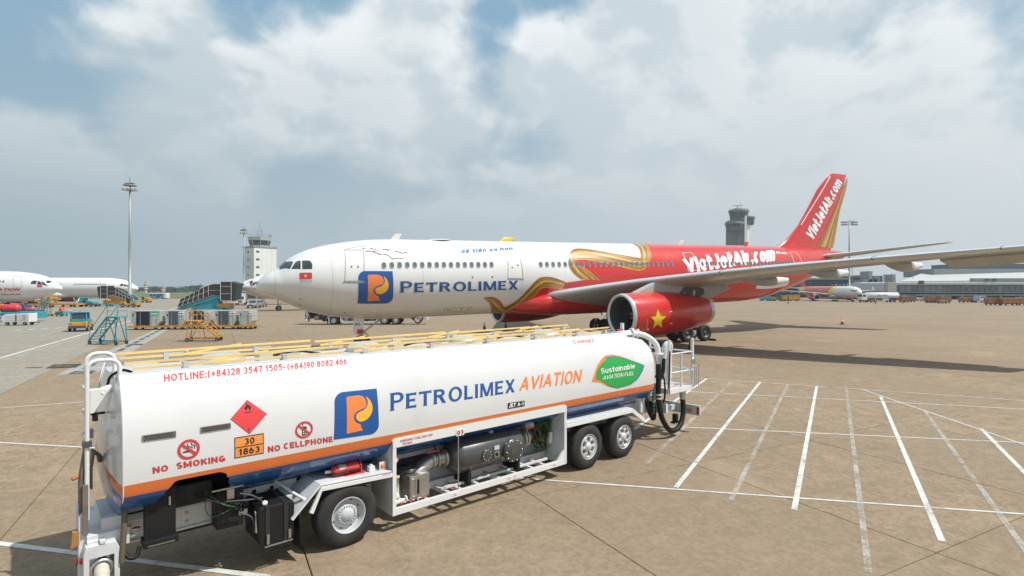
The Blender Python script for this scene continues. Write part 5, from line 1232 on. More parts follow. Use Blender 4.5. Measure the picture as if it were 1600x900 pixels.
    mb = MB(); mb.tube([(6.62, -.36, .36), (6.62, .36, .36)], .08, 10); mb.tube([(6.62, 0, .36), (6.55, 0, 1.1)], .10, 12); mb.tube([(6.55, 0, 1.0), (6.50, 0, 2.3)], .14, 12); mb.tube([(6.85, 0, .55), (7.05, 0, .85), (6.75, 0, 1.15)], .04, 6); mb.tube([(6.62, .0, 1.05), (8.0, 0, 2.0)], .06, 8); mb.box(6.35, 6.75, -.22, .22, .98, 1.12); mb.tube([(6.2, -.15, 1.05), (6.9, -.15, 1.05)], .05, 8); mb.build('nose_gear_leg', LGREY, root)
    # fin
    def fin_edges(z):
        le = interp([(7.0, 49.0), (7.5, 50.1), (7.9, 51.2), (8.4, 52.0), (9.2, 53.05), (9.99, 53.98), (16.0, 59.75), (16.08, 60.1)], z)[0]; te = 59.75 + (z - 7.4) * (62.86 - 59.75) / 8.65; return le, te
    def fin_t(x, z):
        le, te = fin_edges(z); c = te - le; q = min(max((x - le) / c, 0), 1); tab = [(a, b) for a, b in AF[::-1]]
        return interp(tab, q)[0] * c * .42
    secs = []
    for z in (7.0, 7.4, 7.7, 8.0, 8.4, 9.2, 10, 12, 14, 15.5, 16.0, 16.06):
        le, te = fin_edges(z); c = te - le; tf = 1 if z < 16.01 else .6
        secs.append([(le + q * c, h * c * .42 * tf, z) for q, h in AF] + [(le + q * c, -h * c * .42 * tf, z) for q, h in AF[-2:0:-1]])
    lifting('fin', secs, [fin_mat], root)
    fin = Flat(M, lambda x, z: -fin_t(x, z) if 7 < z < 16.2 else -.2)
    return root, M, surf, fin

HL = (-16.252, 35.606, 0.)
hero, HM, fus, finS = aircraft('airliner', 'large red and white airliner with gold ribbon livery and a yellow star on its engine', 'airliner', HL, TH, -.024, hero=True)
O2 = .010
z2 = lambda L: [(380 + x / 3.636, 340 + y / 3.636) for x, y in L]
z3 = lambda L: [(780 + x / 3.6, 340 + y / 3.6) for x, y in L]
z4 = lambda L: [(1180 + x / 3.6, 250 + y / 3.6) for x, y in L]
def part_of(n): return [c for c in hero.children if c.name.split('.')[0] == n]
fuse = part_of('fuselage')[0]
RD = fus.rad
# red paint: the outline along the ribbon, then everything behind it
edge = [fus.hit(*p) for p in z3([(835, 205), (822, 262), (760, 272), (690, 258), (600, 240), (500, 220), (440, 214), (412, 232), (425, 270), (470, 310), (520, 345)])]
edge2 = [fus.hit(*p) for p in z3([(330, 372), (290, 368), (245, 368), (212, 395), (155, 448), (95, 496), (40, 525), (5, 535)])] + [fus.hit(*p) for p in z2([(1500, 533), (1440, 542)])]
poly = [(47.6, RD * math.pi / 2), (fus.hit(*z3([(780, 147)])[0])[0] + .8, RD * math.pi / 2), fus.hit(*z3([(815, 165)])[0])] + edge + edge2
lastx = edge2[-1][0]; poly += [(lastx + .3, -RD * 1.35), (lastx + 2.2, -RD * math.pi / 2), (47.6, -RD * math.pi / 2)]
decal_poly('red_livery', fus, poly, RED, fuse, O2, .16, raw=True)
decal_poly('red_livery', fus, [(a, math.pi * RD - b) for a, b in poly], RED, fuse, O2, .16, raw=True)
for A_, B_ in [(z3([(752, 147), (788, 168), (801, 198), (800, 236)]), z3([(806, 149), (838, 178), (849, 212), (839, 247)])),
               (z3([(842, 232), (800, 234), (700, 218), (580, 196), (480, 181), (430, 182), (402, 202), (395, 228)]), z3([(840, 250), (815, 282), (770, 288), (690, 270), (600, 250), (500, 232), (440, 232), (412, 246)])),
               (z3([(395, 222), (398, 265), (425, 308), (470, 346)]), z3([(413, 240), (448, 268), (500, 305), (552, 352)])),
               (z3([(372, 366), (300, 343), (245, 342), (208, 362), (150, 425), (90, 480), (30, 512)]), z3([(352, 396), (295, 390), (250, 388), (222, 410), (165, 468), (100, 512), (40, 536)])),
               (z2([(1365, 456), (1410, 455), (1452, 478), (1478, 512), (1508, 520)]), z2([(1366, 458), (1398, 482), (1410, 510), (1424, 541), (1500, 546)]))]:
    decal_ribbon('gold_ribbon', fus, A_, B_, RIB, fuse, O2 + .008, n=40, k=8)
# cabin windows
wm = MB()
def rrect(w, h, r, n=4): return arc(w - r, h - r, r, 0, 90, n) + arc(-w + r, h - r, r, 90, 180, n) + arc(-w + r, -h + r, r, 180, 270, n) + arc(w - r, -h + r, r, 270, 360, n)
o_ = rrect(.150, .215, .13); i_ = rrect(.120, .18, .11)
wm.add([(x, -.006, z) for x, z in o_] + [(x, .002, z) for x, z in i_], [(k, (k + 1) % 20, 20 + (k + 1) % 20, 20 + k) for k in range(20)], 0); wm.add([(x, .002, z) for x, z in i_], [tuple(range(20))], 1)
wmesh = wm.mesh('cabin_window', [GREY, CABG])
bw = .905
def windows(s0, s1, n):
    for k in range(n):
        s_ = s0 + (s1 - s0) * k / (n - 1); p, nn = fus.point(s_, bw)
        o = bpy.data.objects.new('cabin_window', wmesh); COL.objects.link(o); o.parent = fuse; o.location = p + nn * (O2 + .018)
        o.rotation_euler = (-bw / RD, 0, 0)
windows(fus.hit(600, 414.5)[0], fus.hit(768, 413.5)[0], 16)
s_a, s_b = fus.hit(845, 413.5)[0], fus.hit(1049.5, 411.5)[0]; windows(s_a, s_b, int((s_b - s_a) / .533) + 1)
s_a, s_b = fus.hit(1097, 411.5)[0], fus.hit(1238, 408.5)[0]; windows(s_a, s_b, int((s_b - s_a) / .533) + 1)
# cockpit glazing
for q in ([(207, 294), (246, 254), (284, 251), (266, 291)], [(275, 291), (298, 254), (312, 247), (325, 247), (325, 292)], [(336, 246), (370, 245), (382, 250), (391, 264), (391, 291), (338, 292)]):
    decal_poly('cockpit_window', fus, z2(q), CGLASS, fuse, .012, .08)
    decal_line('window_frame', fus, z2(q), .035, DGREY, fuse, .014, closed=True)
P_ = [fus.hit(*p) for p in z2([(207, 294), (246, 254)])]
decal_poly('cockpit_window', fus, [(P_[0][0] + .02, P_[0][1] + .08), (P_[1][0], P_[1][1] + .10), (P_[1][0], RD * math.pi / 2 - .05), (P_[0][0], RD * math.pi / 2 - .05)], CGLASS, fuse, .012, .08, raw=True)
# doors
for q, m in ((z2([(577, 185), (683, 185), (683, 360), (577, 360)]), LINE), (z2([(1494, 196), (1560, 196), (1590, 346), (1503, 344)]), LINE), (z3([(1030, 200), (1080, 196), (1115, 262), (1122, 296), (1062, 300)]), LETW), (z4([(190, 520), (226, 517), (262, 578), (218, 580)]), LETW)):
    decal_line('door_outline', fus, q, .045, m, fuse, O2 + .012, closed=True)
for q in ((568, 364, 692, 368), (1503, 347, 1595, 350)):
    a, b = z2([(q[0], q[1]), (q[2], q[3])]); decal_line('door_sill', fus, [a, b], .09, GREY, fuse, O2 + .012)
for c in ((616, 279), (652, 279), (1528, 283), (1560, 270)):
    a = fus.hit(*z2([c])[0]); decal_poly('door_fitting', fus, [(a[0] + .05 * math.cos(t), a[1] + .07 * math.sin(t)) for t in [k * math.pi / 5 for k in range(10)]], DGREY, fuse, O2 + .012, .1, raw=True)
def TA(txt, q, m, bold=.02, shear=0., off=None, st=.15): return decal_text('lettering', fus, txt, q, m, fuse, off or O2 + .014, bold, shear, st)
# flag, names
decal_poly('flag', fus, z2([(320, 314), (391, 313), (391, 348), (320, 349)]), SIGNRED, fuse, .013, .1)
def star(c, rx, ry, n=5): return [(c[0] + (rx if k % 2 == 0 else rx * .39) * math.sin(math.pi * k / n), c[1] - (ry if k % 2 == 0 else ry * .39) * math.cos(math.pi * k / n)) for k in range(2 * n)]
decal_poly('flag_star', fus, z2(star((355, 331), 11, 11)), YELLOW, fuse, .017, .1)
TA('VIETNAM', z2([(320, 366), (390, 366), (390, 355), (320, 355)]), GREY, .01)
logo(fus, *[fus.hit(*p) for p in z2([(649, 487), (847, 486), (848, 305), (652, 304)])], fuse, O2 + .012, .15)
V, Fc = SW; decal_2d('lettering', fus, V, Fc, [fus.hit(*p) for p in z2([(889, 429), (1560, 411), (1560, 349), (889, 362)])], LBLUE, fuse, O2 + .014, .15)
TA('để tiến xa hơn', z2([(1236, 205), (1530, 184), (1530, 167), (1236, 184)]), mat('slogan_blue', (.03, .16, .33), .5), .02)
decal_text('lettering', fus, 'VietJetAir.com', [(1075, 427), (1211, 407.5), (1207, 388), (1064, 404)], LETW, fuse, O2 + .014, .05, .1, .12, gap=.04)
TA('Bay là Thích ngay!', z4([(3, 722), (185, 700), (192, 682), (3, 706)]), LETW, .02, .15)
TA('VN-A811', z4([(115, 527), (178, 532), (178, 519), (115, 515)]), LETW, .02)
for k, L in enumerate([[(570, 183), (620, 172), (700, 158)], [(676, 176), (685, 173), (692, 176)], [(695, 191), (720, 190), (742, 193), (760, 189)], [(720, 174), (738, 180), (756, 179)], [(740, 199), (765, 203), (782, 212), (788, 205)], [(790, 180), (815, 181), (822, 188), (832, 178)], [(795, 207), (825, 215), (848, 236), (880, 229), (912, 233)], [(862, 192), (890, 197), (905, 205), (915, 197), (935, 198)]]):
    decal_line('bird_mark', fus, z2(L), .05 if k else .025, DGREY, fuse, O2 + .012)
for c in ((1163, 523), (1240, 519), (1276, 518), (325, 462), (322, 497), (578, 539), (1303, 338), (1416, 336)):
    a = fus.hit(*z2([c])[0]); decal_poly('static_port', fus, [(a[0] + .06 * math.cos(t), a[1] + .06 * math.sin(t)) for t in [k * math.pi / 4 for k in range(8)]], DGREY, fuse, O2 + .012, .1, raw=True)
decal_line('panel_outline', fus, z2([(1145, 515), (1300, 508), (1295, 528), (1140, 535)]), .03, LINE, fuse, O2 + .012, closed=True)
for s_ in (1.05, 4.3, 10.2, 17.9, 23.6):
    decal_line('skin_seam', fus, [(s_, b) for b in [RD * (-1.4 + 2.8 * k / 20) for k in range(21)]], .014, LINE, fuse, .006, raw=True, sub=1)
# aerials on the crown
for s_, m, h, L_ in ((9.06, WHITE, .42, .30), (36.5, WHITE, .45, .3), (45.5, RED, .4, .3)):
    mb = MB(); zt = ZC + 2.80; mb.prism([(s_ - L_, zt), (s_ + L_, zt), (s_ + L_ + .25, zt + h), (s_ + L_ * .2, zt + h)], 'xz', -.04, .04); mb.build('aerial', m, fuse, .01)
mb = MB(); mb.lathe((12.4, 0, ZC + 2.78), (0, 0, 1), [(0, .9), (.08, .75), (.11, 0)], 20); mb.build('satcom_dome', WHITE, fuse)
# fin marks
fin = part_of('fin')[0]
decal_text('lettering', finS, 'VietJetAir.com', [(1269.4, 378), (1316, 286), (1305.5, 276), (1258, 364)], LETW, fin, .03, .045, .0, .4, gap=.05)
decal_poly('edge_stripe', finS, z4([(250, 365), (258, 366), (423, 92), (416, 92)]), LETW, fin, .03, .5)
decal_ribbon('gold_ribbon', finS, z4([(358, 488), (400, 395), (450, 280), (500, 150), (515, 105)]), z4([(430, 494), (453, 380), (475, 280), (508, 165), (519, 110)]), RIB, fin, .03, n=24, k=6, ulen=6)
# star on the near engine
nc = Round([(21.95, 1.97 + 1.47, 1.97 - 1.47, 1.47), (22.4, 1.97 + 1.50, 1.97 - 1.50, 1.50), (23.5, 3.50, .44, 1.53), (25, 3.49, .45, 1.52), (26.3, 3.43, .51, 1.46), (27.5, 3.30, .64, 1.33), (28.6, 3.12, .82, 1.15), (29.3, 2.99, .95, 1.02)], HM, -9.37, 1.5)
cow = part_of('engine_cowl')[0]
z7 = lambda L: [(900 + x / 6.957, 440 + y / 6.957) for x, y in L]
decal_poly('star', nc, z7([(888, 298), (912, 372), (982, 376), (926, 428), (932, 505), (888, 462), (832, 510), (852, 428), (812, 385), (868, 376)]), YELLOW, cow, .012, .1)
decal_line('yellow_strake', nc, z7([(776, 410), (776, 460), (765, 520), (738, 580)]), .035, YELLOW, cow, .012)
for q in ((770, 518, 22, 16), (1020, 325, 26, 8), (1020, 455, 26, 8), (905, 355, 20, 4)): decal_poly('stencil', nc, z7([(q[0], q[1] - q[3] / 2), (q[0] + q[2], q[1] - q[3] / 2), (q[0] + q[2], q[1] + q[3] / 2), (q[0], q[1] + q[3] / 2)]), LETW, cow, .012, .1)
a = nc.hit(*z7([(735, 522)])[0]); decal_poly('stencil', nc, [(a[0] + .06 * math.cos(t), a[1] + .06 * math.sin(t)) for t in [k * math.pi / 6 for k in range(12)]], YELLOW, cow, .012, .1, raw=True)
# exhaust-blackened panels on the pylon
py = part_of('pylon')[0]
pf = Flat(HM, lambda x, z: -9.37 - .232)
decal_poly('pylon_panel', pf, z7([(1125, 120), (1170, 60), (1330, 58), (1390, 80), (1395, 140), (1280, 185), (1140, 160)]), DGREY, py, .006, .5)
for c, r_ in (((1178, 138), .11), ((1283, 120), .17)):
    a = pf.hit(*z7([c])[0]); decal_poly('pylon_vent', pf, [(a[0] + r_ * .7 * math.cos(t), a[1] + r_ * 1.3 * math.sin(t)) for t in [k * math.pi / 8 for k in range(16)]], LGREY, py, .012, .5, raw=True)
# nose gear door with the ship's number
mb = MB(); mb.prism([(5.95, 1.05), (6.62, 1.05), (6.70, 2.1), (5.98, 2.15)], 'xz', -.42, -.38); nd = mb.build('nose_gear_door', WHITE, hero, .01)
nf = Flat(HM, lambda x, z: -.42)
decal_poly('red_panel', nf, [(6.18, 1.06), (6.61, 1.06), (6.64, 1.36), (6.20, 1.36)], SIGNRED, nd, .004, 1, raw=True)
V, Fc = text_2d('811', .03); decal_2d('lettering', nf, V, Fc, [(6.08, 1.62), (6.40, 1.62), (6.40, 1.78), (6.08, 1.78)], INK, nd, .004, 1)
# wheel chocks
for k, (x, l) in enumerate(((33.95, 6.04), (30.2, 6.04), (7.3, .36))):
    p = HM @ Vector((x, -l, 0)); o = MB().prism([(-.18, 0), (.18, 0), (.08, .16), (-.08, .16)], 'xz', -.35, .35).build('wheel_chock', BLACK, None, .01); o.location = (p.x, p.y, .004); o.rotation_euler = (0, 0, TH)
    tag(o, ['black wheel chock behind the rear main wheels of the red and white airliner', 'black wheel chock before the front main wheels of the red airliner', 'black wheel chock behind the nose wheel of the airliner'][k], 'wheel chock')
# ================================================================== OTHER AIRCRAFT
DRED = mat('dark_red', (.22, .015, .022), .35, coat=.3)
TAILY = mat('tail_yellow', (.80, .55, .03), .4)
def cockpit(surf, par, sg, masky=False):
    RD = surf.rad; f = (lambda b: b) if sg < 0 else (lambda b: math.pi * RD - b)
    for q in ([(1.45, .55), (1.95, 1.55), (2.45, 1.62), (2.1, .62)], [(2.2, .62), (2.5, 1.55), (2.85, 1.6), (2.85, .6)], [(2.98, .6), (2.98, 1.55), (3.5, 1.5), (3.75, 1.1), (3.75, .6)]):
        decal_poly('cockpit_window', surf, [(a, f(b)) for a, b in q], CGLASS, par, .03, .2, raw=True)
    decal_poly('cockpit_window', surf, [(1.4, f(.75)), (1.85, f(1.7)), (1.85, f(2.75)), (1.4, f(3.6))], CGLASS, par, .03, .2, raw=True)
def plain_windows(surf, par, sg, groups):
    RD = surf.rad; mb = MB()
    for s0, s1 in groups:
        s_ = s0
        while s_ < s1:
            pts = []
            for a, b in ((-.12, -.18), (.12, -.18), (.12, .18), (-.12, .18)):
                bb = .905 + b; p, n = surf.point(s_ + a, bb if sg < 0 else math.pi * RD - bb); pts.append(p + n * .03)
            mb.add(pts, [(0, 1, 2, 3)]); s_ += .533
    mb.build('cabin_windows', GLASS, par, fixn=False, kind='stuff')
def fuse_of(root): return [c for c in root.children if c.name.startswith('fuselage')][0]
# two white airliners on the left
def n2(x, y, Y): p = at_depth(x, y, Y); return (p.x, p.y, 0.)
rB, MBm, sB, fB = aircraft('airliner', 'white airliner with red lettering behind its nose, the nose beside ground power carts', 'airliner', n2(97, 452, 104), R(188), 0, red_from=99, engine_mat=DRED, sides=(1, -1))
fb_ = fuse_of(rB); cockpit(sB, fb_, 1); plain_windows(sB, fb_, 1, [(8, 15), (19, 30)])
decal_text('lettering', sB, 'AVIATION', [(-22, 454.5), (31.5, 454.3), (32, 449.8), (-22, 450)], SIGNRED, fb_, .03, .02, .2, .3)
decal_text('lettering', sB, 'services', [(2, 461.2), (32.5, 460.8), (32.5, 458), (2, 458.4)], SIGNRED, fb_, .03, .02, .1, .3)
decal_poly('flag', sB, [(58, 445), (66, 445), (66, 448.5), (58, 448.5)], SIGNRED, fb_, .03, .2)
decal_line('door_outline', sB, [(22, 432), (35, 432), (35, 449), (22, 449)], .05, LINE, fb_, .03, closed=True)
rC, MC, sC, fC = aircraft('airliner', 'white airliner with dark red engines and the yellow covered stairs at its door', 'airliner', n2(216, 450, 163), R(188), 0, red_from=99, engine_mat=DRED, sides=(1, -1))
fc_ = fuse_of(rC); cockpit(sC, fc_, 1); plain_windows(sC, fc_, 1, [(7.5, 15.5), (19, 34)])
decal_ribbon('gold_ribbon', sC, [(93, 449), (103, 449), (110, 454), (118, 459), (128, 457)], [(93, 452), (102, 453), (108, 458), (117, 461.5), (128, 457.5)], RIB, fc_, .03, n=14, k=3)
decal_poly('flag', sC, [(197, 446), (200, 446), (200, 449.5), (197, 449.5)], SIGNRED, fc_, .03, .2)
rE, ME, sE, fE = aircraft('airliner', 'white airliner whose nose shows in front of the white control tower', 'airliner', n2(378, 452, 107), R(33), -.02, red_from=46, fin_mat=TAILY, sides=(-1, 1))
fe_ = fuse_of(rE); cockpit(sE, fe_, -1)
decal_line('lettering_line', sE, [(396, 450.5), (404, 450.5)], .12, SIGNRED, fe_, .03)
rD, MD, sD, fD = aircraft('airliner', 'white airliner with dark masked cockpit, half hidden by the teal covered stairs', 'airliner', n2(369, 452, 150), R(33), -.02, red_from=46, sides=(-1, 1))
fd_ = fuse_of(rD); cockpit(sD, fd_, -1)
decal_poly('cockpit_mask', sD, [(1.6, .35), (2.0, 1.7), (3.2, 2.6), (4.8, 2.2), (4.2, 1.4), (3.9, .3)], DGREY, fd_, .025, .3, raw=True)
# narrow-body on the right, at the pier
rF, MF, sF, fF = aircraft('narrow_body_airliner', 'small red, yellow and white jet parked at the glass terminal', 'airliner', n2(1345, 452, 185), R(88.5), 0, red_from=99, engine_mat=RED, fin_mat=RED, scale=.70, sides=(1, -1))
ff_ = fuse_of(rF); RDF = sF.rad; cockpit(sF, ff_, 1)
for m_x, o_, pts in ((TAILY, .03, [(17.5, math.pi / 2), (20, math.pi), (17, 1.5 * math.pi), (55, 1.5 * math.pi), (52, math.pi), (57, math.pi / 2)]), (RED, .06, [(20.0, math.pi / 2), (23.5, math.pi), (20, 1.5 * math.pi), (44, 1.5 * math.pi), (47, math.pi), (54, math.pi / 2)])):
    decal_poly('livery', sF, [(a, b * RDF) for a, b in pts], m_x, ff_, o_, .4, raw=True)
decal_text('lettering', sF, 'VietJetAir.com', [(1272, 457), (1293.5, 453.5), (1293.5, 450), (1272, 453.5)], LETW, ff_, .09, .03, .1, .3)

# ================================================================== HIGH MASTS AND TOWERS
def mast(label, px, Y, top_px, kind, group='apron light masts'):
    p = at_depth(px, CY, Y); h = CAM_H + (CY - top_px) / F_PX * Y; root = empty('light_mast', (p.x, p.y, 0), 0, label, 'light mast', group)
    MB().lathe((0, 0, 0), (0, 0, 1), [(0, .55), (.3, .55), (.3, .42), (h * .5, .32), (h * .97, .2), (h * .97, 0)], 12).build('pole', mat('galvanised', (.30, .32, .33), .5, .3, var=.1), root)
    if kind == 0: MB().lathe((0, 0, 0), (0, 0, 1), [(.0, .60), (3.0, .58), (3.0, .4)], 12).build('pole_base', TEAL, root)
    zt = h * .965
    if kind < 2:
        MB().lathe((0, 0, zt), (0, 0, 1), [(0, .25), (.05, 1.5), (.35, 1.5), (.45, .8), (.5, .25)], 14).build('head_frame', GREY, root)
        for k in range(10):
            a = k * math.pi / 5; MB().box(1.3, 2.0, -.3, .3, -.35, .1).build('floodlight', LGREY, root).matrix_local = Matrix.Translation((0, 0, zt)) @ Matrix.Rotation(a, 4, 'Z') @ Matrix.Rotation(R(25), 4, 'Y')
        MB().box(-1.0, 1.0, -.5, .5, .55, .75).box(-.05, .05, -.05, .05, .75, 2.2).build('winch_head', DGREY, root).location = (0, 0, zt)
    else:
        for z in (0, -.9):
            MB().box(-3.0, 3.0, -.08, .08, z - .08, z + .08).box(-.08, .08, -2.6, 2.6, z - .08, z + .08).build('crossarm', GREY, root).location = (0, 0, zt)
            for x in (-2.9, -2.0, -1.1, 1.1, 2.0, 2.9): MB().box(x - .28, x + .28, -.3, .3, z - .5, z - .1).build('floodlight', GREY, root).location = (0, 0, zt)
        MB().tube([(0, 0, 0), (0, 0, 2.2)], .04, 5).build('lightning_rod', GREY, root).location = (0, 0, zt)
    return root
mast('grey floodlight mast with a teal base beside the yellow covered stairs', 203, 142, 284, 0)
mast('thin floodlight mast close beside the white control tower', 381, 247, 357, 1)
mast('floodlight mast with crossarms rising beyond the tail of the red airliner', 1327, 215, 342, 2)
def ctower1():
    Y = 338; p = at_depth(406, CY, Y); k = Y / F_PX
    root = empty('control_tower', (p.x, p.y, 0), R(50), 'square white control tower with a glazed cab and rooftop mast', 'control tower')
    H = CAM_H + (CY - 388) * k; w = 7.0
    MB().box(-w, w, -w, w, 0, H).build('shaft', CONC, root, .3)
    for z in range(9):
        for x in (-4.6, ): 
            MB().box(x - 1.0, x + 1.0, -w - .06, -w + .1, H - 3.1 - z * 4.6, H - 2 - z * 4.6).build('window', GLASS, root)
        MB().box(-w - .06, -w + .1, -1.0, 1.0, H - 3.1 - z * 4.6, H - 2 - z * 4.6).build('window', GLASS, root)
        for x in (-2.2, 1.0, 3.6): MB().box(x - .06, x + .06, -w - .02, -w + .05, H - 5 - z * 4.6, H - .4 - z * 4.6).build('panel_joint', LGREY, root)
    MB().box(-w - .3, w + .3, -w - .3, w + .3, H, H + .8).build('parapet', GREY, root)
    def oct_(r, z): return [(r * math.cos(math.pi / 8 + j * math.pi / 4), r * math.sin(math.pi / 8 + j * math.pi / 4), z) for j in range(8)]
    cab = MB(); cab.grid([oct_(5.2, H + .8), oct_(5.4, H + 1.6)], closed=True, smooth=False); cab.grid([oct_(6.3, H + 4.6), oct_(6.7, H + 6.6)], closed=True, smooth=False); cab.add(oct_(6.7, H + 6.6), [tuple(range(8))]); c = cab.build('cab', LGREY, root)
    MB().grid([oct_(5.4, H + 1.6), oct_(6.3, H + 4.6)], closed=True, smooth=False).build('cab_glass', TGLASS, c)
    for j in range(8): MB().bar(oct_(5.43, H + 1.6)[j], oct_(6.33, H + 4.6)[j], .2).build('mullion', LGREY, c)
    MB().tube([(x * .98, y * .98, H + 8) for x, y, z in oct_(6.7, 0)], .09, 5, closed=True).build('roof_rail', GREY, root)
    for j in range(8): q = oct_(6.55, H + 6.6)[j]; MB().tube([q, (q[0], q[1], H + 8)], .07, 5).build('rail_post', GREY, root)
    m = MB()
    for j in range(4):
        a = j * math.pi / 2 + .4; m.tube([(1.7 * math.cos(a), 1.7 * math.sin(a), H + 6.6), (1.6 * math.cos(a), 1.6 * math.sin(a), H + 11), (.2, 0, H + 13.5)], .13, 5)
    for z in (8.5, 10.5): m.tube([(1.65 * math.cos(t), 1.65 * math.sin(t), H + z) for t in [q * math.pi / 6 for q in range(12)]], .09, 5, closed=True)
    m.build('roof_cage', GREY, root); MB().tube([(0, 0, H + 13), (0, 0, H + 19)], [.14, .04], 5).build('mast', GREY, root)
    for j in range(6): MB().box(4 + .3 * j, 4.15 + .3 * j, -3, -2.8, H + 6.6, H + 8.4 + .3 * (j % 2)).build('aerial', GREY, root)
ctower1()
def ctower2():
    Y = 420; p = at_depth(1153, CY, Y); k = Y / F_PX
    root = empty('control_tower', (p.x, p.y, 0), 0, 'tall grey control tower with stacked round cabs above the red fuselage', 'control tower')
    zz = lambda y: CAM_H + (CY - y) * k
    MB().prism([(-7.2, -4), (2.5, -5.5), (2.5, 5), (-7.2, 5)], 'xy', 0, zz(345)).build('shaft', TOWG, root)
    MB().prism([(2.6, -5.8), (4.3, -5.8), (4.3, 5), (2.6, 5)], 'xy', 0, zz(338)).build('fin_wall', CONC, root); MB().prism([(4.35, -4), (8, -3), (8, 5), (4.35, 5)], 'xy', 0, zz(352)).build('shaft', CONC, root)
    MB().box(-2.6, -2.2, -5.0, -4, 0, zz(362)).build('shaft_slot', DGREY, root)
    def pod(cx, cy, r, y0, y1, yg0, yg1, n=18):
        a = MB(); a.lathe((cx, cy, 0), (0, 0, 1), [(zz(y1), r * .62), (zz(y1) + .3, r * .8), (zz(yg1), r * .90)], n); a.lathe((cx, cy, 0), (0, 0, 1), [(zz(yg0), r * .99), (zz(y0) - .8, r), (zz(y0), r * .94), (zz(y0), 0)], n); o = a.build('cab', TOWG, root)
        MB().lathe((cx, cy, 0), (0, 0, 1), [(zz(yg1), r * .88), (zz(yg0), r * .97)], n).build('cab_glass', TGLASS, o)
    pod(-3.4, -2, 7.0, 348, 362, 351.5, 356.5); pod(7.0, 0, 5.6, 338.5, 352, 341.5, 347); pod(.6, 0, 7.4, 328, 341, 332.5, 338)
    MB().lathe((.6, 0, 0), (0, 0, 1), [(zz(341), 6.5), (zz(347), 5.6), (zz(349), 5.6)], 18).build('neck', TOWG, root)
    MB().lathe((-.2, 0, 0), (0, 0, 1), [(zz(329), 3.9), (zz(327), 3.7), (zz(325.5), 2.2), (zz(325), 0)], 16).build('roof_dome', TOWG, root)
    MB().tube([(-.2, 0, zz(325.5)), (-.2, 0, zz(321.5))], .4, 6).build('radar_post', GREY, root); MB().box(-4, 3.6, -.3, .3, zz(321.8), zz(321)).build('radar_bar', GREY, root); MB().tube([(1.8, 0, zz(328)), (1.8, 0, zz(314))], .1, 5).build('aerial', GREY, root)
    MB().tube([(.6 + 6.6 * math.cos(t), 6.6 * math.sin(t), zz(327)) for t in [q * math.pi / 9 for q in range(18)]], .09, 5, closed=True).build('roof_rail', GREY, root)
ctower2()
WR = mat('tower_red_faded', (.36, .075, .07), .6); WW = mat('tower_white_faded', (.6, .6, .58), .6)
def wtower(px, ytop, ybot, Y, label):
    p = at_depth(px, CY, Y); k = Y / F_PX; zz = lambda y: CAM_H + (CY - y) * k; root = empty('water_tower', (p.x, p.y, 0), 0, label, 'water tower', 'striped water towers')
    r = 2.9 * k; n = 5
    for j in range(n):
        z0 = zz(ybot) + (zz(ytop + 2.5) - zz(ybot)) * j / n; z1 = zz(ybot) + (zz(ytop + 2.5) - zz(ybot)) * (j + 1) / n; rr = r * (1.25 if j == n - 1 else 1)
        MB().lathe((0, 0, 0), (0, 0, 1), [(z0, 0), (z0, r), (z1, rr), (z1, 0)], 16).build('band', WW if j % 2 == 0 else WR, root)
    MB().lathe((0, 0, 0), (0, 0, 1), [(zz(ytop + 2.5), r * .5), (zz(ytop), r * .45), (zz(ytop), 0)], 12).build('cap', WR, root)
    MB().lathe((0, 0, 0), (0, 0, 1), [(0, r * .55), (zz(ybot) + .1, r * .55)], 12).build('stem', WW, root)
wtower(228, 441, 452.5, 640, 'red and white banded water tower, the taller of the two beyond the trees'); wtower(255, 447, 455.5, 640, 'red and white banded water tower, the shorter of the two beyond the trees')

# ================================================================== TERMINAL
YT = 232.
def tx(px, Y=YT): return (px - CX) / F_PX * Y
def tz_(py, Y=YT): return CAM_H + (CY - py) / F_PX * Y
term = empty('terminal_building', (tx(1480), YT, 0), 0, 'long terminal with a glass facade and white roof along the apron edge', 'terminal')
ox = tx(1480)
X0, X1 = tx(1340) - ox, tx(1760) - ox
DARKW = mat('recess_wall', (.035, .045, .05), .7, var=.3, vscale=.2)
BANDG = mat('band_grey', (.22, .26, .28), .5, var=.1, vscale=.1)
def TB(name, m, y0, y1, d0, d1, x0=None, x1=None, bevel=0., par=term): return MB().box(X0 if x0 is None else x0, X1 if x1 is None else x1, d0, d1, tz_(y1), tz_(y0)).build(name, m, par, bevel)
gw = MB().box(X0, X1, 4, 30, 0, tz_(460)).build('ground_floor', DARKW, term)
TB('slab_edge', BANDG, 460.2, 461.8, -1.2, 4); TB('slab_edge', BANDG, 456.2, 457.6, -.8, 4); TB('recess', DARKW, 457.6, 460.2, 1.5, 5)
up = TB('upper_wall', DARKW, 445.5, 456.2, .6, 30)
n = 44; w = (X1 - X0) / n
TG = [TGLASS, glass_mat('pane_dark', (.030, .045, .055), .1), glass_mat('pane_pale', (.13, .16, .17), .2), mat('pane_blind', (.20, .19, .16), .5)]
rn = random.Random(5)
gm = MB().box(.06, w - .06, .45, .52, tz_(456.1), tz_(446.3))
meshes = [gm.mesh('glass_pane', m) for m in TG]
for k in range(n):
    i = rn.choice([0, 0, 0, 1, 1, 2, 0]);
    if 19 < k * 420 / n and 90 < k * 420 / n < 140: i = rn.choice([2, 3, 0])
    o = bpy.data.objects.new('glass_pane', meshes[i]); COL.objects.link(o); o.parent = up; o.location = (X0 + k * w, 0, 0)
    MB().box(X0 + k * w - .05, X0 + k * w + .05, .3, .5, tz_(456.1), tz_(446)).build('mullion', BANDG, up)
TB('eaves_band', mat('eaves_metal', (.40, .46, .49), .35, .5), 440.8, 445.8, -1.5, 3, bevel=.4)
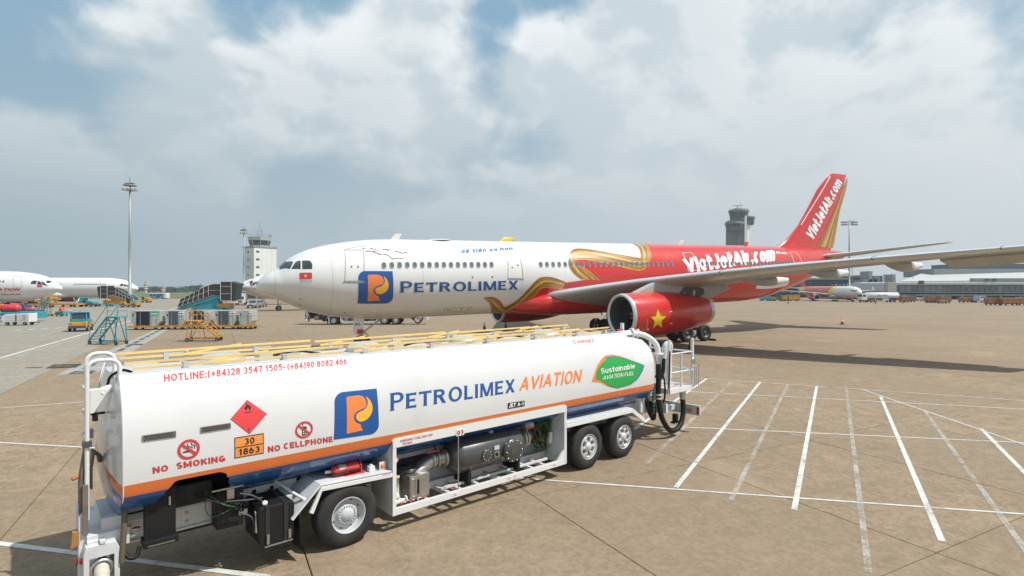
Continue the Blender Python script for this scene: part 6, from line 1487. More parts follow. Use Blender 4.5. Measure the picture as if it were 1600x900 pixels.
rf = MB(); rf.add([(tx(1405) - ox, -1, tz_(439.5)), (X1, -1, tz_(436)), (X1, 28, tz_(421, YT + 28)), (tx(1440, YT + 28) - ox, 28, tz_(427, YT + 28)), (tx(1405) - ox, -1, tz_(441)), (X1, -1, tz_(441)), (X1, 28, tz_(441)), (tx(1440, YT + 28) - ox, 28, tz_(441))], [(0, 1, 2, 3), (0, 1, 5, 4), (1, 2, 6, 5), (2, 3, 7, 6), (3, 0, 4, 7)]); roof = rf.build('roof', ROOFW, term)
MB().box(tx(1460, YT + 20) - ox, tx(1760, YT + 20) - ox, 20, 40, tz_(432, YT + 20), tz_(420, YT + 20)).build('roof_monitor', BANDG, roof)
MB().box(tx(1500, YT + 60) - ox, tx(1640, YT + 60) - ox, 60, 80, 0, tz_(412, YT + 60)).build('rear_block', TGLASS, term); MB().box(tx(1502, YT + 70) - ox, tx(1525, YT + 70) - ox, 66, 80, 0, tz_(405, YT + 70)).build('rear_block', BANDG, term)
for x, y in ((1434, 441), ): MB().box(tx(x - 3) - ox, tx(x + 4) - ox, -2.2, -1.6, tz_(444), tz_(438.5)).build('roof_unit', DGREY, term)
for x0, x1 in ((1535, 1541), (1546, 1552)): MB().box(tx(x0) - ox, tx(x1) - ox, -1.6, -1, tz_(438.5), tz_(435.5)).build('roof_vent', DGREY, roof)
MB().box(tx(1515) - ox, X1, -1.3, 0, tz_(438.8), tz_(434.8)).build('gutter_band', BANDG, roof)
for x0, x1, y0, y1, m in ((1380, 1393, 431, 440, mat('plant_green', (.16, .20, .18), .6)), (1391, 1397, 430, 440, LGREY), (1372, 1378, 423, 440, GREY), (1410, 1415, 428, 440, GREY), (1362, 1385, 436, 441, BANDG)):
    MB().box(tx(x0) - ox, tx(x1) - ox, 6, 12, tz_(441), tz_(y0)).build('plant_room', m, term)
MB().tube([(tx(1350) - ox, 8, 0), (tx(1350) - ox, 8, tz_(415))], .12, 5).build('roof_aerial', GREY, term); MB().tube([(tx(1448) - ox, 8, 0), (tx(1448) - ox, 8, tz_(403))], .12, 5).build('roof_aerial', GREY, term)
for k in range(14): MB().box(X0 + 3 + k * 8, X0 + 3.6 + k * 8, -.6, 0, 0, tz_(460)).build('column', GREY, term)
# older green-glazed pier further off, with a boarding bridge
YP = 285.
pier = empty('pier_building', (tx(1290, YP), YP, 0), 0, 'dark green glazed pier building behind the small red jet', 'building'); oxp = tx(1290, YP)
def PB_(name, m, x0, x1, y0, y1, d0=0., d1=20., par=pier): return MB().box(tx(x0, YP) - oxp, tx(x1, YP) - oxp, d0, d1, tz_(y1, YP), tz_(y0, YP)).build(name, m, par)
PGL = glass_mat('pier_glass', (.030, .085, .080), .2)
PB_('wall', DARKW, 1090, 1345, 436, 468); 
for k in range(24): PB_('glass_pane', PGL, 1092 + k * 10.5, 1101.8 + k * 10.5, 438.5, 448.5, -.4, 0)
PB_('roof', BANDG, 1088, 1348, 434.5, 437, -1, 21); PB_('slab_edge', LGREY, 1088, 1346, 449, 450.5, -1, 1)
MB().add([(tx(1326, YP) - oxp, -1, tz_(447, YP)), (tx(1346, YP) - oxp, -1, tz_(447, YP)), (tx(1343, YP) - oxp, -1, tz_(430, YP)), (tx(1327, YP) - oxp, -1, tz_(431, YP)), (tx(1326, YP) - oxp, 16, tz_(447, YP)), (tx(1346, YP) - oxp, 16, tz_(447, YP)), (tx(1343, YP) - oxp, 16, tz_(430, YP)), (tx(1327, YP) - oxp, 16, tz_(431, YP))], [(0, 1, 2, 3), (4, 5, 6, 7), (0, 1, 5, 4), (1, 2, 6, 5), (2, 3, 7, 6), (3, 0, 4, 7)]).build('end_hall', mat('hall_green', (.10, .13, .13), .5), pier)
for k in range(5):
    PB_('vent_stack', LGREY, 1298 + k * 6, 1300.5 + k * 6, 445 - (k % 2), 450, -1, 1)
bb = empty('boarding_bridge', (tx(1352, 222), 222, 0), 0, 'grey boarding bridge at the end of the terminal', 'boarding bridge')
MB().box(-2.0, 2.2, -14, 9, 3.4, 6.6).build('tunnel', LGREY, bb, .1); MB().box(-1.6, 1.8, -15.5, -14, 3.1, 6.9).build('cab', mat('bridge_beige', (.36, .35, .31), .6), bb, .1); MB().box(-.3, .5, -11, -10.2, 0, 3.4).build('leg', GREY, bb); MB().tube([(-1.3, -10.6, .5), (1.5, -10.6, .5)], .5, 10).build('wheel', RUBBER, bb)

# low building under the tower on the left
lb = empty('low_building', n2(420, CY, 250), 0, 'low grey building with dark openings at the foot of the control tower', 'building')
MB().box(-16, 30, 0, 12, 0, 3.2).build('wall', LGREY, lb); MB().box(-17, 31, -1, 13, 3.2, 3.8).build('roof', GREY, lb)
for k in range(9): MB().box(-14 + k * 4.6, -10.6 + k * 4.6, -.06, .2, .1, 2.6).build('door_opening', TGLASS, lb)

# ================================================================== FAR TREES AND HOUSES
TREE = foliage_mat('far_foliage', (.028, .050, .026), (.050, .075, .036))
rt = random.Random(11)
def leaf_cloud(mb, c, rx, rz, n, ls):
    for k in range(n):
        u = rt.uniform(-1, 1); a = rt.uniform(0, 6.283); rr = rt.uniform(.25, 1.) ** .5; s_ = math.sqrt(1 - u * u) * rr
        lump = 1 + .22 * math.sin(3 * a + c[0]) + .15 * math.sin(5 * u + c[1])
        p = Vector((c[0] + rx * s_ * math.cos(a) * lump, c[1] + rx * s_ * math.sin(a) * lump, c[2] + rz * u * rr * lump))
        n1 = Vector((rt.uniform(-1, 1), rt.uniform(-1, 1), rt.uniform(-1, 1))).normalized(); n2_ = n1.orthogonal().normalized(); n3 = n1.cross(n2_); l_ = ls * rt.uniform(.6, 1.4)
        mb.add([p + n2_ * l_, p + n3 * l_ * .8, p - n2_ * l_, p - n3 * l_ * .8], [(0, 1, 2, 3)])
wood = MB()
for k in range(150):
    px = rt.uniform(-260, 480); Y = rt.uniform(690, 880); p = at_depth(px, CY, Y); h = rt.uniform(4.0, 7.5); r_ = rt.uniform(4, 9)
    leaf_cloud(wood, (p.x, p.y, h * .55), r_, h * .52, 110, 1.3)
for k in range(90):
    px = rt.uniform(1100, 1420); Y = rt.uniform(520, 700); p = at_depth(px, CY, Y); h = rt.uniform(5, 9)
    leaf_cloud(wood, (p.x, p.y, h * .5), rt.uniform(4, 8), h * .5, 60, 1.4)
o = wood.build('far_wood', TREE, None, fixn=False); tag(o, 'dark green line of trees on the horizon beyond the grass', 'trees', kind='stuff')
def tree(px, Y, h, r_, label):
    p = at_depth(px, CY, Y); root = empty('tree', (p.x, p.y, 0), rt.uniform(0, 6), label, 'tree', 'trees beyond the grass field')
    tr = MB(); tr.tube([(0, 0, 0), (.1, .05, h * .3), (.0, .2, h * .6)], [.4, .3, .12], 8)
    for k in range(5): a = k * 1.26; tr.tube([(0, .05, h * .35), (r_ * .5 * math.cos(a), r_ * .5 * math.sin(a), h * .62)], [.16, .06], 6)
    tr.build('trunk', mat('bark', (.10, .07, .05), .9), root)
    cr = MB()
    for k in range(9):
        a = rt.uniform(0, 6.28); q = rt.uniform(0, .65) * r_; leaf_cloud(cr, (q * math.cos(a), q * math.sin(a), h * rt.uniform(.5, .85)), r_ * rt.uniform(.32, .5), h * rt.uniform(.13, .2), 90, .55)
    cr.build('crown', TREE, root, fixn=False)
tl = ['broad dark tree standing between the two banded water towers', 'rounded tree to the side of the white far houses', 'tall dark tree behind the canopy of the teal stairs', 'small tree beside the taller banded water tower']
for (px, h, r_), l in zip(((242, 11, 9), (268, 10, 8), (306, 12, 9), (222, 9, 6)), tl): tree(px, 690 if px != 306 else 560, h * .75, r_, l)
rh = random.Random(4)
HW = mat('house_white', (.55, .55, .53), .7, var=.2, vscale=.2)
for k in range(9):
    px = 274 + k * 3.4; p = at_depth(px, CY, 900 + rh.uniform(-60, 60)); hh = rh.uniform(6, 9.5)
    root = empty('house', (p.x, p.y, 0), rh.uniform(-.3, .3), 'small pale house in the far row of houses beyond the grass', 'house', 'far houses')
    MB().box(-2.2, 2.2, -2, 2, 0, hh).build('wall', HW, root); MB().box(-2.4, 2.4, -2.2, 2.2, hh, hh + .5).build('roof', GREY, root); MB().box(-1.2, -.2, -2.05, -1.9, hh - 2.2, hh - 1).build('window', GLASS, root)
# ================================================================== GROUND EQUIPMENT
def wheel(par, x, y, r, w=.22, hub=GREY):
    o = MB().lathe((0, -w / 2, 0), (0, 1, 0), [(0, r * .5), (0, r * .85), (w * .2, r), (w * .8, r), (w, r * .85), (w, r * .5)], 18).build('wheel', RUBBER, par); o.location = (x, y, r)
    MB().lathe((0, -w / 2, 0), (0, 1, 0), [(.01, r * .52), (.03, r * .4), (.02, 0)], 12).build('hub', hub, o); return o
def P2(name, m, par, poly, y0, y1, bevel=0.): return MB().prism(poly, 'xz', y0, y1).build(name, m, par, bevel)
# --- the second tanker, seen under the nose of the airliner
tk2 = copy_tree(truck); tk2.location = (-21.3, 66.5, 0); tk2.rotation_euler = (0, 0, R(1.5))
tk2['label'] = 'fuel tanker standing on the apron beyond the nose wheel of the airliner'
# --- container dollies and containers
def dolly(px0, px1, Y, rz, label):
    p = at_depth((px0 + px1) / 2, CY, Y); L = (px1 - px0) / F_PX * Y / 2
    d_ = empty('container_dolly', (p.x, p.y, 0), rz, label, 'dolly', 'yellow container dollies')
    MB().box(-L, L, -.85, .85, .27, .37).build('deck', MYEL, d_, .01)
    for y in (-.86, .86): MB().box(-L - .05, L + .05, y - .04, y + .04, .24, .43).build('side_rail', MYEL, d_)
    for k in range(5): MB().tube([(-L * .8 + k * L * .4, -.8, .39), (-L * .8 + k * L * .4, .8, .39)], .03, 6).build('roller', METAL, d_)
    for x in (-L * .6, L * .6):
        for y in (-.6, .6): wheel(d_, x, y, .17, .12)
    MB().tube([(L, 0, .3), (L + .7, 0, .28)], .035, 6).build('tow_bar', MYEL, d_)
    return d_
def uld(px0, px1, Y, rz, label, curtain, sign=None, hl=.38):
    p = at_depth((px0 + px1) / 2, CY, Y); L = (px1 - px0) / F_PX * Y / 2; z0, z1 = .40, 2.0
    u_ = empty('cargo_container', (p.x, p.y, 0), rz, label, 'cargo container', 'metal cargo containers on dollies')
    P2('shell', ALU, u_, [(-L + .35, z0), (L - .35, z0), (L, z0 + .5), (L, z1), (-L, z1), (-L, z0 + .5)], -.75, .75, .015)
    for x in (-L + .34, -L * .35, L * .42, L - .34): MB().box(x - .025, x + .025, -.775, -.752, z0 + .02, z1 - .02).build('frame_rib', METAL, u_)
    for z in (z0 + .03, z1 - .05): MB().box(-L + .36, L - .36, -.78, -.753, z - .03, z + .03).build('edge_rail', METAL, u_)
    c0, c1 = (-L * .62, L * .30)
    rows = [[(c0 + (c1 - c0) * i / 18, -.775 - .02 * math.sin(i * 1.7 + z * 2), z) for i in range(19)] for z in (z0 + .06, z0 + .5, z0 + 1.0, z1 - .08)]
    MB().grid(rows).build('curtain', curtain, u_)
    if sign: MB().box(L * .36, L * .92, -.772, -.756, z1 - .48, z1 - .10).build('sign_board', sign, u_); MB().box(L * .40, L * .86, -.776, -.773, z1 - .36, z1 - .28).build('sign_lettering', DGREY if sign is LETW else LETW, u_)
    MB().box(-L + .15, -L + .33, -.765, -.752, z1 - .6, z1 - .35).build('placard', DGREY, u_)
    return u_
SGR = mat('sign_green', (.06, .42, .20), .5)
zc = 59.5
for i, (a, b, Y, rz, cu, sg, l) in enumerate([(212, 255.5, 59, R(4), CURT, SGR, 'metal cargo container with a navy curtain and green sign on a dolly'), (265, 294, 59.5, R(3), CURTG, LETW, 'metal cargo container with a slack grey curtain next to the navy curtained one'),
                                      (303, 335, 60.5, R(3), CURT, LETW, 'metal cargo container with a dark curtain behind the yellow maintenance steps'), (340.5, 373.5, 60, R(3), CURTG, LETW, 'metal cargo container with a flat grey panel and a white sign'), (378, 398, 60, R(3), ALU, LETW, 'narrow silver cargo container closing the row of containers')]):
    uld(a, b, Y, rz, l, cu, sg); dolly(a - 3, b + 2, Y, rz, 'yellow dolly carrying the ' + ['container with the navy curtain', 'container with the slack grey curtain', 'container behind the yellow maintenance steps', 'container with the flat grey panel', 'narrow silver container'][i])
# --- maintenance steps
def steps(px, Y, w, hgt, rz, m, label, flip=1, name='maintenance_steps'):
    p = at_depth(px, CY, Y); r_ = empty(name, (p.x, p.y, 0), rz, label, 'access steps'); L = w / 2; f = flip
    for y in (-.45, .45):
        MB().bar((-L * f, y, .22), (L * f, y, .22), .07).build('base_rail', m, r_)
        MB().bar((-L * f, y, .25), (L * .30 * f, y, hgt), .07, .10).build('stringer', m, r_)
        MB().bar((L * .95 * f, y, .22), (L * .80 * f, y, hgt), .06).build('leg', m, r_); MB().bar((L * .35 * f, y, hgt), (L * .85 * f, y, .3), .045).build('brace', m, r_); MB().bar((L * .30 * f, y, hgt), (L * .05 * f, y, .22), .05).build('leg', m, r_)
        MB().tube([(-L * .9 * f, y, 1.05), (L * .30 * f, y, hgt + .85), (L * .95 * f, y, hgt + .85), (L * .95 * f, y, hgt)], .024, 6).build('handrail', m, r_); MB().tube([(-L * .95 * f, y, .3), (-L * .9 * f, y, 1.05)], .022, 6).build('handrail_post', m, r_)
        MB().tube([(L * .30 * f, y, hgt), (L * .30 * f, y, hgt + .85)], .022, 6).build('handrail_post', m, r_); MB().tube([(L * .30 * f, y, hgt + .45), (L * .95 * f, y, hgt + .45)], .018, 6).build('mid_rail', m, r_)
    MB().box(min(L * .28 * f, L * .98 * f), max(L * .28 * f, L * .98 * f), -.5, .5, hgt - .06, hgt + .02).build('platform', m, r_, .01)
    n = 8
    for k in range(n):
        t = (k + .6) / n; x = (-L + (L * 1.3) * t) * f; z = .25 + (hgt - .25) * t; MB().box(x - .13, x + .13, -.42, .42, z - .02, z + .02).build('tread', m, r_)
    for x in (-L * .9, L * .9):
        for y in (-.45, .45): wheel(r_, x, y, .16, .09)
    return r_
steps(169, 43.0, 2.7, 2.15, R(-12), TEAL, 'teal tubular maintenance steps on wheels beside the drain channel'); s2 = steps(319, 45.6, 2.5, 1.70, R(10), MYEL, 'yellow maintenance steps in front of the cargo containers', -1)
# --- covered passenger stairs
def covered_stairs(px, Y, m, label, f=1, k=1.0, rz=0.):
    """foot at local -x*f, cabin door end at +x*f"""
    p = at_depth(px, CY, Y); r_ = empty('passenger_stairs', (p.x, p.y, 0), rz, label, 'passenger stairs'); r_.scale = (k, k, k)
    A = [(-5.6, .55), (1.6, 3.3), (2.6, 3.3)]; tp = [(-5.0, 2.5), (-.2, 5.0), (1.2, 5.45), (2.6, 5.45)]
    fx = lambda L: [(x * f, z) for x, z in L]
    P2('stringer', m, r_, fx([(-5.4, .45), (1.8, 2.6), (2.7, 2.6), (2.7, 3.3), (1.6, 3.3), (-5.7, .75)]), -1.0, 1.0, .03)
    P2('stair_panel', m, r_, fx([(-3.0, 1.0), (2.2, 1.0), (2.2, 2.6), (1.2, 2.5)]), -.85, .85, .03)
    can = P2('canopy_side', CANVAS, r_, fx([(-5.65, .95), (-4.95, 2.55), (-.2, 5.05), (1.2, 5.5), (2.6, 5.5), (2.6, 3.35), (1.5, 3.35)]), -1.02, 1.02, .02)
    hood = P2('hood', CANVAS, r_, fx([(2.75, 2.2), (4.9, 2.2), (4.9, 6.0), (2.75, 6.0)]), -1.3, 1.3, .04)
    P2('bellows', mat('bellows', (.030, .045, .042), .8), r_, fx([(4.95, 2.4), (5.5, 2.4), (6.0, 5.6), (4.95, 5.9)]), -1.35, 1.35, .06)
    for y in (-1.05, 1.05):
        for i in range(7):
            t = i / 6; a = Vector((-5.65 + 6.0 * t, 0, .95 + 2.28 * t)); b = Vector((-4.95 + 5.3 * t, 0, 2.55 + 2.62 * t)); MB().bar((a.x * f, y, a.z), (b.x * f, y, b.z), .09, .05).build('canopy_frame', WHITE, r_)
        MB().bar((-5.3 * f, y, 1.75), (.4 * f, y, 4.2), .08, .05).build('canopy_frame', WHITE, r_); MB().bar((.4 * f, y, 4.2), (2.6 * f, y, 4.3), .08, .05).build('canopy_frame', WHITE, r_); MB().bar((-4.95 * f, y, 2.55), (-.2 * f, y, 5.05), .09, .05).build('canopy_frame', WHITE, r_)
        MB().bar((-5.65 * f, y, .95), (1.5 * f, y, 3.35), .09, .05).build('canopy_frame', WHITE, r_)
        for x in (2.8, 4.85): MB().bar((x * f, y * 1.27, 2.2), (x * f, y * 1.27, 6.0), .10, .06).build('hood_frame', WHITE, r_)
        for z in (2.25, 3.6, 5.0, 5.95): MB().bar((2.8 * f, y * 1.27, z), (4.85 * f, y * 1.27, z), .08, .06).build('hood_frame', WHITE, r_)
    MB().box(min(-3 * f, 4.4 * f), max(-3 * f, 4.4 * f), -.95, .95, .5, .95).build('chassis', m, r_, .05)
    for x in (-1.4, -.6, .2, 1.0): MB().bar((x * f, -.7, .9), ((x + 1.6) * f, -.7, 2.8), .12).build('lift_arm', DGREY, r_)
    MB().box(min(2.0 * f, 4.4 * f), max(2.0 * f, 4.4 * f), -.95, .95, .95, 1.7).build('engine_cover', MYEL, r_, .06); MB().bar((3.7 * f, -.9, .9), (3.7 * f, -.9, 2.3), .14).build('support_leg', LGREY, r_)
    for x in (-2.2, 3.4):
        for y in (-.85, .85): wheel(r_, x * f, y, .42, .28)
    for x in (-3.6, ): MB().bar((x * f, -.9, .1), (x * f, -.9, 1.0), .10).build('stabiliser', GREY, r_)
    return r_
covered_stairs(327, 104, TEAL, 'teal passenger stairs under a dark canopy with white ribs', 1, .95, R(2)); covered_stairs(187, 142, MYEL, 'yellow passenger stairs under a dark ribbed canopy at the white airliner', -1, .86, R(-4))
# --- tugs, carts, loaders
def tug(px, Y, rz, label, m1, m2, k=1., cab=True, group='baggage tugs'):
    p = at_depth(px, CY, Y); r_ = empty('baggage_tug', (p.x, p.y, 0), rz, label, 'tug', group); r_.scale = (k, k, k)
    P2('body', m2, r_, [(-1.4, .35), (1.35, .35), (1.4, .95), (.35, 1.0), (.3, .7), (-.45, .7), (-.5, 1.0), (-1.4, 1.0)], -.78, .78, .05)
    P2('bonnet', m1, r_, [(.35, .95), (1.42, .9), (1.38, 1.12), (.4, 1.25)], -.76, .76, .05)
    if cab:
        for x in (-.95, .35):
            for y in (-.7, .7): MB().bar((x, y, .98), (x * .8 - .04, y * .9, 1.95), .09).build('cab_post', m1, r_)
        MB().box(-.95, .38, -.70, .70, 1.92, 2.02).build('roof', m1, r_, .03); MB().box(-.98, -.92, -.6, .6, 1.05, 1.3).build('rear_panel', m1, r_)
        P2('rear_window', GLASS, r_, [(-.94, 1.32), (-.92, 1.32), (-.80, 1.88), (-.82, 1.88)], -.58, .58); P2('windscreen', GLASS, r_, [(.33, 1.25), (.35, 1.25), (.27, 1.9), (.25, 1.9)], -.6, .6)
        for y in (-.78, .70): P2('door', m1, r_, [(-.85, .70), (.30, .70), (.30, 1.3), (-.85, 1.3)], y, y + .05)
        MB().tube([(-.3, .0, 2.02), (-.3, 0, 2.14)], .07, 8).build('beacon', AMBER, r_)
    MB().box(-.45, .05, -.35, .35, .72, 1.02).box(-.5, -.38, -.35, .35, 1.0, 1.45).build('seat', BLACK, r_, .03); MB().tube([(.35, .1, 1.2), (.15, .1, 1.32)], .03, 6).build('steering_column', BLACK, r_)
    MB().box(-1.52, -1.40, -.74, .74, .34, .62).build('bumper', DGREY, r_, .02); MB().box(-1.62, -1.48, -.12, .12, .40, .60).build('tow_hitch', DGREY, r_)
    for y in (-.6, .48): MB().box(-1.415, -1.40, y, y + .12, .78, .86).build('tail_lamp', REDL, r_)
    for x in (-.9, .9):
        for y in (-.74, .74): wheel(r_, x, y, .34, .2)
    return r_
tug(126.5, 57, R(116), 'teal and yellow baggage tug with a cab, seen from behind', TEAL, MYEL, .97); tug(204, 131, R(5), 'teal tug with white wheels under the floodlight mast', TEAL, MYEL, 1.35, False); tug(226, 176, R(4), 'yellow open tug behind the floodlight mast near the grass', MYEL, MYEL, 1.3, False)
# belt loader and teal tractor by the far airliner
def belt_loader(px0, px1, Y, label, m, up=1):
    p = at_depth((px0 + px1) / 2, CY, Y); L = (px1 - px0) / F_PX * Y / 2; r_ = empty('belt_loader', (p.x, p.y, 0), R(2), label, 'belt loader')
    MB().box(-L * .6, L * .5, -.9, .9, .45, .95).build('chassis', m, r_, .05); P2('belt_boom', m, r_, [(-L, 1.0), (L, 1.0 + up), (L, 1.4 + up), (-L, 1.35)], -.55, .55, .04); P2('belt', DGREY, r_, [(-L, 1.36), (L, 1.41 + up), (L, 1.45 + up), (-L, 1.40)], -.42, .42)
    for x in (-L * .4, L * .3): MB().bar((x, -.6, .9), (x + .5, -.6, 1.5 + up * .5), .1).build('lift_arm', DGREY, r_)
    for k in range(6): x = -L + (k + .5) * L / 3; MB().tube([(x, -.6, 1.3 + up * (x + L) / (2 * L)), (x, -.6, 1.95 + up * (x + L) / (2 * L))], .03, 5).build('rail_post', m, r_)
    MB().tube([(-L, -.6, 1.95), (L, -.6, 1.95 + up)], .03, 5).build('hand_rail', m, r_); MB().box(-L * .6, -L * .35, -.8, .1, .95, 1.5).build('driver_seat', BLACK, r_, .05)
    for x in (-L * .45, L * .35):
        for y in (-.85, .85): wheel(r_, x, y, .38, .24)
belt_loader(37, 92, 128, 'yellow belt loader standing under the nose of the lettered white airliner', MYEL, .8)
def cargo_loader(px0, px1, Y, label):
    p = at_depth((px0 + px1) / 2, CY, Y); L = (px1 - px0) / F_PX * Y / 2; r_ = empty('cargo_loader', (p.x, p.y, 0), 0, label, 'cargo loader')
    MB().box(-L, L, -1.5, 1.5, .5, .85).build('main_platform', MYEL, r_, .04); MB().box(-L, -L * .55, -1.5, 1.5, 1.9, 2.3).build('bridge_platform', MYEL, r_, .04)
    for x in (-L * .95, -L * .6): MB().box(x - .12, x + .12, -1.4, -1.15, .8, 2.4).build('mast', MYEL, r_); MB().box(x - .12, x + .12, 1.15, 1.4, .8, 2.4).build('mast', MYEL, r_)
    MB().bar((-L * .9, -1.45, .8), (-L * .6, -1.45, 1.9), .14).build('scissor_arm', DGREY, r_); MB().bar((-L * .6, -1.45, .8), (-L * .9, -1.45, 1.9), .14).build('scissor_arm', DGREY, r_)
    MB().box(-L * .55, -L * .42, -1.5, -.6, .85, 2.6).build('operator_box', MYEL, r_, .04)
    for k in range(9): MB().tube([(-L * .35 + k * L * .15, -1.4, .88), (-L * .35 + k * L * .15, 1.4, .88)], .06, 6).build('roller', METAL, r_)
    for x in (-L * .8, L * .2, L * .8):
        for y in (-1.2, 1.2): wheel(r_, x, y, .3, .3)
cargo_loader(70, 128, 134, 'yellow cargo loader with a long low deck behind the ground carts')
def tractor(px, Y, rz, label, m):
    p = at_depth(px, CY, Y); r_ = empty('tow_tractor', (p.x, p.y, 0), rz, label, 'tractor')
    MB().box(-1.9, 1.9, -.9, .9, .4, .8).build('chassis', DGREY, r_, .05); P2('bonnet', m, r_, [(-.2, .8), (1.9, .75), (1.8, 1.2), (.0, 1.6)], -.85, .85, .08); P2('rear_body', m, r_, [(-1.9, .8), (-1.0, .8), (-1.0, 1.2), (-1.9, 1.2)], -.85, .85, .06)
    P2('cab_rear', m, r_, [(-1.7, 1.2), (-.75, 1.2), (-.65, 2.15), (-1.55, 2.15)], -.8, .8, .05); MB().bar((.1, -.8, 1.55), (-.5, -.8, 2.15), .07).build('cab_post', m, r_); MB().box(-1.6, -.1, -.82, .82, 2.12, 2.2).build('roof', m, r_, .03)
    for x in (-1.2, 1.2):
        for y in (-.85, .85): wheel(r_, x, y, .42, .28)
tractor(138, 136, 0, 'teal tow tractor with a rear cab in front of the white airliner', TEAL)
def cart_flat(px0, px1, Y, label):
    p = at_depth((px0 + px1) / 2, CY, Y); L = (px1 - px0) / F_PX * Y / 2; r_ = empty('flat_trailer', (p.x, p.y, 0), 0, label, 'trailer')
    MB().box(-L, L, -.8, .8, .45, .6).build('deck', TEAL, r_, .02)
    for x in (-L * .7, L * .7):
        for y in (-.6, .6): wheel(r_, x, y, .22, .14)
    MB().tube([(L, 0, .45), (L + .9, 0, .4)], .05, 6).build('tow_bar', DGREY, r_)
cart_flat(148, 178, 138, 'low teal trailer between the teal tractor and the yellow stairs')
# ground power cart (white) and the teal truck behind it
p = at_depth(33, CY, 66); gpu = empty('ground_power_unit', (p.x, p.y, 0), R(5), 'long white ground power cart with one brown stripe on small wheels', 'power cart')
P2('housing', WHITE, gpu, [(-1.5, .38), (1.35, .38), (1.35, 1.42), (-1.25, 1.32), (-1.62, 1.15), (-1.75, .85), (-1.7, .55)], -.65, .65, .05)
for z in (.62, .86, 1.10): MB().box(-1.3, 1.3, -.665, -.652, z - .012, z + .012).build('panel_seam', LGREY, gpu)
for x in (.45, .9): MB().box(x - .012, x + .012, -.665, -.652, .42, 1.36).build('panel_seam', LGREY, gpu)
MB().box(-.16, -.02, -.668, -.651, .45, 1.3).build('stripe', mat('stripe_brown', (.22, .05, .035), .5), gpu)
for k in range(3): MB().box(.6, .98, -.667, -.652, .66 + k * .25, .70 + k * .25).build('louvre', DGREY, gpu)
for x in (-1.1, .8):
    for y in (-.55, .55): wheel(gpu, x, y, .22, .14)
MB().tube([(1.35, 0, .35), (2.1, 0, .3)], .04, 6).build('tow_bar', DGREY, gpu)
p = at_depth(12, CY, 74); tt = empty('service_truck', (p.x, p.y, 0), R(4), 'teal flatbed service truck with a red tank behind the white power cart', 'truck')
MB().box(-6, 4.2, -1.1, 1.1, .95, 1.25).build('flatbed', TEAL, tt, .04); MB().box(3.0, 4.3, -1.1, 1.1, .45, .95).build('rear_skirt', TEAL, tt, .05)
P2('mudguard', LGREY, tt, arc(-1.0, .6, .98, 0, 180, 8) + arc(-1.0, .6, .85, 180, 0, 8), -1.18, -.7); 
MB().lathe((-.9, 0, 1.75), (1, 0, 0), [(0, 0), (.05, .35), (.2, .5), (2.2, .5), (2.4, .4), (2.45, 0)], 20).build('red_tank', mat('tank_red', (.62, .04, .05), .35), tt); MB().box(-1.15, -.9, -.6, .6, 1.25, 2.3).build('yellow_bulkhead', MYEL, tt, .03); MB().box(-5.5, -1.2, -1.0, 1.0, 1.25, 2.3).build('white_body', WHITE, tt, .06)
for x in (-1.0, -4.6, 2.2):
    for y in (-.85, .85): wheel(tt, x, y, .6, .34)
p = at_depth(48, CY, 92); sk = empty('service_skip', (p.x, p.y, 0), R(-3), 'dark blue and pink loaded cart behind the service truck', 'cart')
MB().box(-1.5, 1.6, -.8, .8, .5, .75).build('deck', DGREY, sk, .03); MB().box(-1.4, -.5, -.7, .7, .75, 1.7).build('load', mat('load_navy', (.05, .07, .16), .7), sk, .06); MB().box(-.4, .7, -.7, .7, .75, 1.25).build('load', mat('load_pink', (.5, .12, .16), .7), sk, .06); MB().box(.75, 1.5, -.7, .7, .75, 1.1).build('load', mat('load_grey', (.2, .25, .3), .7), sk, .05)
for x in (-1.0, 1.1):
    for y in (-.6, .6): wheel(sk, x, y, .26, .16)
sl3 = steps(68, 88, 2.3, 2.2, R(-15), TEAL, 'small teal steps on wheels beside the loaded cart')
p = at_depth(90, CY, 88); tb = empty('tool_cart', (p.x, p.y, 0), 0, 'teal and yellow tool cart with an orange bundle, next to the traffic cone', 'cart')
MB().box(-1.5, -.1, -.4, .4, .25, .45).build('yellow_frame', MYEL, tb, .03); MB().bar((-.9, -.3, .4), (-.9, -.3, .95), .1).build('post', MYEL, tb); MB().box(0, 1.3, -.5, .5, .22, .78).build('tool_box', TEAL, tb, .04); P2('bundle', CONE, tb, [(.35, .8), (.95, .8), (.8, 1.35), (.6, 1.45), (.45, 1.2)], -.3, .3, .05)
for k in range(5): MB().box(.1 + k * .24, .22 + k * .24, -.515, -.501, .3, .7).build('slot', DGREY, tb)
for x in (-1.2, .2, 1.1): wheel(tb, x, -.4, .14, .1); wheel(tb, x, .4, .14, .1)
